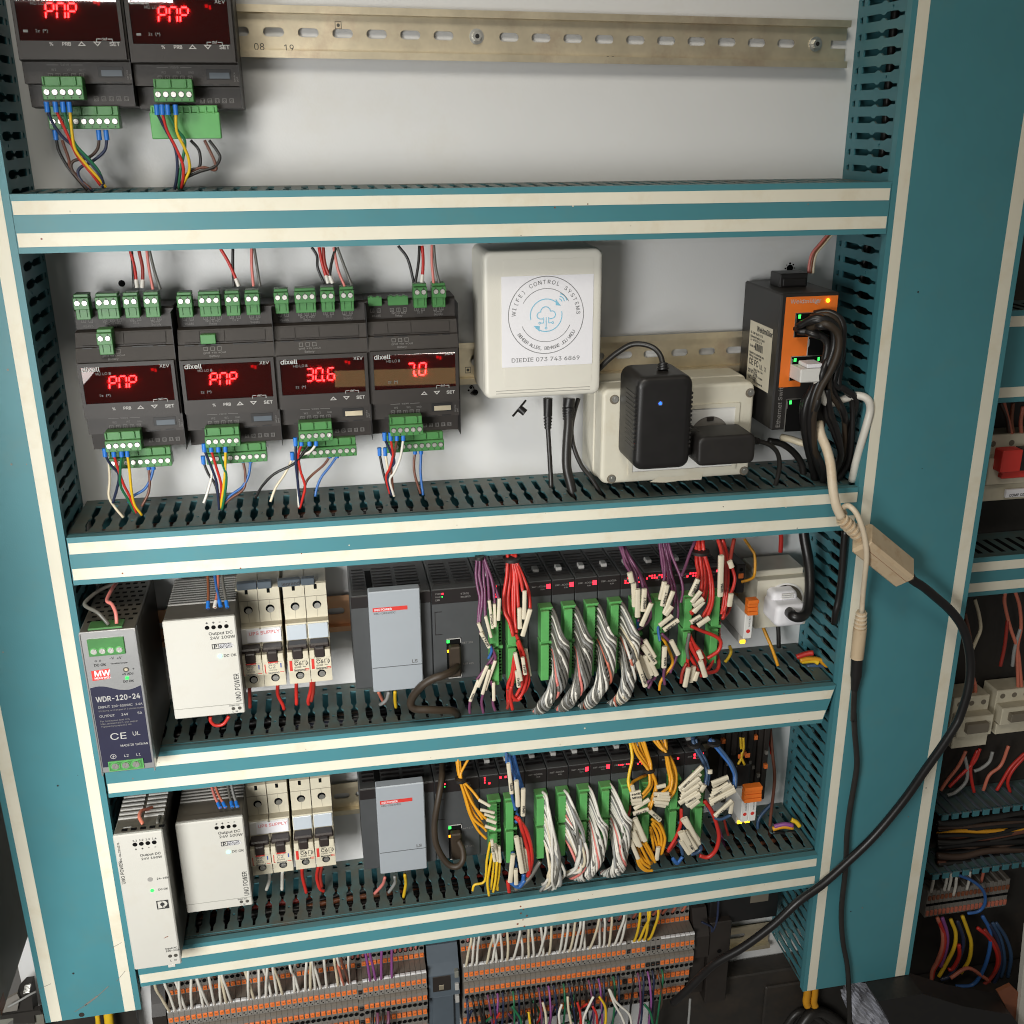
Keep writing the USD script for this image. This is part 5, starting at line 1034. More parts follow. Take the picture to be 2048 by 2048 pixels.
tg = ['grey', 'grey', 'white', 'grey', 'lightgrey', 'grey', 'grey', 'white', 'grey', 'grey', 'grey', 'lightgrey', 'pink']
tw = ['white', 'white', 'grey', 'white', 'lightgrey', 'white', 'white', 'white', 'grey', 'white', 'pink']
for i, (x, ex, nm, cs) in enumerate(((371, 363, 'leftmost', tg), (391, 384, 'second', tg), (410.7, 405, 'third', ['grey', 'white', 'grey', 'white', 'lightgrey', 'grey', 'white', 'grey', 'white', 'grey', 'salmon']), (431.1, 432, 'rightmost', ['grey', 'white', 'lightgrey', 'grey', 'white', 'grey', 'white', 'cream', 'grey', 'white', 'salmon']))):
    twist(f'{nm} twisted rope of grey and white wires in the upper rack', x, -334, -394, ex, -433, cs, 19, 2.1, 5.6, group='twisted wire ropes of the upper rack', seed=i, bulge=(1.5, 1.5, 2.5, 3)[i])
for i, (x, ex, nm) in enumerate(((407.5, 404, 'left'), (427.9, 432, 'right'))):
    twist(f'{nm} one of two twisted white wire ropes in the lower rack', x, -517, -577, ex, -617, tw, 18, 1.5, 6.0, group='twisted wire ropes of the lower rack', seed=20 + i, bulge=(3, 6)[i])


def loose(label, x, zs, mids, ends, cols, r=1.3, seed=0, y=-94, n=14, jit=3):
    g = random.Random(seed); t = T('wire_bundle', label, 'wire bundle', ends)
    for k in range(n):
        z0 = zs[0] + (zs[1] - zs[0])*k/n; j = lambda s: g.uniform(-s, s)
        P = [(x, y + 6, z0 + 1), (x + 2, y - 2, z0)]
        for (mx, my, mz), w in mids:
            if mz < z0 - 6: P.append((mx + j(w), my + j(3), mz + j(3)))
        e = np.array(ends, float); P += [tuple(e + [j(jit*2), -8 + j(3), 8 + j(3)]), tuple(e + [j(jit), 6 + j(5), -3])]
        t.add('wire', tube(P, r, 7, 4), 'wire_' + cols[k % len(cols)], smooth=True)
    return t


loose('loose sheaf of white wires, leftmost of the lower rack', 364.5, (-515, -572), [((368, -104, -535), 2), ((371, -106, -570), 5), ((374, -104, -598), 8)], (372, -80, -627), ['white', 'white', 'lightgrey', 'white', 'white', 'grey', 'white', 'cream'], 1.35, 3, n=16, jit=6)
loose('second loose sheaf of white and grey wires in the lower rack', 384.5, (-516, -570), [((391, -104, -532), 3), ((395, -108, -556), 4), ((396, -108, -584), 5)], (394, -86, -612), ['white', 'grey', 'lightgrey', 'white', 'cream', 'white', 'grey', 'pink'], 1.35, 5, n=16, jit=4)


def fan(label, zf, wires, sleeves=(), ties=(), ys=(-94, -102), r=1.25, w=3.3, name='wire_bundle', cat='wire bundle', g=None):
    """a sheaf of separate wires with marker sleeves and cable ties"""
    o = path(zf, wires[0][1], ys)[-1]; t = T(name, label, cat, o, g); h = random.Random(len(label)*7 + len(wires))
    for c, pts in wires:
        j = h.uniform(-2.5, 2.5)
        P = [p + [0, j, 0] for p in path(zf, pts, ys)]
        t.add('wire', tube(P, r*h.uniform(.95, 1.06), 7, 4), 'wire_' + c, smooth=True)
    for s in sleeves:
        y = (s[3] if len(s) > 3 else ys[1] - 3) + h.uniform(-1.6, 1.6)
        sleeve(t, zf(*s[0], y), zf(*s[1], y + h.uniform(-1, 1)), w*h.uniform(.92, 1.1), 2.3, s[2] if len(s) > 2 else None)
    for a, b, d, rr in ties:
        c = zf(a, b, (ys[0] + ys[1])/2 if d is None else d); t.add('cable_tie', cyl(c + [0, 0, 1.3], c + [0, 0, -1.3], rr, 12), 'black_soft', smooth=40)
    return t


def same(c, L): return [(c, p) for p in L]


fan('purple wires with marker sleeves on the first module of the upper rack', ZQ, same('purple', [[(470, 190), (455, 400), (445, 600), (470, 800), (510, 1000), (490, 1200), (480, 1450)], [(490, 190), (500, 400), (490, 600), (540, 850), (530, 1100), (500, 1300), (515, 1580)], [(520, 190), (560, 450), (570, 650), (590, 900), (595, 1100), (600, 1300)], [(530, 190), (600, 420), (640, 620), (660, 850), (670, 1030)], [(540, 190), (620, 430), (690, 620), (740, 850), (755, 1100)], [(545, 200), (640, 470), (720, 700), (790, 880), (828, 1010)]]),
    [((600, 1285), (695, 1640)), ((662, 1020), (722, 1485), 'CMPA1 R'), ((750, 1080), (766, 1460)), ((832, 985), (820, 1355)), ((480, 1400), (560, 1600)), ((520, 1560), (665, 1810), 'MPA1 F', -106)], [(500, 300, None, 4)], ys=(-80, -100))
fan('purple wires with sleeves below the first module of the upper rack', ZC, [('purple', [(1245, 900), (1272, 970), (1220, 1060), (1140, 1170)]), ('purple', [(1255, 910), (1282, 990), (1250, 1040)]), ('purple', [(1088, 1320), (1080, 1380), (1085, 1420)]), ('purple', [(1200, 1230), (1175, 1330), (1190, 1420)]), ('purple', [(1245, 1170), (1270, 1250), (1262, 1340), (1280, 1400)]), ('blue', [(1240, 895), (1250, 930), (1225, 990)])],
    [((1280, 1010), (1200, 1240)), ((1150, 1160), (1085, 1325), 'MPA'), ((1218, 1050), (1145, 1215)), ((1265, 1180), (1268, 1320)), ((1235, 1080), (1180, 1270))], ys=(-98, -96), w=3.6)
fan('thick sheaf of red wires on the second module of the upper rack', ZQ, same('red', [[(960, 190), (965, 330), (950, 600), (905, 900), (910, 1180), (990, 1350), (1060, 1600)], [(985, 190), (1000, 340), (985, 600), (960, 900), (965, 1180), (1040, 1400), (1080, 1610)], [(1010, 190), (1030, 340), (1040, 600), (1000, 900), (1020, 1200), (1080, 1400), (1105, 1610)], [(1040, 190), (1050, 340), (1080, 620), (1060, 900), (1070, 1200), (1110, 1450), (1125, 1570)], [(1060, 190), (1070, 340), (1130, 600), (1140, 850), (1160, 1150)], [(1080, 200), (1095, 340), (1180, 600), (1235, 880)], [(1100, 200), (1110, 340), (1230, 620), (1320, 880), (1345, 1190)], [(1000, 190), (1010, 340), (1010, 700), (985, 1000), (1010, 1300), (1090, 1580)], [(1050, 190), (1065, 340), (1100, 650), (1095, 950), (1095, 1250), (1115, 1520)]]),
    [((1258, 855), (1250, 1330)), ((1170, 1145), (1180, 1490), None, -107), ((1352, 1165), (1225, 1615), None, -108)], [(1045, 320, -88, 7.5)], ys=(-82, -103), r=1.5, w=4.4)
fan('red wires looping down below the second module of the upper rack', ZC, same('red', [[(1440, 810), (1500, 960), (1530, 1100), (1540, 1190), (1490, 1280), (1400, 1330)], [(1455, 850), (1510, 1000), (1520, 1150), (1470, 1290), (1380, 1320)], [(1450, 870), (1490, 1000), (1500, 1150), (1450, 1270), (1410, 1310)], [(1435, 960), (1410, 1130), (1380, 1220), (1385, 1380)], [(1435, 960), (1425, 1100), (1400, 1250), (1440, 1310), (1480, 1290)], [(1400, 1200), (1390, 1280), (1410, 1380)]]) + [('darkred', [(1380, 1240), (1390, 1320), (1375, 1390)])],
    [((1432, 950), (1478, 1165), None, -107), ((1490, 985), (1512, 1118), 'MPA2', -106), ((1445, 1090), (1462, 1215), 'MPA1', -108), ((1512, 920), (1545, 1130), None, -96)], ys=(-100, -98), r=1.5, w=3.9)
fan('purple wires with sleeves fanning over the seventh module of the upper rack', ZR, same('purple', [[(50, 60), (95, 180), (120, 280), (165, 360), (182, 410)], [(80, 60), (110, 180), (170, 330), (220, 440), (230, 540)], [(95, 60), (140, 170), (220, 330), (270, 450), (278, 610)], [(110, 60), (160, 180), (250, 330), (320, 480), (350, 605)], [(120, 70), (180, 200), (300, 400), (390, 590), (420, 700), (445, 775)], [(445, 790), (420, 950), (340, 1040), (280, 1080)], [(330, 860), (320, 920), (285, 980)]]),
    [((178, 395), (208, 510)), ((226, 520), (240, 805)), ((276, 595), (276, 930)), ((358, 590), (342, 862), 'MPB2 T'), ((442, 765), (322, 1038), None, -108)], ys=(-80, -102), w=5.2)
fan('purple wires with six sleeves below the seventh module of the upper rack', ZR, same('purple', [[(275, 1150), (330, 1210), (365, 1220)], [(275, 1190), (310, 1240), (345, 1290)], [(270, 1260), (290, 1340), (310, 1400)], [(268, 1320), (310, 1370), (360, 1410)], [(375, 1760), (420, 1700), (470, 1690), (500, 1640)], [(430, 1660), (440, 1710), (400, 1790)]]) + [('blue', [(262, 950), (272, 1050), (250, 1150), (262, 1300), (252, 1430)])],
    [((362, 1210), (482, 1418)), ((335, 1280), (488, 1490), 'MPB2 R', -104), ((290, 1400), (425, 1670)), ((358, 1400), (450, 1635)), ((268, 1460), (372, 1770), 'MPA2 T', -108), ((425, 1470), (508, 1635))], ys=(-94, -98), w=5.2)
fan('purple wires with slanted sleeves over the eighth module of the upper rack', ZR, same('purple', [[(545, 20), (570, 200), (590, 350), (615, 470), (632, 560)], [(565, 20), (590, 200), (610, 330), (602, 520)], [(590, 20), (620, 220), (650, 400), (690, 560), (700, 640)], [(600, 20), (640, 200), (680, 400), (740, 640), (690, 910)], [(620, 20), (660, 200), (690, 420), (740, 650), (770, 820), (768, 970)], [(640, 20), (670, 150), (730, 300), (790, 450), (815, 600), (790, 750)], [(970, 10), (900, 180), (850, 330), (805, 440)], [(575, 20), (605, 220), (640, 380), (650, 520), (640, 620)]]) + [('blue', [(542, 790), (533, 950), (520, 1080), (545, 1220)])],
    [((602, 505), (552, 720)), ((632, 545), (575, 798), 'MPB4 T', -106), ((705, 620), (598, 892), None, -104), ((695, 912), (540, 1038), None, -106), ((770, 965), (590, 1092), 'MPBT 1', -109), ((690, 800), (610, 915))], ys=(-80, -102), w=5.0)
fan('purple wires and one amber wire below the eighth module of the upper rack', ZR, [('purple', [(560, 1120), (620, 1180), (680, 1235)]), ('purple', [(765, 1385), (745, 1460), (700, 1560), (680, 1620)]), ('amber', [(572, 1185), (630, 1270), (700, 1440), (700, 1530), (620, 1640), (560, 1740), (548, 1830)]), ('purple', [(595, 1540), (585, 1640), (600, 1740)])], [((680, 1215), (768, 1388), None, -106), ((602, 1288), (594, 1542), 'MPA4', -106)], ys=(-98, -98), w=5.4, r=1.35)
fan('thick sheaf of red wires over the ninth module of the upper rack', ZR, same('red', [[(985, 0), (995, 150), (1000, 300), (1020, 400), (1005, 490)], [(1010, 0), (1020, 150), (1040, 330), (1050, 480), (1035, 630)], [(1030, 0), (1040, 150), (1080, 350), (1090, 520), (1065, 710)], [(1045, 0), (1055, 150), (1110, 350), (1120, 560), (1085, 750), (930, 915)], [(1060, 0), (1065, 150), (1130, 380), (1150, 600), (1130, 780), (1050, 925)], [(1050, 0), (1075, 160), (1150, 420), (1175, 620), (1160, 780), (1100, 940)], [(1000, 0), (1005, 150), (1060, 420), (1080, 600), (1060, 760), (920, 890)]]),
    [((1005, 475), (912, 675), 'CMP2A', -106), ((1038, 620), (930, 758)), ((1070, 705), (945, 800)), ((1072, 740), (952, 875)), ((1038, 922), (915, 1000), 'MP2A', -106), ((1142, 940), (1000, 1038), None, -108)], [(1030, 145, -86, 8)], ys=(-80, -102), r=1.6, w=5.0)
fan('tangle of red wires hanging below the ninth module of the upper rack', ZR, same('red', [[(910, 1030), (1050, 1090), (1200, 1150), (1270, 1220), (1240, 1330), (1110, 1420)], [(900, 1140), (960, 1260), (1060, 1380), (1095, 1490)], [(880, 1180), (930, 1320), (1010, 1440), (1045, 1470)], [(880, 1270), (900, 1380), (1000, 1560), (1055, 1660)], [(890, 1390), (880, 1480), (897, 1560)], [(920, 1230), (980, 1330), (1080, 1440), (1080, 1560)], [(895, 1220), (950, 1350), (1030, 1500)]]) + [('darkred', [(860, 1480), (810, 1600), (795, 1720)]), ('grey', [(890, 1115), (862, 1300), (880, 1420)])],
    [((892, 1545), (848, 1772), None, -106), ((955, 1530), (918, 1718)), ((1035, 1465), (1095, 1652), None, -107), ((1008, 1340), (1052, 1435)), ((1000, 1590), (965, 1700))], ys=(-98, -98), r=1.6, w=5.2)
fan('red wires on the last module of the upper rack, one with a long sleeve', ZR, same('red', [[(1235, -10), (1270, 100), (1290, 210)], [(1265, -10), (1310, 150), (1340, 350), (1340, 550), (1310, 800), (1290, 900)], [(1290, -10), (1340, 150), (1360, 400), (1350, 600), (1320, 850), (1300, 945)], [(1310, -10), (1370, 200), (1420, 340), (1455, 470), (1430, 600), (1370, 730), (1320, 880)], [(1390, 800), (1360, 880), (1300, 950)], [(1270, 1000), (1270, 1180), (1290, 1260), (1230, 1400), (1170, 1530), (1130, 1590)], [(1240, 1390), (1265, 1500), (1230, 1590), (1110, 1620)]]) + [('darkred', [(1440, -10), (1410, 140), (1390, 270)]), ('darkred', [(1250, -10), (1300, 120), (1330, 300), (1325, 600)])],
    [((1284, 190), (1274, 682), 'MPBA', -106), ((1405, 650), (1385, 802)), ((1385, 258), (1415, 332))], ys=(-84, -100), r=1.6, w=5.8)
wire(ZR, [(1565, -10, -50), (1640, 100, -56), (1690, 190, -60), (1690, 400, -64), (1650, 470, -62), (1530, 510, -58)], (0, 0), 'amber', 'amber wire curving into the small terminal right of the upper rack', 1.3)

fan('amber wires tied together over the first module of the lower rack', ZI, same('amber', [[(940, 255), (950, 350), (965, 440), (1000, 560), (1040, 700), (1100, 820), (1165, 890)], [(955, 255), (960, 350), (975, 450), (1020, 560), (1060, 680), (1120, 760), (1165, 830)], [(975, 255), (965, 380), (980, 450), (1040, 560), (1080, 660), (1140, 750)], [(1050, 265), (1000, 350), (975, 430), (1060, 530), (1110, 595)], [(965, 255), (968, 350), (985, 450), (1030, 560), (1080, 650), (1170, 740)], [(948, 255), (955, 350), (970, 450), (1010, 580), (1060, 720), (1150, 800)]]),
    [((1108, 595), (1190, 640)), ((1120, 668), (1222, 690)), ((1165, 742), (1235, 765)), ((1155, 790), (1232, 812)), ((1203, 890), (1216, 990), 'PA1T', -106), ((1150, 700), (1225, 725))], [(972, 445, -93, 5.2)], ys=(-84, -101), w=3.4)
fan('amber wires with sleeves dropping below the first module of the lower rack', ZI, same('yellow', [[(1190, 900), (1165, 1040), (1150, 1190), (1075, 1218), (1060, 1262)], [(1205, 985), (1185, 1100), (1170, 1200), (1182, 1300)], [(1222, 1040), (1215, 1150), (1200, 1270)], [(1240, 1045), (1230, 1170), (1213, 1270)], [(1265, 1045), (1258, 1170), (1238, 1270)], [(1252, 1045), (1246, 1200), (1252, 1275)]]), [((1230, 920), (1247, 1058)), ((1258, 940), (1268, 1058)), ((1216, 995), (1226, 1052)), ((1240, 930), (1256, 1050), None, -96)], ys=(-97, -96), w=3.3)
fan('blue wires with long sleeves over the second module of the lower rack', ZI, same('blue', [[(1312, 225), (1320, 330)], [(1328, 225), (1345, 340), (1382, 460)], [(1342, 225), (1370, 330), (1400, 440), (1430, 525)], [(1358, 225), (1390, 360), (1425, 480), (1438, 525)], [(1350, 540), (1362, 600), (1378, 660)], [(1400, 635), (1388, 700), (1420, 740), (1385, 772)]]), [((1326, 322), (1352, 548), 'MPB1', -104), ((1386, 452), (1400, 642)), ((1438, 512), (1436, 712), 'MPB2', -106)], ys=(-84, -101), r=1.5, w=4.6)
fan('thick red wires and white sleeves below the second module of the lower rack', ZI, same('red', [[(1380, 715), (1440, 800), (1490, 930), (1500, 1050), (1470, 1160)], [(1395, 720), (1460, 820), (1495, 960), (1490, 1110)], [(1405, 730), (1440, 860), (1475, 1000), (1480, 1130)], [(1320, 1185), (1332, 1270)]]) + [('blue', [(1360, 985), (1388, 1120)]), ('blue', [(1340, 1195), (1400, 1232), (1445, 1180)]), ('blue', [(1380, 1215), (1430, 1200), (1440, 1140)]), ('grey', [(1560, 1045), (1480, 1170), (1375, 1255)])],
    [((1385, 868), (1432, 1135), None, -106), ((1410, 880), (1450, 1130), None, -104), ((1362, 1000), (1340, 1205)), ((1382, 1108), (1386, 1222), None, -104), ((1445, 955), (1462, 1120))], ys=(-98, -98), r=1.9, w=5.2)
fan('amber wires with white sleeves over the seventh module of the lower rack', ZS, same('amber', [[(210, -15), (270, 150), (350, 270), (420, 370), (440, 480), (430, 580), (345, 685)], [(230, -15), (300, 140), (380, 270), (430, 370), (470, 500), (450, 620), (345, 745)], [(300, -15), (350, 150), (410, 270), (440, 370), (490, 480), (480, 620), (395, 735)], [(330, -15), (380, 120), (430, 260), (450, 370), (515, 500), (510, 640), (460, 760), (425, 870)], [(360, -15), (410, 150), (450, 280), (460, 380), (525, 560), (500, 700), (440, 880)], [(410, 455), (330, 488), (240, 540), (212, 590)]]) + [('yellow', [(185, -15), (215, 130), (225, 250), (190, 420), (175, 550), (208, 670)]), ('darkred', [(200, 760), (202, 900), (188, 1000)])],
    [((195, 700), (335, 668), 'PA3B1'), ((202, 742), (340, 720), 'MPA3'), ((212, 788), (345, 770)), ((220, 826), (350, 806)), ((250, 892), (445, 765), None, -106), ((238, 955), (432, 892), 'NFA TR', -108), ((225, 595), (242, 655))], [(435, 378, -92, 6)], ys=(-82, -102), r=1.45, w=4.6)
fan('amber wires curving out of white sleeves below the seventh module of the lower rack', ZS, same('amber', [[(285, 1360), (340, 1500), (420, 1580), (485, 1600)], [(335, 1370), (400, 1500), (455, 1600)], [(345, 1290), (430, 1450), (505, 1570)], [(385, 1300), (460, 1430), (512, 1560)], [(305, 1530), (350, 1620), (420, 1680), (490, 1685)], [(298, 1560), (330, 1640), (400, 1700), (480, 1700)], [(310, 1480), (370, 1580), (450, 1640)]]), [((215, 1040), (335, 1300)), ((262, 1010), (392, 1300), None, -106), ((198, 1180), (300, 1360)), ((198, 1290), (302, 1530)), ((240, 1180), (330, 1370), None, -104)], ys=(-99, -99), r=1.5, w=5.2)
fan('amber wires tied over the eighth module of the lower rack', ZS, same('amber', [[(490, -15), (570, 80), (640, 150), (670, 330), (700, 480), (690, 580), (600, 665)], [(530, -15), (600, 90), (650, 150), (700, 350), (730, 500), (700, 650)], [(580, -15), (630, 90), (660, 150), (740, 340), (760, 500), (740, 640), (680, 745)], [(640, -15), (660, 90), (672, 150), (770, 350), (790, 500), (770, 650), (700, 755)], [(660, -15), (675, 90), (680, 150), (790, 400), (780, 560), (720, 730)]]),
    [((540, 612), (655, 585)), ((505, 700), (695, 692)), ((498, 762), (705, 775), None, -104), ((520, 832), (655, 852)), ((555, 720), (705, 742)), ((510, 800), (690, 820), None, -106)], [(655, 142, -88, 7)], ys=(-82, -101), r=1.5, w=4.8)
fan('amber wires bowing below the eighth module of the lower rack', ZS, same('amber', [[(465, 1005), (560, 1060), (620, 1180), (640, 1280), (600, 1450)], [(485, 1045), (570, 1150), (600, 1280), (590, 1470)], [(468, 1140), (520, 1280), (560, 1400), (580, 1490)], [(460, 1160), (490, 1300), (505, 1430)], [(555, 1030), (610, 1130), (640, 1230), (618, 1390)], [(480, 1080), (545, 1210), (575, 1340), (585, 1460)]]), [((450, 915), (585, 1035), 'B PLUG', -106), ((562, 1380), (538, 1545))], ys=(-97, -97), r=1.35, w=5.4)
off = [(0, 0), (12, 8), (26, 4), (-10, 12), (18, 22), (34, 18), (4, 26)]
fan('dark blue sheaf with crossed white sleeves over the ninth module of the lower rack', ZS, [('steelblue', [(1000 + a, -15), (1045 + a, 100 + b), (1130 + a, 250), (1185 + a*.6, 400 + b), (1165 + a*.6, 540 + b*2)]) for a, b in off] + [('steelblue', [(1150, 560), (1090, 640), (1060, 700)])],
    [((1128, 342), (838, 632), 'MPC3'), ((1092, 485), (878, 650)), ((1118, 540), (868, 705), None, -104), ((1062, 665), (828, 820), None, -107), ((1095, 715), (925, 850), None, -109), ((1085, 775), (965, 872), None, -108), ((1155, 575), (1105, 665)), ((1228, 385), (1228, 435)), ((1105, 430), (845, 665), 'MPC2', -103), ((1085, 580), (860, 735), None, -106), ((1070, 620), (850, 770)), ((1100, 690), (905, 800), 'MPC1', -108)], [(1020, 60, -86, 6)], ys=(-82, -102), r=1.5, w=5.6)
fan('white sleeves and dark blue wires below the ninth module of the lower rack', ZS, [('steelblue', [(838, 1070), (870, 1110), (905, 1160)]), ('steelblue', [(1082, 1330), (1112, 1400), (1060, 1450), (980, 1475)]), ('steelblue', [(830, 1285), (860, 1400), (882, 1490)]), ('blue', [(735, 1505), (800, 1565), (865, 1490)]), ('blue', [(745, 1530), (800, 1590), (850, 1540)]), ('red', [(845, 865), (842, 1050), (780, 1230), (680, 1400)]), ('darkred', [(805, 1310), (760, 1380), (690, 1460)])],
    [((872, 1018), (1075, 1290), None, -104), ((905, 1005), (1085, 1345), None, -102), ((842, 1188), (968, 1455), None, -106), ((885, 1015), (1080, 1315), None, -103), ((870, 1185), (1005, 1430), 'MPC', -108), ((925, 1170), (1060, 1370), None, -104), ((902, 1180), (1045, 1400), None, -107), ((850, 1300), (962, 1465), None, -108)], ys=(-97, -97), r=1.7, w=5.8)
fan('blue sheaf with many slanted sleeves over the last module of the lower rack', ZS, [('blue' if k % 3 == 0 else 'steelblue', [(1215 + a, -15), (1300 + a, 70 + b), (1400 + a, 190 + b), (1480 + a*.7, 310), (1535 + a*.5, 450), (1545 + a*.4 - 6*k, 600 + b)]) for k, (a, b) in enumerate(off)] + [('steelblue', [(1160, 785), (1250, 960), (1350, 1012), (1485, 955)])],
    [((1462, 478), (1248, 562)), ((1405, 520), (1258, 602)), ((1465, 558), (1256, 695), 'MPC4', -104), ((1535, 598), (1218, 772), 'MPB01 T', -106), ((1552, 648), (1228, 832), 'MPB02 T', -108), ((1430, 500), (1255, 582)), ((1470, 590), (1258, 660), None, -105), ((1500, 570), (1235, 730), 'MPB3', -105), ((1545, 625), (1225, 800), None, -107), ((1512, 778), (1288, 985), 'DA11', -108), ((1512, 800), (1490, 945))], [(1275, 40, -86, 6)], ys=(-82, -102), r=1.5, w=5.0)
wire(ZS, [(1155, 785), (1240, 900), (1310, 1080), (1342, 1250), (1300, 1420), (1200, 1512), (1090, 1490)], (-94, -84), 'red', 'single red wire bowing right of the lower rack', 2.0)
fan('two yellow wires crossing above the small terminal right of the lower rack', ZS, same('yellow', [[(1630, -15), (1640, 120), (1652, 230), (1600, 335)], [(1665, -15), (1670, 120), (1640, 230), (1682, 335)]]), ys=(-55, -60), r=1.3, name='wire_pair', cat='wires')
wire(ZS, [(1408, 1015), (1440, 1150), (1495, 1340)], (-40, -40), 'darkred', 'dark red wire right of the lower rack going into the duct', 1.4)
wire(ZS, [(1345, 1140), (1420, 1400), (1410, 1540)], (-40, -45), 'purple', 'purple wire right of the lower rack going into the duct', 1.3)
wire(ZJ, [(1465, 30), (1480, 200), (1492, 350), (1470, 560), (1465, 680), (1502, 775)], (-30, -36), 'brown', 'brown wire along the right wall beside the double relay', 1.7)
wire(ZJ, [(1475, 490), (1400, 580), (1400, 660), (1445, 705)], (-30, -40), 'steelblue', 'blue wire loop right of the double relay', 1.7)
wire(ZJ, [(1455, 20), (1462, 90), (1470, 160), (1475, 200)], (-26, -30), 'red', 'red wire dropping at the far right above the double relay', 1.7)

# ------------------------------------------------------------------ relays, small terminals and the rail socket
def relay(zf, a0, b0, a1, b1, lever, lamp, dot, n, label, yf=-74):
    A, B = zf(a0, b0, yf), zf(a1, b1, yf); w = (B[0] - A[0])/n
    t = T('relay', label, 'relay', (A[0], 0, B[2]))
    for k in range(n):
        x = A[0] + w*k
        t.add('body', bx(x + .1, x + w - .1, yf, -12, B[2], A[2], .5), 'ivory_white'); t.add('foot', bx(x + .1, x + w - .1, yf + 10, -14, B[2] - 9, B[2], .5), 'clip_grey')
        L0, L1 = zf(lever[0], lever[1], yf - 6), zf(lever[2], lever[3], yf - 6)
        for j in range(4):
            h = (L0[2] - L1[2])/4; t.add('lever', bx(x - .2, x + w + .2 + (k == n - 1)*1.5, yf - 6 + j*.7 - (j == 3)*2, yf + 2, L1[2] + h*j, L1[2] + h*(j + .93), .4), 'orange')
        c = zf(dot[0], dot[1], yf - .1); t.add('red_dot', disc((x + w*.5, yf - .05, c[2]), 1.9, .15, 12), 'print_red')
        t.add('lettering', text('24VDC RLY', 1.4, (x + w*.68, yf - .15, c[2] + 4), ex=(0, 0, 1), ey=(-1, 0, 0)), 'print_grey')
        c = zf(lamp[0], lamp[1], yf + 4); t.add('lamp', bx(x + w*.18, x + w*.78, yf + 8.6, yf + 10.4, c[2] - 1.6, c[2] + 1.6, .3), 'led_yellow')
    return t


relay(ZR, 1575, 905, 1652, 1190, (1585, 740, 1690, 915), (1600, 1262), (1612, 1105), 1, 'single relay with an orange lever and a lit lamp beside the rail socket')
relay(ZS, 1640, 790, 1812, 1040, (1672, 630, 1850, 800), (1657, 1103), (1680, 960), 2, 'double relay with orange levers and two lit lamps at lower right')
for zf, pts, label, ys in ((ZR, ((1480, 300, 1560, 640),), 'small grey terminal with an orange dot left of the rail socket', -50), (ZS, ((1560, 340, 1725, 590),), 'small dark terminal with two orange dots above the double relay', -56)):
    a, b, c, d = pts[0]; A, B = zf(a, b, ys), zf(c, d, ys); t = T('small_terminal', label, 'terminal', (A[0], 0, B[2]))
    t.add('body', bx(A[0], B[0], ys, -8, B[2], A[2], .8), 'black'); n = 1 if zf is ZR else 2
    for k in range(n):
        x = A[0] + (B[0] - A[0])*(k + .5)/n; zz = zf(0, 565 if zf is ZR else 400, ys)[2]
        t.add('orange_dot', bx(x - 2.4, x + 2.4, ys - .8, ys + .5, zz - 2.4, zz + 2.4, .4), 'orange_lever'); t.add('wire_entry', disc((x, ys - .05, zz + 6), 1.8, .1, 10), 'void')
tg_ = T('dark_terminals', 'dark shaded terminal group with orange levers at the right end of the lower row', 'terminal', (570, -20, -560))
for k in range(9):
    x = 553 + 5.6*k; tg_.add('terminal', [bx(x, x + 5.2, -34 - (k % 3)*2, -8, -590, -500 - (k % 2)*3, .5)], 'housing')
    if k % 2 == 0: tg_.add('lever', bx(x + .8, x + 4.4, -37.5 - (k % 3)*2, -33, -520 - (k % 3)*16, -515 - (k % 3)*16, .3), 'orange_lever')
    tg_.add('marker', bx(x + 1, x + 4, -36.6 - (k % 3)*2, -34, -536 - (k % 4)*9, -532 - (k % 4)*9, .2), 'tb_grey')

so = T('rail_socket', 'ivory rail mounted power socket beside the single relay', 'power socket', (592, 0, -372))
A, B = ZH(1395, 300, -52), ZH(1672, 553, -52)
so.add('housing', rbox(A[0], B[0], B[2], A[2], -8, -52, 1.5, 1.0), 'ivory', smooth=40)
so.add('top_step', bx(A[0] + 1, B[0] - 3, -44, -12, A[2], A[2] + 6, .6), 'ivory')
c = ZH(1545, 425, -52.1); R = 15.5
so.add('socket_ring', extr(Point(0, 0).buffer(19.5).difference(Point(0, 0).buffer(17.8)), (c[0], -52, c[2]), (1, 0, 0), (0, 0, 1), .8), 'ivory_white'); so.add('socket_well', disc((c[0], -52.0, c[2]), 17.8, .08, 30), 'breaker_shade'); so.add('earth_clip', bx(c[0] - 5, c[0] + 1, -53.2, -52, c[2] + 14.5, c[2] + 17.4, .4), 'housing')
pg = T('mains_plug', 'white angled mains plug in the rail socket with a black cable', 'plug', (c[0], -60, c[2] - 4))
A2, B2 = ZH(1490, 438, -74), ZH(1662, 545, -74)
pg.add('body', rbox(A2[0], B2[0], B2[2], A2[2], -52.5, -80, 5, 5), 'sticker', smooth=40); pg.add('shoulder', rbox(A2[0] + 2, B2[0] - 3, B2[2] + 3, A2[2] + 7, -52.5, -66, 5, 5), 'sticker', smooth=40)
for k in range(3): pg.add('grip_rib', bx(A2[0] + 10, B2[0] - 9, -67.5 + 0*k, -66, A2[2] + 1.2 + 1.9*k, A2[2] + 2.1 + 1.9*k, .2), 'ivory_white')
cable(ZH, [(1585, 488, -82), (1600, 505, -90), (1640, 512, -92), (1678, 480, -86), (1695, 400, -76), (1698, 300, -66), (1690, 180, -56), (1668, 60, -48), (1660, -10, -44)], (0, 0), 4.6, 'wire_black', 'thick black mains cable bending up from the white plug', boots=[((1575, 480, -79), (1592, 498, -87), 4.6, 4.6, 0, 'black')])
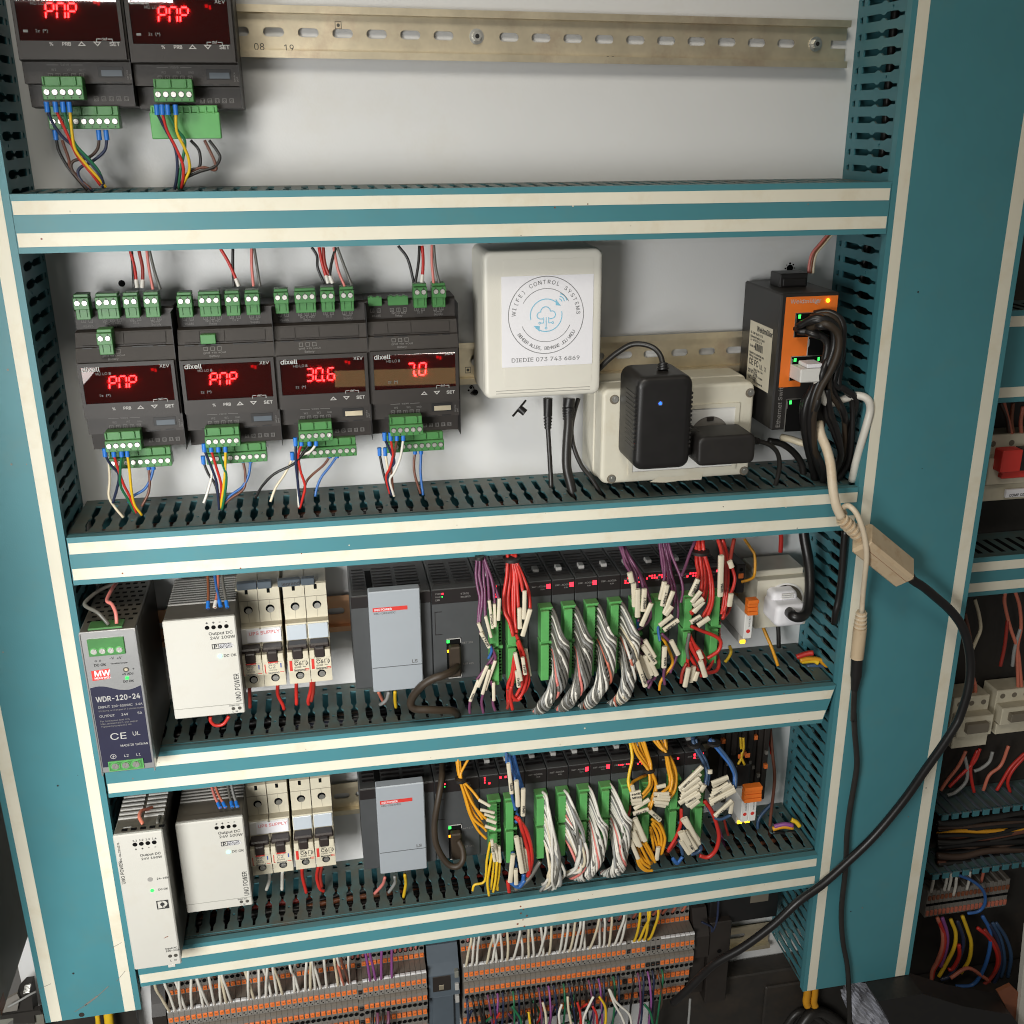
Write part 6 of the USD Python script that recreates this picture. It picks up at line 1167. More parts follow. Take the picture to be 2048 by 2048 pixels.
wire(ZH, [(1420, 560), (1445, 620), (1475, 690), (1512, 795)], (-28, -46), 'amber', 'amber wire slanting from the rail socket into the duct', 1.6)
wire(ZH, [(1512, 555), (1515, 620), (1516, 690)], (-20, -24), 'charcoal', 'dark wire straight below the rail socket', 2.2)
wire(ZR, [(1385, 1280), (1405, 1350), (1370, 1430), (1330, 1475)], (-46, -50), 'yellow', 'short yellow wire going into the duct left of the single relay', 1.5)
wire(ZH, [(1528, 10), (1530, 60), (1526, 130)], (-14, -14), 'red', 'red wire dropping behind the rail socket', 2.2)
cable(ZH, [(1905, 0, -84), (1895, 120, -84), (1885, 260, -84), (1868, 400, -84), (1850, 480, -84), (1842, 545, -80)], (0, 0), 3.2, 'wire_black', 'black cable along the slotted wall of the right trunk')
t = T('cable_bundle', 'coloured cables poking out at the right end of the third duct', 'cables', ZH(1750, 760, -40))
for c, pts in (('red', [(1620, 745), (1680, 725), (1720, 720)]), ('amber', [(1640, 765), (1700, 755), (1760, 765), (1800, 800)]), ('yellow', [(1650, 770), (1720, 765), (1750, 780)]), ('steelblue', [(1680, 800), (1740, 795), (1800, 810)]), ('black', [(1700, 830), (1760, 835), (1810, 850)]), ('amber', [(1760, 850), (1790, 835), (1806, 822)])):
    t.add('cable', tube(path(ZH, pts, (-46, -50)), 2.6, 8), 'wire_' + c, smooth=True)
t = T('cable_bundle', 'coloured cables poking out at the right end of the lowest duct', 'cables', ZJ(1550, 650, -40))
for c, pts in (('yellow', [(1590, 585), (1620, 600), (1640, 625)]), ('amber', [(1480, 640), (1540, 625), (1600, 632)]), ('violet', [(1490, 625), (1550, 612), (1600, 620)]), ('black', [(1480, 660), (1560, 670), (1640, 720), (1690, 750)]), ('charcoal', [(1510, 690), (1600, 660), (1640, 740)])):
    t.add('cable', tube(path(ZJ, pts, (-46, -50)), 2.4, 8), 'wire_' + c, smooth=True)

# ------------------------------------------------------------------ bottom terminal rows
TBP = Polygon([(-8, -716), (-28, -716), (-30, -738), (-46, -738.6), (-48, -742), (-50, -757), (-46.5, -758.6), (-46.5, -761), (-50, -762.6), (-48, -783), (-41, -786), (-39, -812), (-31, -815), (-29, -842), (-8, -845)])


def terminal(name, label, x, group, lev='orange_lever', marker=True):
    t = T(name, label, 'terminal block', (x, 0, -760), group, local=True); z = lambda a: a + 760
    t.add('body', extr(affinity.translate(TBP, 0, 760), (.12, 0, 0), (0, 1, 0), (0, 0, 1), 5.0), 'tb_grey')
    for y, zz, h in ((-31, -734.4, 4.6), (-49.6, -749.6, 5.2), (-50.6, -769.6, 5.2), (-42, -796.5, 5.6), (-33, -827, 5.6)):
        p = t.add('lever', bx(.7, 4.6, y, y + 5, z(zz - h/2), z(zz + h/2), .3), lev); t.add('lever_slot', bx(1.7, 3.5, y - .06, y + .1, z(zz - .25), z(zz + .4), 0), 'wire_rust', p)
    for y, zz in ((-29.4, -726.4), (-47.6, -742.4), (-50.0, -777.4), (-41.2, -805.8), (-32.2, -836)): t.add('wire_hole', disc((2.6, y + .25, z(zz)), 2.05, .3, 10), 'void')
    for dx, zz in ((1.8, -753.8), (3.4, -756.2)): t.add('test_hole', disc((dx, -49.75, z(zz)), .75, .2, 6), 'void')
    if marker: t.add('marker', bx(.3, 4.9, -49.6, -46.8, z(-739.4), z(-737.4), .2), 'sleeve_white')
    return t


mat('sleeve_white', (.72, .71, .70), .5)
gL, gR = 'grey and orange terminal blocks of the left row', 'grey and orange terminal blocks of the right row'
tA = terminal('terminal_block', 'narrow grey terminal block with orange levers in the left row', 10.2, gL)
for k in range(1, 47):
    if k == 34: continue
    copy(tA, 'narrow grey terminal block with orange levers in the left row', (10.2 + 5.25*k, 0, -760 + .05*k), gL)
tB = terminal('dark_terminal_block', 'narrow grey terminal block with black levers among the orange ones', 10.2 + 5.25*34, 'terminal blocks with black levers', 'black', False)
for k in range(46):
    dark = k in (32, 36, 37, 38)
    copy(tB if dark else tA, 'narrow grey terminal block with black levers among the orange ones' if dark else 'narrow grey terminal block with orange levers in the right row', (293.4 + 5.25*k, 0, -757.5 - .03*k), 'terminal blocks with black levers' if dark else gR)
for x, w, lab in ((-5, 13, 'dark end clamp at the left end of the left terminal row'), (259, 31, 'wide dark clamp block with two round holes between the terminal rows'), (537, 16, 'dark end clamp at the right end of the right terminal row')):
    t = T('end_clamp', lab, 'end clamp', (x, 0, -770))
    t.add('body', extr(Polygon([(-8, -722), (-30, -722), (-38, -738), (-44, -748), (-44, -775), (-36, -778), (-36, -830), (-8, -840)]), (x, 0, 0), (0, 1, 0), (0, 0, 1), w), 'slate' if w > 20 else 'housing')
    if w > 20:
        t.add('window', bx(x + 4, x + 22, -44.6, -43.5, -768, -749, .5), 'housing'); t.add('contact', bx(x + 10, x + 15, -44.8, -44.2, -766, -760, .2), 'zinc')
        for k in range(2): t.add('round_hole', disc((x + 8 + 12*k, -36.05, -790), 3.4, .1, 16), 'void')
        for k in range(3): t.add('side_marker', bx(x + 26, x + 30, -46.5, -40, -752 - 16*k, -744 - 16*k, .4), 'clip_grey' if k else 'cab_grey')
        t.add('lower_block', bx(x + 3, x + 25, -40, -36, -830, -779, .8), 'slate')


def drop(x, zh, yh, col, label, group, r=1.25, top=None, lean=None):
    l = rnd.uniform(-5, 5) if lean is None else lean; tz = -668
    P = [(x + l*1.3, -56 + rnd.uniform(-12, 6), tz), (x + l, yh - 14 + rnd.uniform(-5, 3), tz - 22), (x + l*.5, yh - 9 + rnd.uniform(-4, 2), (tz + zh)/2 - 6), (x + l*.12 + rnd.uniform(-.6, .6), yh - 4, zh + 9), (x, yh + 3, zh)]
    t = T('wire', label, 'wire', (x, yh, zh), group); t.add('insulation', tube([np.array(p, float) for p in P], r, 7), 'wire_' + col, smooth=True)


leans = [-5, -3.5, 4, -4, 5, 3, -1, -5, 1, 5, 0, -4, 3, -1, 4, -5, 2, 5, -3, 1]
for k in range(33):
    if k in (5, 12, 13, 21, 29): continue
    drop(12.8 + 5.25*k, -742.4 + .05*k, -48, 'white' if k % 5 else 'cream', 'white wire dropping from the lowest duct into the left terminal row', 'white wires into the left terminal row', 1.35, lean=leans[k % 20] + rnd.uniform(-1, 1))
for k in (31, 32): drop(13.6 + 5.25*k, -741, -48, 'salmon' if k == 31 else 'brown', f'{"orange brown" if k == 31 else "brown"} wire beside the white ones into the left terminal row', None, 1.3, lean=-6)
for i, k in enumerate((36, 37, 38, 40)): drop(12.8 + 5.25*k, -740.5, -48, 'violet', ('first', 'second', 'third', 'fourth')[i] + ' violet wire from the left dropping into the left terminal row', 'violet wires into the left terminal row', 1.35, lean=(-3, -4, 2, 1)[i])
for k in (33, 34, 35, 36, 41, 42, 43, 44, 45): drop(12.8 + 5.25*k, -726.4, -30, 'pink', 'pink wire dropping into the back level of the left terminal row', 'pink wires into the left terminal row', 1.2, lean=rnd.uniform(-3, 3))
for k in range(8, 30, 5): drop(12.8 + 5.25*k, -726.4, -30, 'rust', 'rust coloured wire behind the white ones of the left terminal row', 'rust coloured wires behind the left terminal row', 1.4, lean=rnd.uniform(-2, 2))
for k in range(31):
    if k in (3, 10, 17, 25): continue
    drop(296 + 5.25*k, -740 - .03*k, -48, 'white' if k % 4 else 'cream', 'white wire dropping from the lowest duct into the right terminal row', 'white wires into the right terminal row', 1.35, lean=leans[(k*3 + 2) % 20] + rnd.uniform(-1, 1))
for k in (33, 35, 36, 34): drop(296 + 5.25*k, -740, -48, 'yellow', ('first', 'third', 'fourth', 'second')[(33, 35, 36, 34).index(k)] + ' yellow wire from the left dropping into the right terminal row', 'yellow wires into the right terminal row', 1.4, lean=(1, 4, -2, 3)[k - 33])
for k in (1, 8, 15, 22, 27, 29, 31): drop(296 + 5.25*k, -726, -30, 'pink' if k % 2 else 'salmon', 'pinkish wire behind the white ones of the right terminal row', 'pinkish wires behind the right terminal row', 1.2, lean=rnd.uniform(-3, 3))
for k in (32, 34, 37, 38, 39, 40, 42, 44): drop(296 + 5.25*k, -726, -30, 'salmon', 'orange red wire into the back level of the right terminal row', 'orange red wires into the right terminal row', 1.4, lean=rnd.uniform(-2, 2))
lowc = ['navy', 'black', 'violet', 'green', 'charcoal', 'navy', 'darkbrown', 'black', 'purple', 'navy']
for k in range(0, 40):
    if k in (32, 31): continue
    x = 296 + 5.25*k; z0 = -775 - .03*k; l = rnd.uniform(-9, 9); c = lowc[(k*7) % 10]
    P = [(x, -46, z0), (x + l*.1, -56, z0 - 6), (x + l*.4, -62 + rnd.uniform(-3, 6), z0 - 28), (x + l*.8, -58 + rnd.uniform(-6, 6), z0 - 58), (x + l, -48 + rnd.uniform(-8, 8), z0 - 100)]
    nm = {'navy': 'dark blue', 'darkbrown': 'dark brown'}.get(c, c)
    t = T('wire', f'{nm} wire hanging out of the front level of the right terminal row', 'wire', (x, -46, z0), f'{nm} wires hanging from the right terminal row'); t.add('insulation', tube([np.array(p, float) for p in P], 1.15, 6), 'wire_' + c, smooth=True)
for k in (36, 37, 38, 39):
    x = 12.8 + 5.25*k; t = T('wire', 'dark wire hanging out of the front level of the left terminal row', 'wire', (x, -46, -777), 'dark wires hanging from the left terminal row')
    t.add('insulation', tube([np.array(p, float) for p in ((x, -46, -777), (x - 1, -57, -784), (x - 6, -60, -800), (x - 14, -58, -830))], 1.6, 7), 'wire_' + ('purple' if k % 2 else 'charcoal'), smooth=True)
for i, (c, pts) in enumerate((('white', [(855, 610), (830, 660), (805, 720), (800, 760)]), ('yellow', [(885, 610), (915, 660), (920, 720), (915, 760)]), ('white', [(940, 575), (975, 640), (1040, 700), (1055, 760)]), ('white', [(935, 570), (965, 650), (1000, 710), (1020, 760)]), ('red', [(770, 640), (785, 690), (790, 760)]), ('red', [(850, 660), (870, 700), (875, 755)]), ('green', [(1120, 650), (1150, 690), (1165, 750)]), ('lightgrey', [(1360, 620), (1355, 700), (1350, 760)]), ('cream', [(590, 640), (605, 700), (608, 760)]), ('yellow', [(515, 690), (520, 720), (525, 760)]), ('cream', [(720, 610), (725, 680), (740, 760)]), ('white', [(690, 650), (675, 700), (680, 760)]), ('green', [(430, 660), (470, 720), (480, 760)]))):
    nth = ('first', 'second', 'third', 'fourth')[sum(1 for q, _ in ((('white', 0), ('yellow', 0), ('white', 0), ('white', 0), ('red', 0), ('red', 0), ('green', 0), ('lightgrey', 0), ('cream', 0), ('yellow', 0), ('cream', 0), ('white', 0), ('green', 0))[:i]) if q == c)]
    wire(ZL, pts, (-66, -70), c, f'{nth} loose {c} wire crossing the lowest levels of the right terminal row', 1.3)
for k in range(14):
    x = 300 + 9*k; t = T('wire', 'bent dark wire tangled under the right terminal row', 'wire', (x, -60, -840), 'dark tangled wires under the right terminal row')
    t.add('insulation', tube([np.array((x + rnd.uniform(-10, 10)*j, -55 + rnd.uniform(-12, 8), -790 - 22*j + rnd.uniform(-6, 6))) for j in range(5)], 1.2, 6), 'wire_' + ('navy', 'black', 'green', 'red', 'purple')[k % 5], smooth=True)
box2 = T('dark_relay_block', 'dark device on the rail right of the right terminal row', 'device', (585, -30, -775))
P0, P1 = ZL(1400, 150, -40), ZL(1480, 460, -40)
box2.add('body', bx(554, 578, -42, -10, -842, -734, 1), 'housing'); box2.add('screw', disc((566, -42.1, -772), 2.4, .5, 10), 'void')
junk = T('dark_contactor', 'dark shaded device behind the lowest duct at the right', 'device', (600, -30, -712))
A, B = ZL(1380, 110, -30), ZL(1760, 150, -30)
junk.add('body', bx(556, 632, -34, -4, -745, -700, 1), 'black'); junk.add('label', bx(600, 620, -34.4, -33.8, -722, -706, .1), 'breaker_shade')
wire(ZL, [(1420, 220), (1470, 245), (1475, 270), (1500, 210), (1508, 110)], (-44, -40), 'navy', 'thin dark blue wire bent near the right rail end', 1.2)

# ------------------------------------------------------------------ cables and adapter hanging over the right trunk
cable(ZE, [(655, 1060, -84), (668, 1130, -90), (700, 1210, -98), (722, 1300, -104), (735, 1430, -108), (752, 1520, -110), (782, 1590, -111)], (0, 0), 3.9, 'beige_clean', 'thick cream cable running down from the switch to the dirty inline adapter')
dv = T('inline_adapter', 'dirty beige inline adapter box hanging over the right trunk', 'adapter', ZM(600, 720, -112))
A, B = ZM(425, 610, -110), ZM(745, 872, -112); d = (B - A)/np.linalg.norm(B - A); n = np.array([0, -1.0, 0]); n -= d*(n@d); n /= np.linalg.norm(n); sdir = np.cross(d, n)
e1, e2 = (n*.80 + sdir*.60), (n*.60 - sdir*.80)
L_ = np.linalg.norm(B - A); v, f = bx(0, L_, -12.4, 12.4, -10.2, 10.2, 2.6)
dv.add('case', (A + v[:, :1]*d + v[:, 1:2]*e1 + v[:, 2:]*e2, f), 'beige')
dv.add('case_seam', slab(A + e1*12.45 + e2*3 + d*3, B + e1*12.45 + e2*3 - d*3, .35, .12), 'wire_rust')
q0, q1 = ZM(285, 480, -111), ZM(430, 612, -110); dd = (q1 - q0)/np.linalg.norm(q1 - q0)
rl = dv.add('strain_relief', cyl(q0, q1 + dd*4, 4.2, 14, 5.4), 'beige', smooth=40)
for i in range(5): dv.add('relief_rib', cyl(q0 + (q1 - q0)*(.08 + .17*i), q0 + (q1 - q0)*(.08 + .17*i) + dd*1.6, 5.6 + .2*i, 14), 'beige_clean', rl, smooth=40)
dv.add('outlet_collar', cyl(B - d*1, B + d*7, 6.0, 12, 4.6), 'wire_charcoal', smooth=40)
big = path(ZM, [(745, 872, -112), (800, 920, -112), (870, 965, -112), (960, 1040, -110), (1060, 1130, -108), (1140, 1240, -110), (1185, 1380, -112), (1200, 1540, -114), (1180, 1700, -116), (1130, 1860, -116)], (0, 0)) + path(ZN, [(930, 150, -116), (850, 275, -114), (740, 430, -110), (620, 600, -106), (450, 805, -103), (290, 962, -103), (130, 1105, -104), (-10, 1205, -106)], (0, 0)) + path(ZL, [(1800, 230, -104), (1640, 350, -98), (1500, 430, -90), (1420, 500, -84), (1330, 590, -78), (1270, 640, -70)], (0, 0))
t = T('cable', 'thick black cable looping right from the adapter and sweeping back to the terminals', 'cable', big[0]); t.add('jacket', tube(big, 4.1, 10), 'wire_black', smooth=True)
cable(ZM, [(318, 450, -104), (305, 420, -106), (318, 397, -112), (352, 398, -118), (400, 450, -122), (440, 550, -124), (464, 660, -124), (470, 760, -122), (458, 880, -116), (445, 1010, -108), (436, 1140, -102)], (0, 0), 2.3, 'beige_clean', 'thin cream cable looped round the adapter and down to the round plug')
jk = T('barrel_connector', 'stained cream barrel connector joined to a black plug on the right trunk', 'connector', ZM(410, 1400, -98))
a0, a1, a2, a3, a4 = ZM(434, 1135, -99), ZM(424, 1250, -98), ZM(402, 1462, -97.5), ZM(396, 1590, -97), ZM(384, 1690, -97)
jk.add('sleeve', cyl(a0, a1, 4.0, 14, 5.2), 'beige', smooth=40); jk.add('barrel', cyl(a1, a2, 6.0, 16, 5.9), 'beige', smooth=40); jk.add('black_plug', cyl(a2, a3, 5.2, 14, 5.2), 'black', smooth=40); jk.add('black_tail', cyl(a3, a4, 4.9, 14, 3.2), 'black', smooth=40)
for i in range(4): c = a0 + (a1 - a0)*(.1 + .24*i); jk.add('relief_rib', cyl(c, c + (a1 - a0)*.11, 5.0 + .25*i, 14), 'beige_clean', smooth=40)
thin = path(ZM, [(384, 1680), (380, 1780), (376, 1900)], (-97, -94)) + path(ZN, [(322, 80), (328, 200), (338, 310), (340, 400), (322, 520), (300, 650), (282, 800), (276, 950), (268, 1060), (252, 1200), (248, 1320), (258, 1450), (282, 1580), (292, 1720), (298, 1960)], (-93.5, -93.5))
t = T('cable', 'thin black cable hanging from the barrel connector down the right trunk', 'cable', thin[-1]); t.add('jacket', tube(thin, 2.7, 8), 'wire_charcoal', smooth=True)
for a in (45, 88):
    wire(ZN, [(a + 2, 1690), (a, 1750), (a - 6, 1800), (a + 4, 1830)], (-40, -44), 'amber', ('left' if a < 60 else 'right') + ' one of two amber cables below the right trunk', 4.2, cat='cable', name='amber_cable')

# ------------------------------------------------------------------ the neighbouring cabinet at the right edge
BACK = 62.0
YM, YN, YP = ZM, ZN, ZP
ZM, ZN, ZP = (lambda a, b, d: YM(a, b, d + BACK)), (lambda a, b, d: YN(a, b, d + BACK)), (lambda a, b, d: YP(a, b, d + BACK))


def strip_duct(za, zb, x0, label, y=-DEPTH + BACK):
    t = T('side_duct', label, 'wiring duct', (x0, 0, zb))
    t.add('cover', bx(x0, 980, y, y + 1.6, zb - 5, za + 5, .3), 'teal'); t.add('shelf_wall', bx(x0, 980, y + 1.7, 36, za + 1.5, za + 3, 0), 'teal_side')
    for z in (za - 9.5, zb): t.add('stripe', bx(x0 + .5, 980, y - .22, y + .1, z, z + 9.5, 0), 'cream')
    for k in range(16): t.add('wall_slot', bx(x0 + 5 + 12.4*k, x0 + 10 + 12.4*k, y + 14, 20, za + 2.9, za + 3.15, 0), 'void')
    return t


strip_duct(ZP(600, 750, -DEPTH)[2], ZP(525, 1275, -DEPTH)[2], 764, 'tall striped duct of the neighbouring cabinet, upper right edge')
strip_duct(ZM(1220, 797, -DEPTH)[2], ZM(1190, 1003, -DEPTH)[2], 764, 'small striped duct of the neighbouring cabinet, at mid height')


def brk(x, z, w, h, yf, label, red=False, n=3, tilt=0):
    yf += BACK
    t = T('side_breaker', label, 'circuit breaker', (x, 0, z))
    t.add('body', bx(x, x + w, yf + 12, 36, z - h, z, .8), 'breaker'); t.add('nose', bx(x + .6, x + w - .6, yf, yf + 13, z - h*.72, z - h*.3, .8), 'breaker')
    for k in range(n): t.add('screw_hole', disc((x + w*(k + .5)/n, yf + 11.9, z - h*.14), 3.0, .2, 12), 'breaker_shade')
    t.add('lower_step', bx(x + .3, x + w - .3, yf + 5, yf + 12.5, z - h, z - h*.74, .6), 'breaker')
    t.add('handle', bx(x + w*.2, x + w*.8, yf - 6, yf + 1, z - h*.6, z - h*.4, .8), 'print_red' if red else 'breaker_shade')
    return t


P = ZP(470, 1540, -60); Q = ZP(660, 1900, -60)
b1 = brk(P[0], P[2], 60, 66, -60, 'pale breaker with a red and black handle at the right edge', red=True)
A, B = ZP(525, 1612, -68), ZP(630, 1745, -68); b1.add('red_handle', bx(A[0], B[0], -72 + BACK, -58 + BACK, B[2], A[2], 1), 'print_red'); b1.add('black_handle', bx(B[0], B[0] + 16, -70 + BACK, -58 + BACK, B[2], A[2], 1), 'black')
A, B = ZP(560, 1870, -62), ZP(672, 1905, -62); b1.add('name_tag', bx(A[0], A[0] + 30, -62 + BACK, -59 + BACK, B[2] - 1, A[2], .2), 'sticker'); b1.add('lettering', text('COMP OIL', 2.6, (A[0] + 3.5, -62.1 + BACK, B[2]), bold=True), 'print_black')
P = ZM(1120, 1775, -62); b2 = brk(P[0], P[2], 42, 58, -66, 'pale three pole breaker block right of the big black loop', n=3)
P = ZM(1440, 1735, -62); b3 = brk(P[0], P[2], 42, 50, -62, 'pale breaker block cut off by the right picture edge', n=3)
rw = [('salmon', [(540, 1300), (570, 1420), (590, 1500), (600, 1530)], ZP), ('rust', [(600, 1310), (590, 1420), (600, 1500)], ZP), ('salmon', [(665, 1330), (650, 1430), (655, 1510)], ZP), ('darkbrown', [(520, 1310), (560, 1400), (575, 1500)], ZP),
      ('salmon', [(1445, 1000), (1440, 1080), (1480, 1250), (1530, 1400), (1550, 1560), (1560, 1690)], ZM), ('salmon', [(1515, 1000), (1545, 1100), (1555, 1250), (1530, 1400), (1535, 1690)], ZM), ('cream', [(1230, 1050), (1260, 1160), (1270, 1260), (1240, 1340), (1205, 1420)], ZM), ('brown', [(1160, 1150), (1190, 1280), (1210, 1420)], ZM), ('lightgrey', [(1550, 1260), (1510, 1400), (1495, 1520)], ZM), ('darkred', [(1460, 1200), (1440, 1380), (1410, 1520)], ZM), ('salmon', [(1215, 1590), (1235, 1660), (1230, 1745)], ZM), ('rust', [(1200, 1600), (1208, 1660), (1215, 1745)], ZM),
      ('salmon', [(990, 305), (950, 390), (880, 480), (840, 540)], ZN), ('red', [(1075, 290), (1040, 370), (960, 450), (890, 520)], ZN), ('red', [(1060, 300), (1020, 400), (1025, 480), (1040, 550)], ZN), ('lightgrey', [(985, 340), (1000, 420), (990, 490), (930, 550), (880, 570)], ZN), ('lightgrey', [(1150, 310), (1130, 370), (1080, 410), (1040, 425)], ZN), ('salmon', [(1245, 275), (1200, 390), (1130, 450), (1095, 540)], ZN), ('red', [(1340, 320), (1260, 400), (1210, 480), (1175, 540)], ZN), ('red', [(1340, 340), (1270, 420), (1240, 490), (1255, 550)], ZN)]
for i, (c, pts, zf) in enumerate(rw):
    lab = {0: 'above the breaker with the red handle', 1: 'between the mid height duct and the pale breakers', 2: 'below the pale breakers at the right edge'}[0 if zf is ZP else 1 if zf is ZM else 2]
    nm = {'salmon': 'salmon pink', 'lightgrey': 'light grey', 'darkred': 'dark red', 'darkbrown': 'dark brown'}.get(c, c); same_ = [q for q in rw if q[0] == c and q[2] is zf]
    extra = (('left ', 'middle ', 'right ', 'rightmost ')[[id(q) for q in same_].index(id(rw[i]))] if len(same_) > 1 else '')
    wire(zf, pts, (-46, -46), c, f'{extra}{nm} wire {lab}', 1.9)


def comb(zf, p, q, label, n=7):
    A, B = zf(*p, -70), zf(*q, -70); t = T('open_duct', label, 'wiring duct', (A[0], -35, A[2]))
    t.add('floor', bx(A[0], 980, -66 + BACK, 36, A[2] - 3, A[2] - 1, 0), 'teal_side')
    for k in range(int((975 - A[0])/12.4)): t.add('tooth', bx(A[0] + 12.4*k, A[0] + 12.4*k + 8.0, -72 + BACK, -69.6 + BACK, A[2] - 6, A[2] + 1.5, .5), 'teal_side'); t.add('tooth', bx(A[0] + 12.4*k + 8.4, A[0] + 12.4*k + 11.6, -71 + BACK, 30, A[2] - 1, A[2] + .8, .3), 'slate')
    return t


comb(ZN, (845, 690), (1330, 620), 'upper open slotted duct full of dark cables at the right edge'); comb(ZN, (790, 1045), (1330, 985), 'lower open slotted duct edge above the dark terminals')
t = T('cable_bundle', 'black and brown cables lying in the open duct of the neighbouring cabinet', 'cables', ZN(1000, 850, -40))
for k in range(16):
    c = ('charcoal', 'black', 'darkbrown', 'black', 'amber', 'black', 'brown', 'charcoal')[k % 8] if k != 4 else 'amber'; b = 720 + 17*k
    t.add('cable', tube(path(ZN, [(820, b + 10 + rnd.uniform(-8, 8)), (960, b + rnd.uniform(-14, 14)), (1120, b - 12 + rnd.uniform(-14, 14)), (1340, b - 40 + rnd.uniform(-20, 20))], (-52 + rnd.uniform(-6, 6), -52)), 2.6 if k % 3 else 4, 7), 'wire_' + (c if c != 'amber' or k == 4 else 'darkbrown'), smooth=True)
t = T('terminal_strip', 'shaded reddish terminal strip with white wires at the right edge', 'terminal strip', ZN(950, 1180, -40))
A, B = ZN(770, 1150, -45), ZN(770, 1300, -45); x0_, zt_, zb_ = A[0], A[2], B[2]
for k in range(20):
    x = x0_ + 5.3*k; t.add('terminal', bx(x, x + 4.9, -44 + BACK, 36, zb_, zt_ + 2*(k % 2), .4), 'tb_grey'); t.add('lever', bx(x + .8, x + 4.2, -45.6 + BACK, -43 + BACK, zt_ - 12, zt_ - 6, .3), 'wire_rust'); t.add('lever', bx(x + .8, x + 4.2, -45.6 + BACK, -43 + BACK, zb_ + 3, zb_ + 10, .3), 'wire_salmon')
    t.add('groove', bx(x, x + 4.9, -44.6 + BACK, -43.6 + BACK, (zt_ + zb_)/2 - 2, (zt_ + zb_)/2 + 1, 0), 'void')
for i, (a, b) in enumerate(((790, 1060), (870, 1050), (895, 1050), (925, 1080), (1005, 1045), (1090, 1000))):
    wire(ZN, [(a + 10, b - 20), (a + 5, b + 30), (a - 8, b + 85)], (-58, -46), 'white' if i < 5 else 'salmon', f'{("first", "second", "third", "fourth", "fifth", "sixth")[i]} short pale wire from the left into the shaded terminal strip', 1.7)
wire(ZN, [(920, 1035), (1030, 1080), (1095, 1140), (1105, 1210), (1070, 1260), (1000, 1275)], (-60, -50), 'blue', 'blue wire arching over the shaded terminal strip', 1.9)
cw = [('salmon', [(820, 1300), (850, 1380), (850, 1470), (820, 1560), (790, 1620), (785, 1690)]), ('violet', [(850, 1300), (878, 1390), (875, 1480), (840, 1590)]), ('yellow', [(900, 1310), (930, 1390), (920, 1480), (870, 1580), (830, 1650)]), ('red', [(950, 1460), (950, 1530), (915, 1600), (885, 1610)]), ('yellow', [(970, 1290), (1000, 1370), (1022, 1450), (1010, 1550), (960, 1630)]), ('red', [(830, 1320), (865, 1420), (845, 1530), (800, 1610), (790, 1660)]), ('navy', [(940, 1320), (975, 1420), (960, 1520), (900, 1640), (840, 1670)]), ('blue', [(1090, 1290), (1135, 1380), (1130, 1500), (1090, 1620), (1030, 1700), (930, 1710)]), ('red', [(1060, 1360), (1130, 1420), (1180, 1530), (1160, 1630), (1080, 1720)]), ('darkred', [(1100, 1370), (1170, 1460), (1190, 1560), (1140, 1660), (1040, 1740)]), ('steelblue', [(1170, 1330), (1230, 1420), (1260, 1530), (1240, 1650)]), ('steelblue', [(1150, 1330), (1200, 1430), (1220, 1560), (1200, 1650)]), ('salmon', [(900, 1660), (1000, 1600), (1090, 1650), (1130, 1680)]), ('navy', [(1130, 1340), (1180, 1430), (1200, 1560), (1150, 1700), (1060, 1750)])]
for i, (c, pts) in enumerate(cw):
    nm = {'salmon': 'salmon pink', 'navy': 'dark blue', 'steelblue': 'steel blue', 'darkred': 'dark red'}.get(c, c); sm = [j for j, q in enumerate(cw) if q[0] == c]
    extra = (('first ', 'second ', 'third ')[sm.index(i)] if len(sm) > 1 else '')
    wire(ZN, pts, (-58, -52), c, f'{extra}{nm} wire drooping in an arc below the shaded terminal strip', 2.3)
ZM, ZN, ZP = YM, YN, YP
dr = T('door_edge', 'pale cabinet door edge in the bottom right corner, brown stained', 'door edge', ZN(1320, 1700, -90), kind='structure')
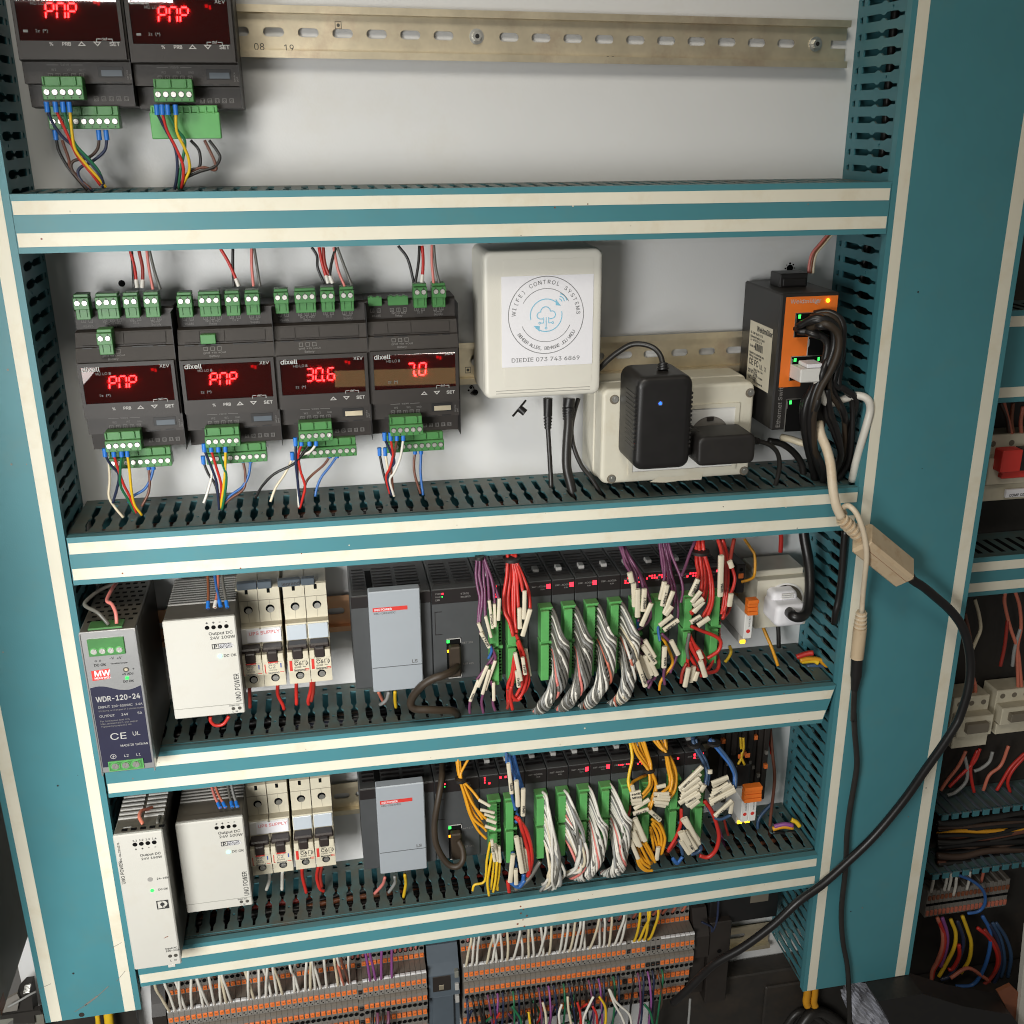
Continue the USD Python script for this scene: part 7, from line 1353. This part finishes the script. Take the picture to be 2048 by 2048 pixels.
dr.add('sheet', extr(Polygon([tuple(ZN(a, b, -95)[[0, 2]]) for a, b in ((1336, 1330), (1275, 1960), (1500, 1960), (1500, 1330))]), (0, -95, 0), (1, 0, 0), (0, 0, 1), 6), 'box_grey')
dr.add('stain', extr(Polygon([tuple(ZN(a, b, -94)[[0, 2]]) for a, b in ((1250, 1690), (1300, 1740), (1275, 1960), (1240, 1960), (1225, 1830), (1170, 1730))]), (0, -93, 0), (1, 0, 0), (0, 0, 1), 4), 'wire_rust')
bag = T('plastic_bag', 'crumpled grey plastic bag below the right trunk', 'bag', ZN(400, 1830, -60))
g = np.linspace(0, 1, 14); U, V = np.meshgrid(g, g); c00, c10, c01, c11 = ZN(225, 1700, -58), ZN(400, 1690, -48), ZN(330, 1960, -74), ZN(560, 1960, -66)
S = (1 - U)[..., None]*(1 - V)[..., None]*c00 + U[..., None]*(1 - V)[..., None]*c10 + (1 - U)[..., None]*V[..., None]*c01 + U[..., None]*V[..., None]*c11
S[..., 1] += 16*(meshkit.noise(S/14.0, 3) - .5) + 9*(meshkit.noise(S/6.0, 5) - .5)
ii = np.arange(13); a = (ii[:, None]*14 + ii[None]).ravel(); bag.add('film', (S.reshape(-1, 3), np.vstack([np.stack([a, a + 1, a + 15], 1), np.stack([a, a + 15, a + 14], 1)])), 'plastic_bag')
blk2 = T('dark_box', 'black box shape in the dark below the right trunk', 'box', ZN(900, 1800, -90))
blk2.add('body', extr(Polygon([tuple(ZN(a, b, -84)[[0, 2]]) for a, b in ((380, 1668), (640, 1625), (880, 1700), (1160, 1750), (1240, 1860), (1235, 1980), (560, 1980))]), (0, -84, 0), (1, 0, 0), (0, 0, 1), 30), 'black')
for i, (x, r) in enumerate(((20, 5), (-30, 4), (60, 6))):
    cable(ZN, [(x - 60, 1960), (x, 1880), (x + 60, 1860), (x + 140, 1900), (x + 220, 1970)], (-30 - 10*i, -36), r, 'wire_charcoal', f'{("first", "second", "third")[i]} coiled black cable in the dark below the right trunk')
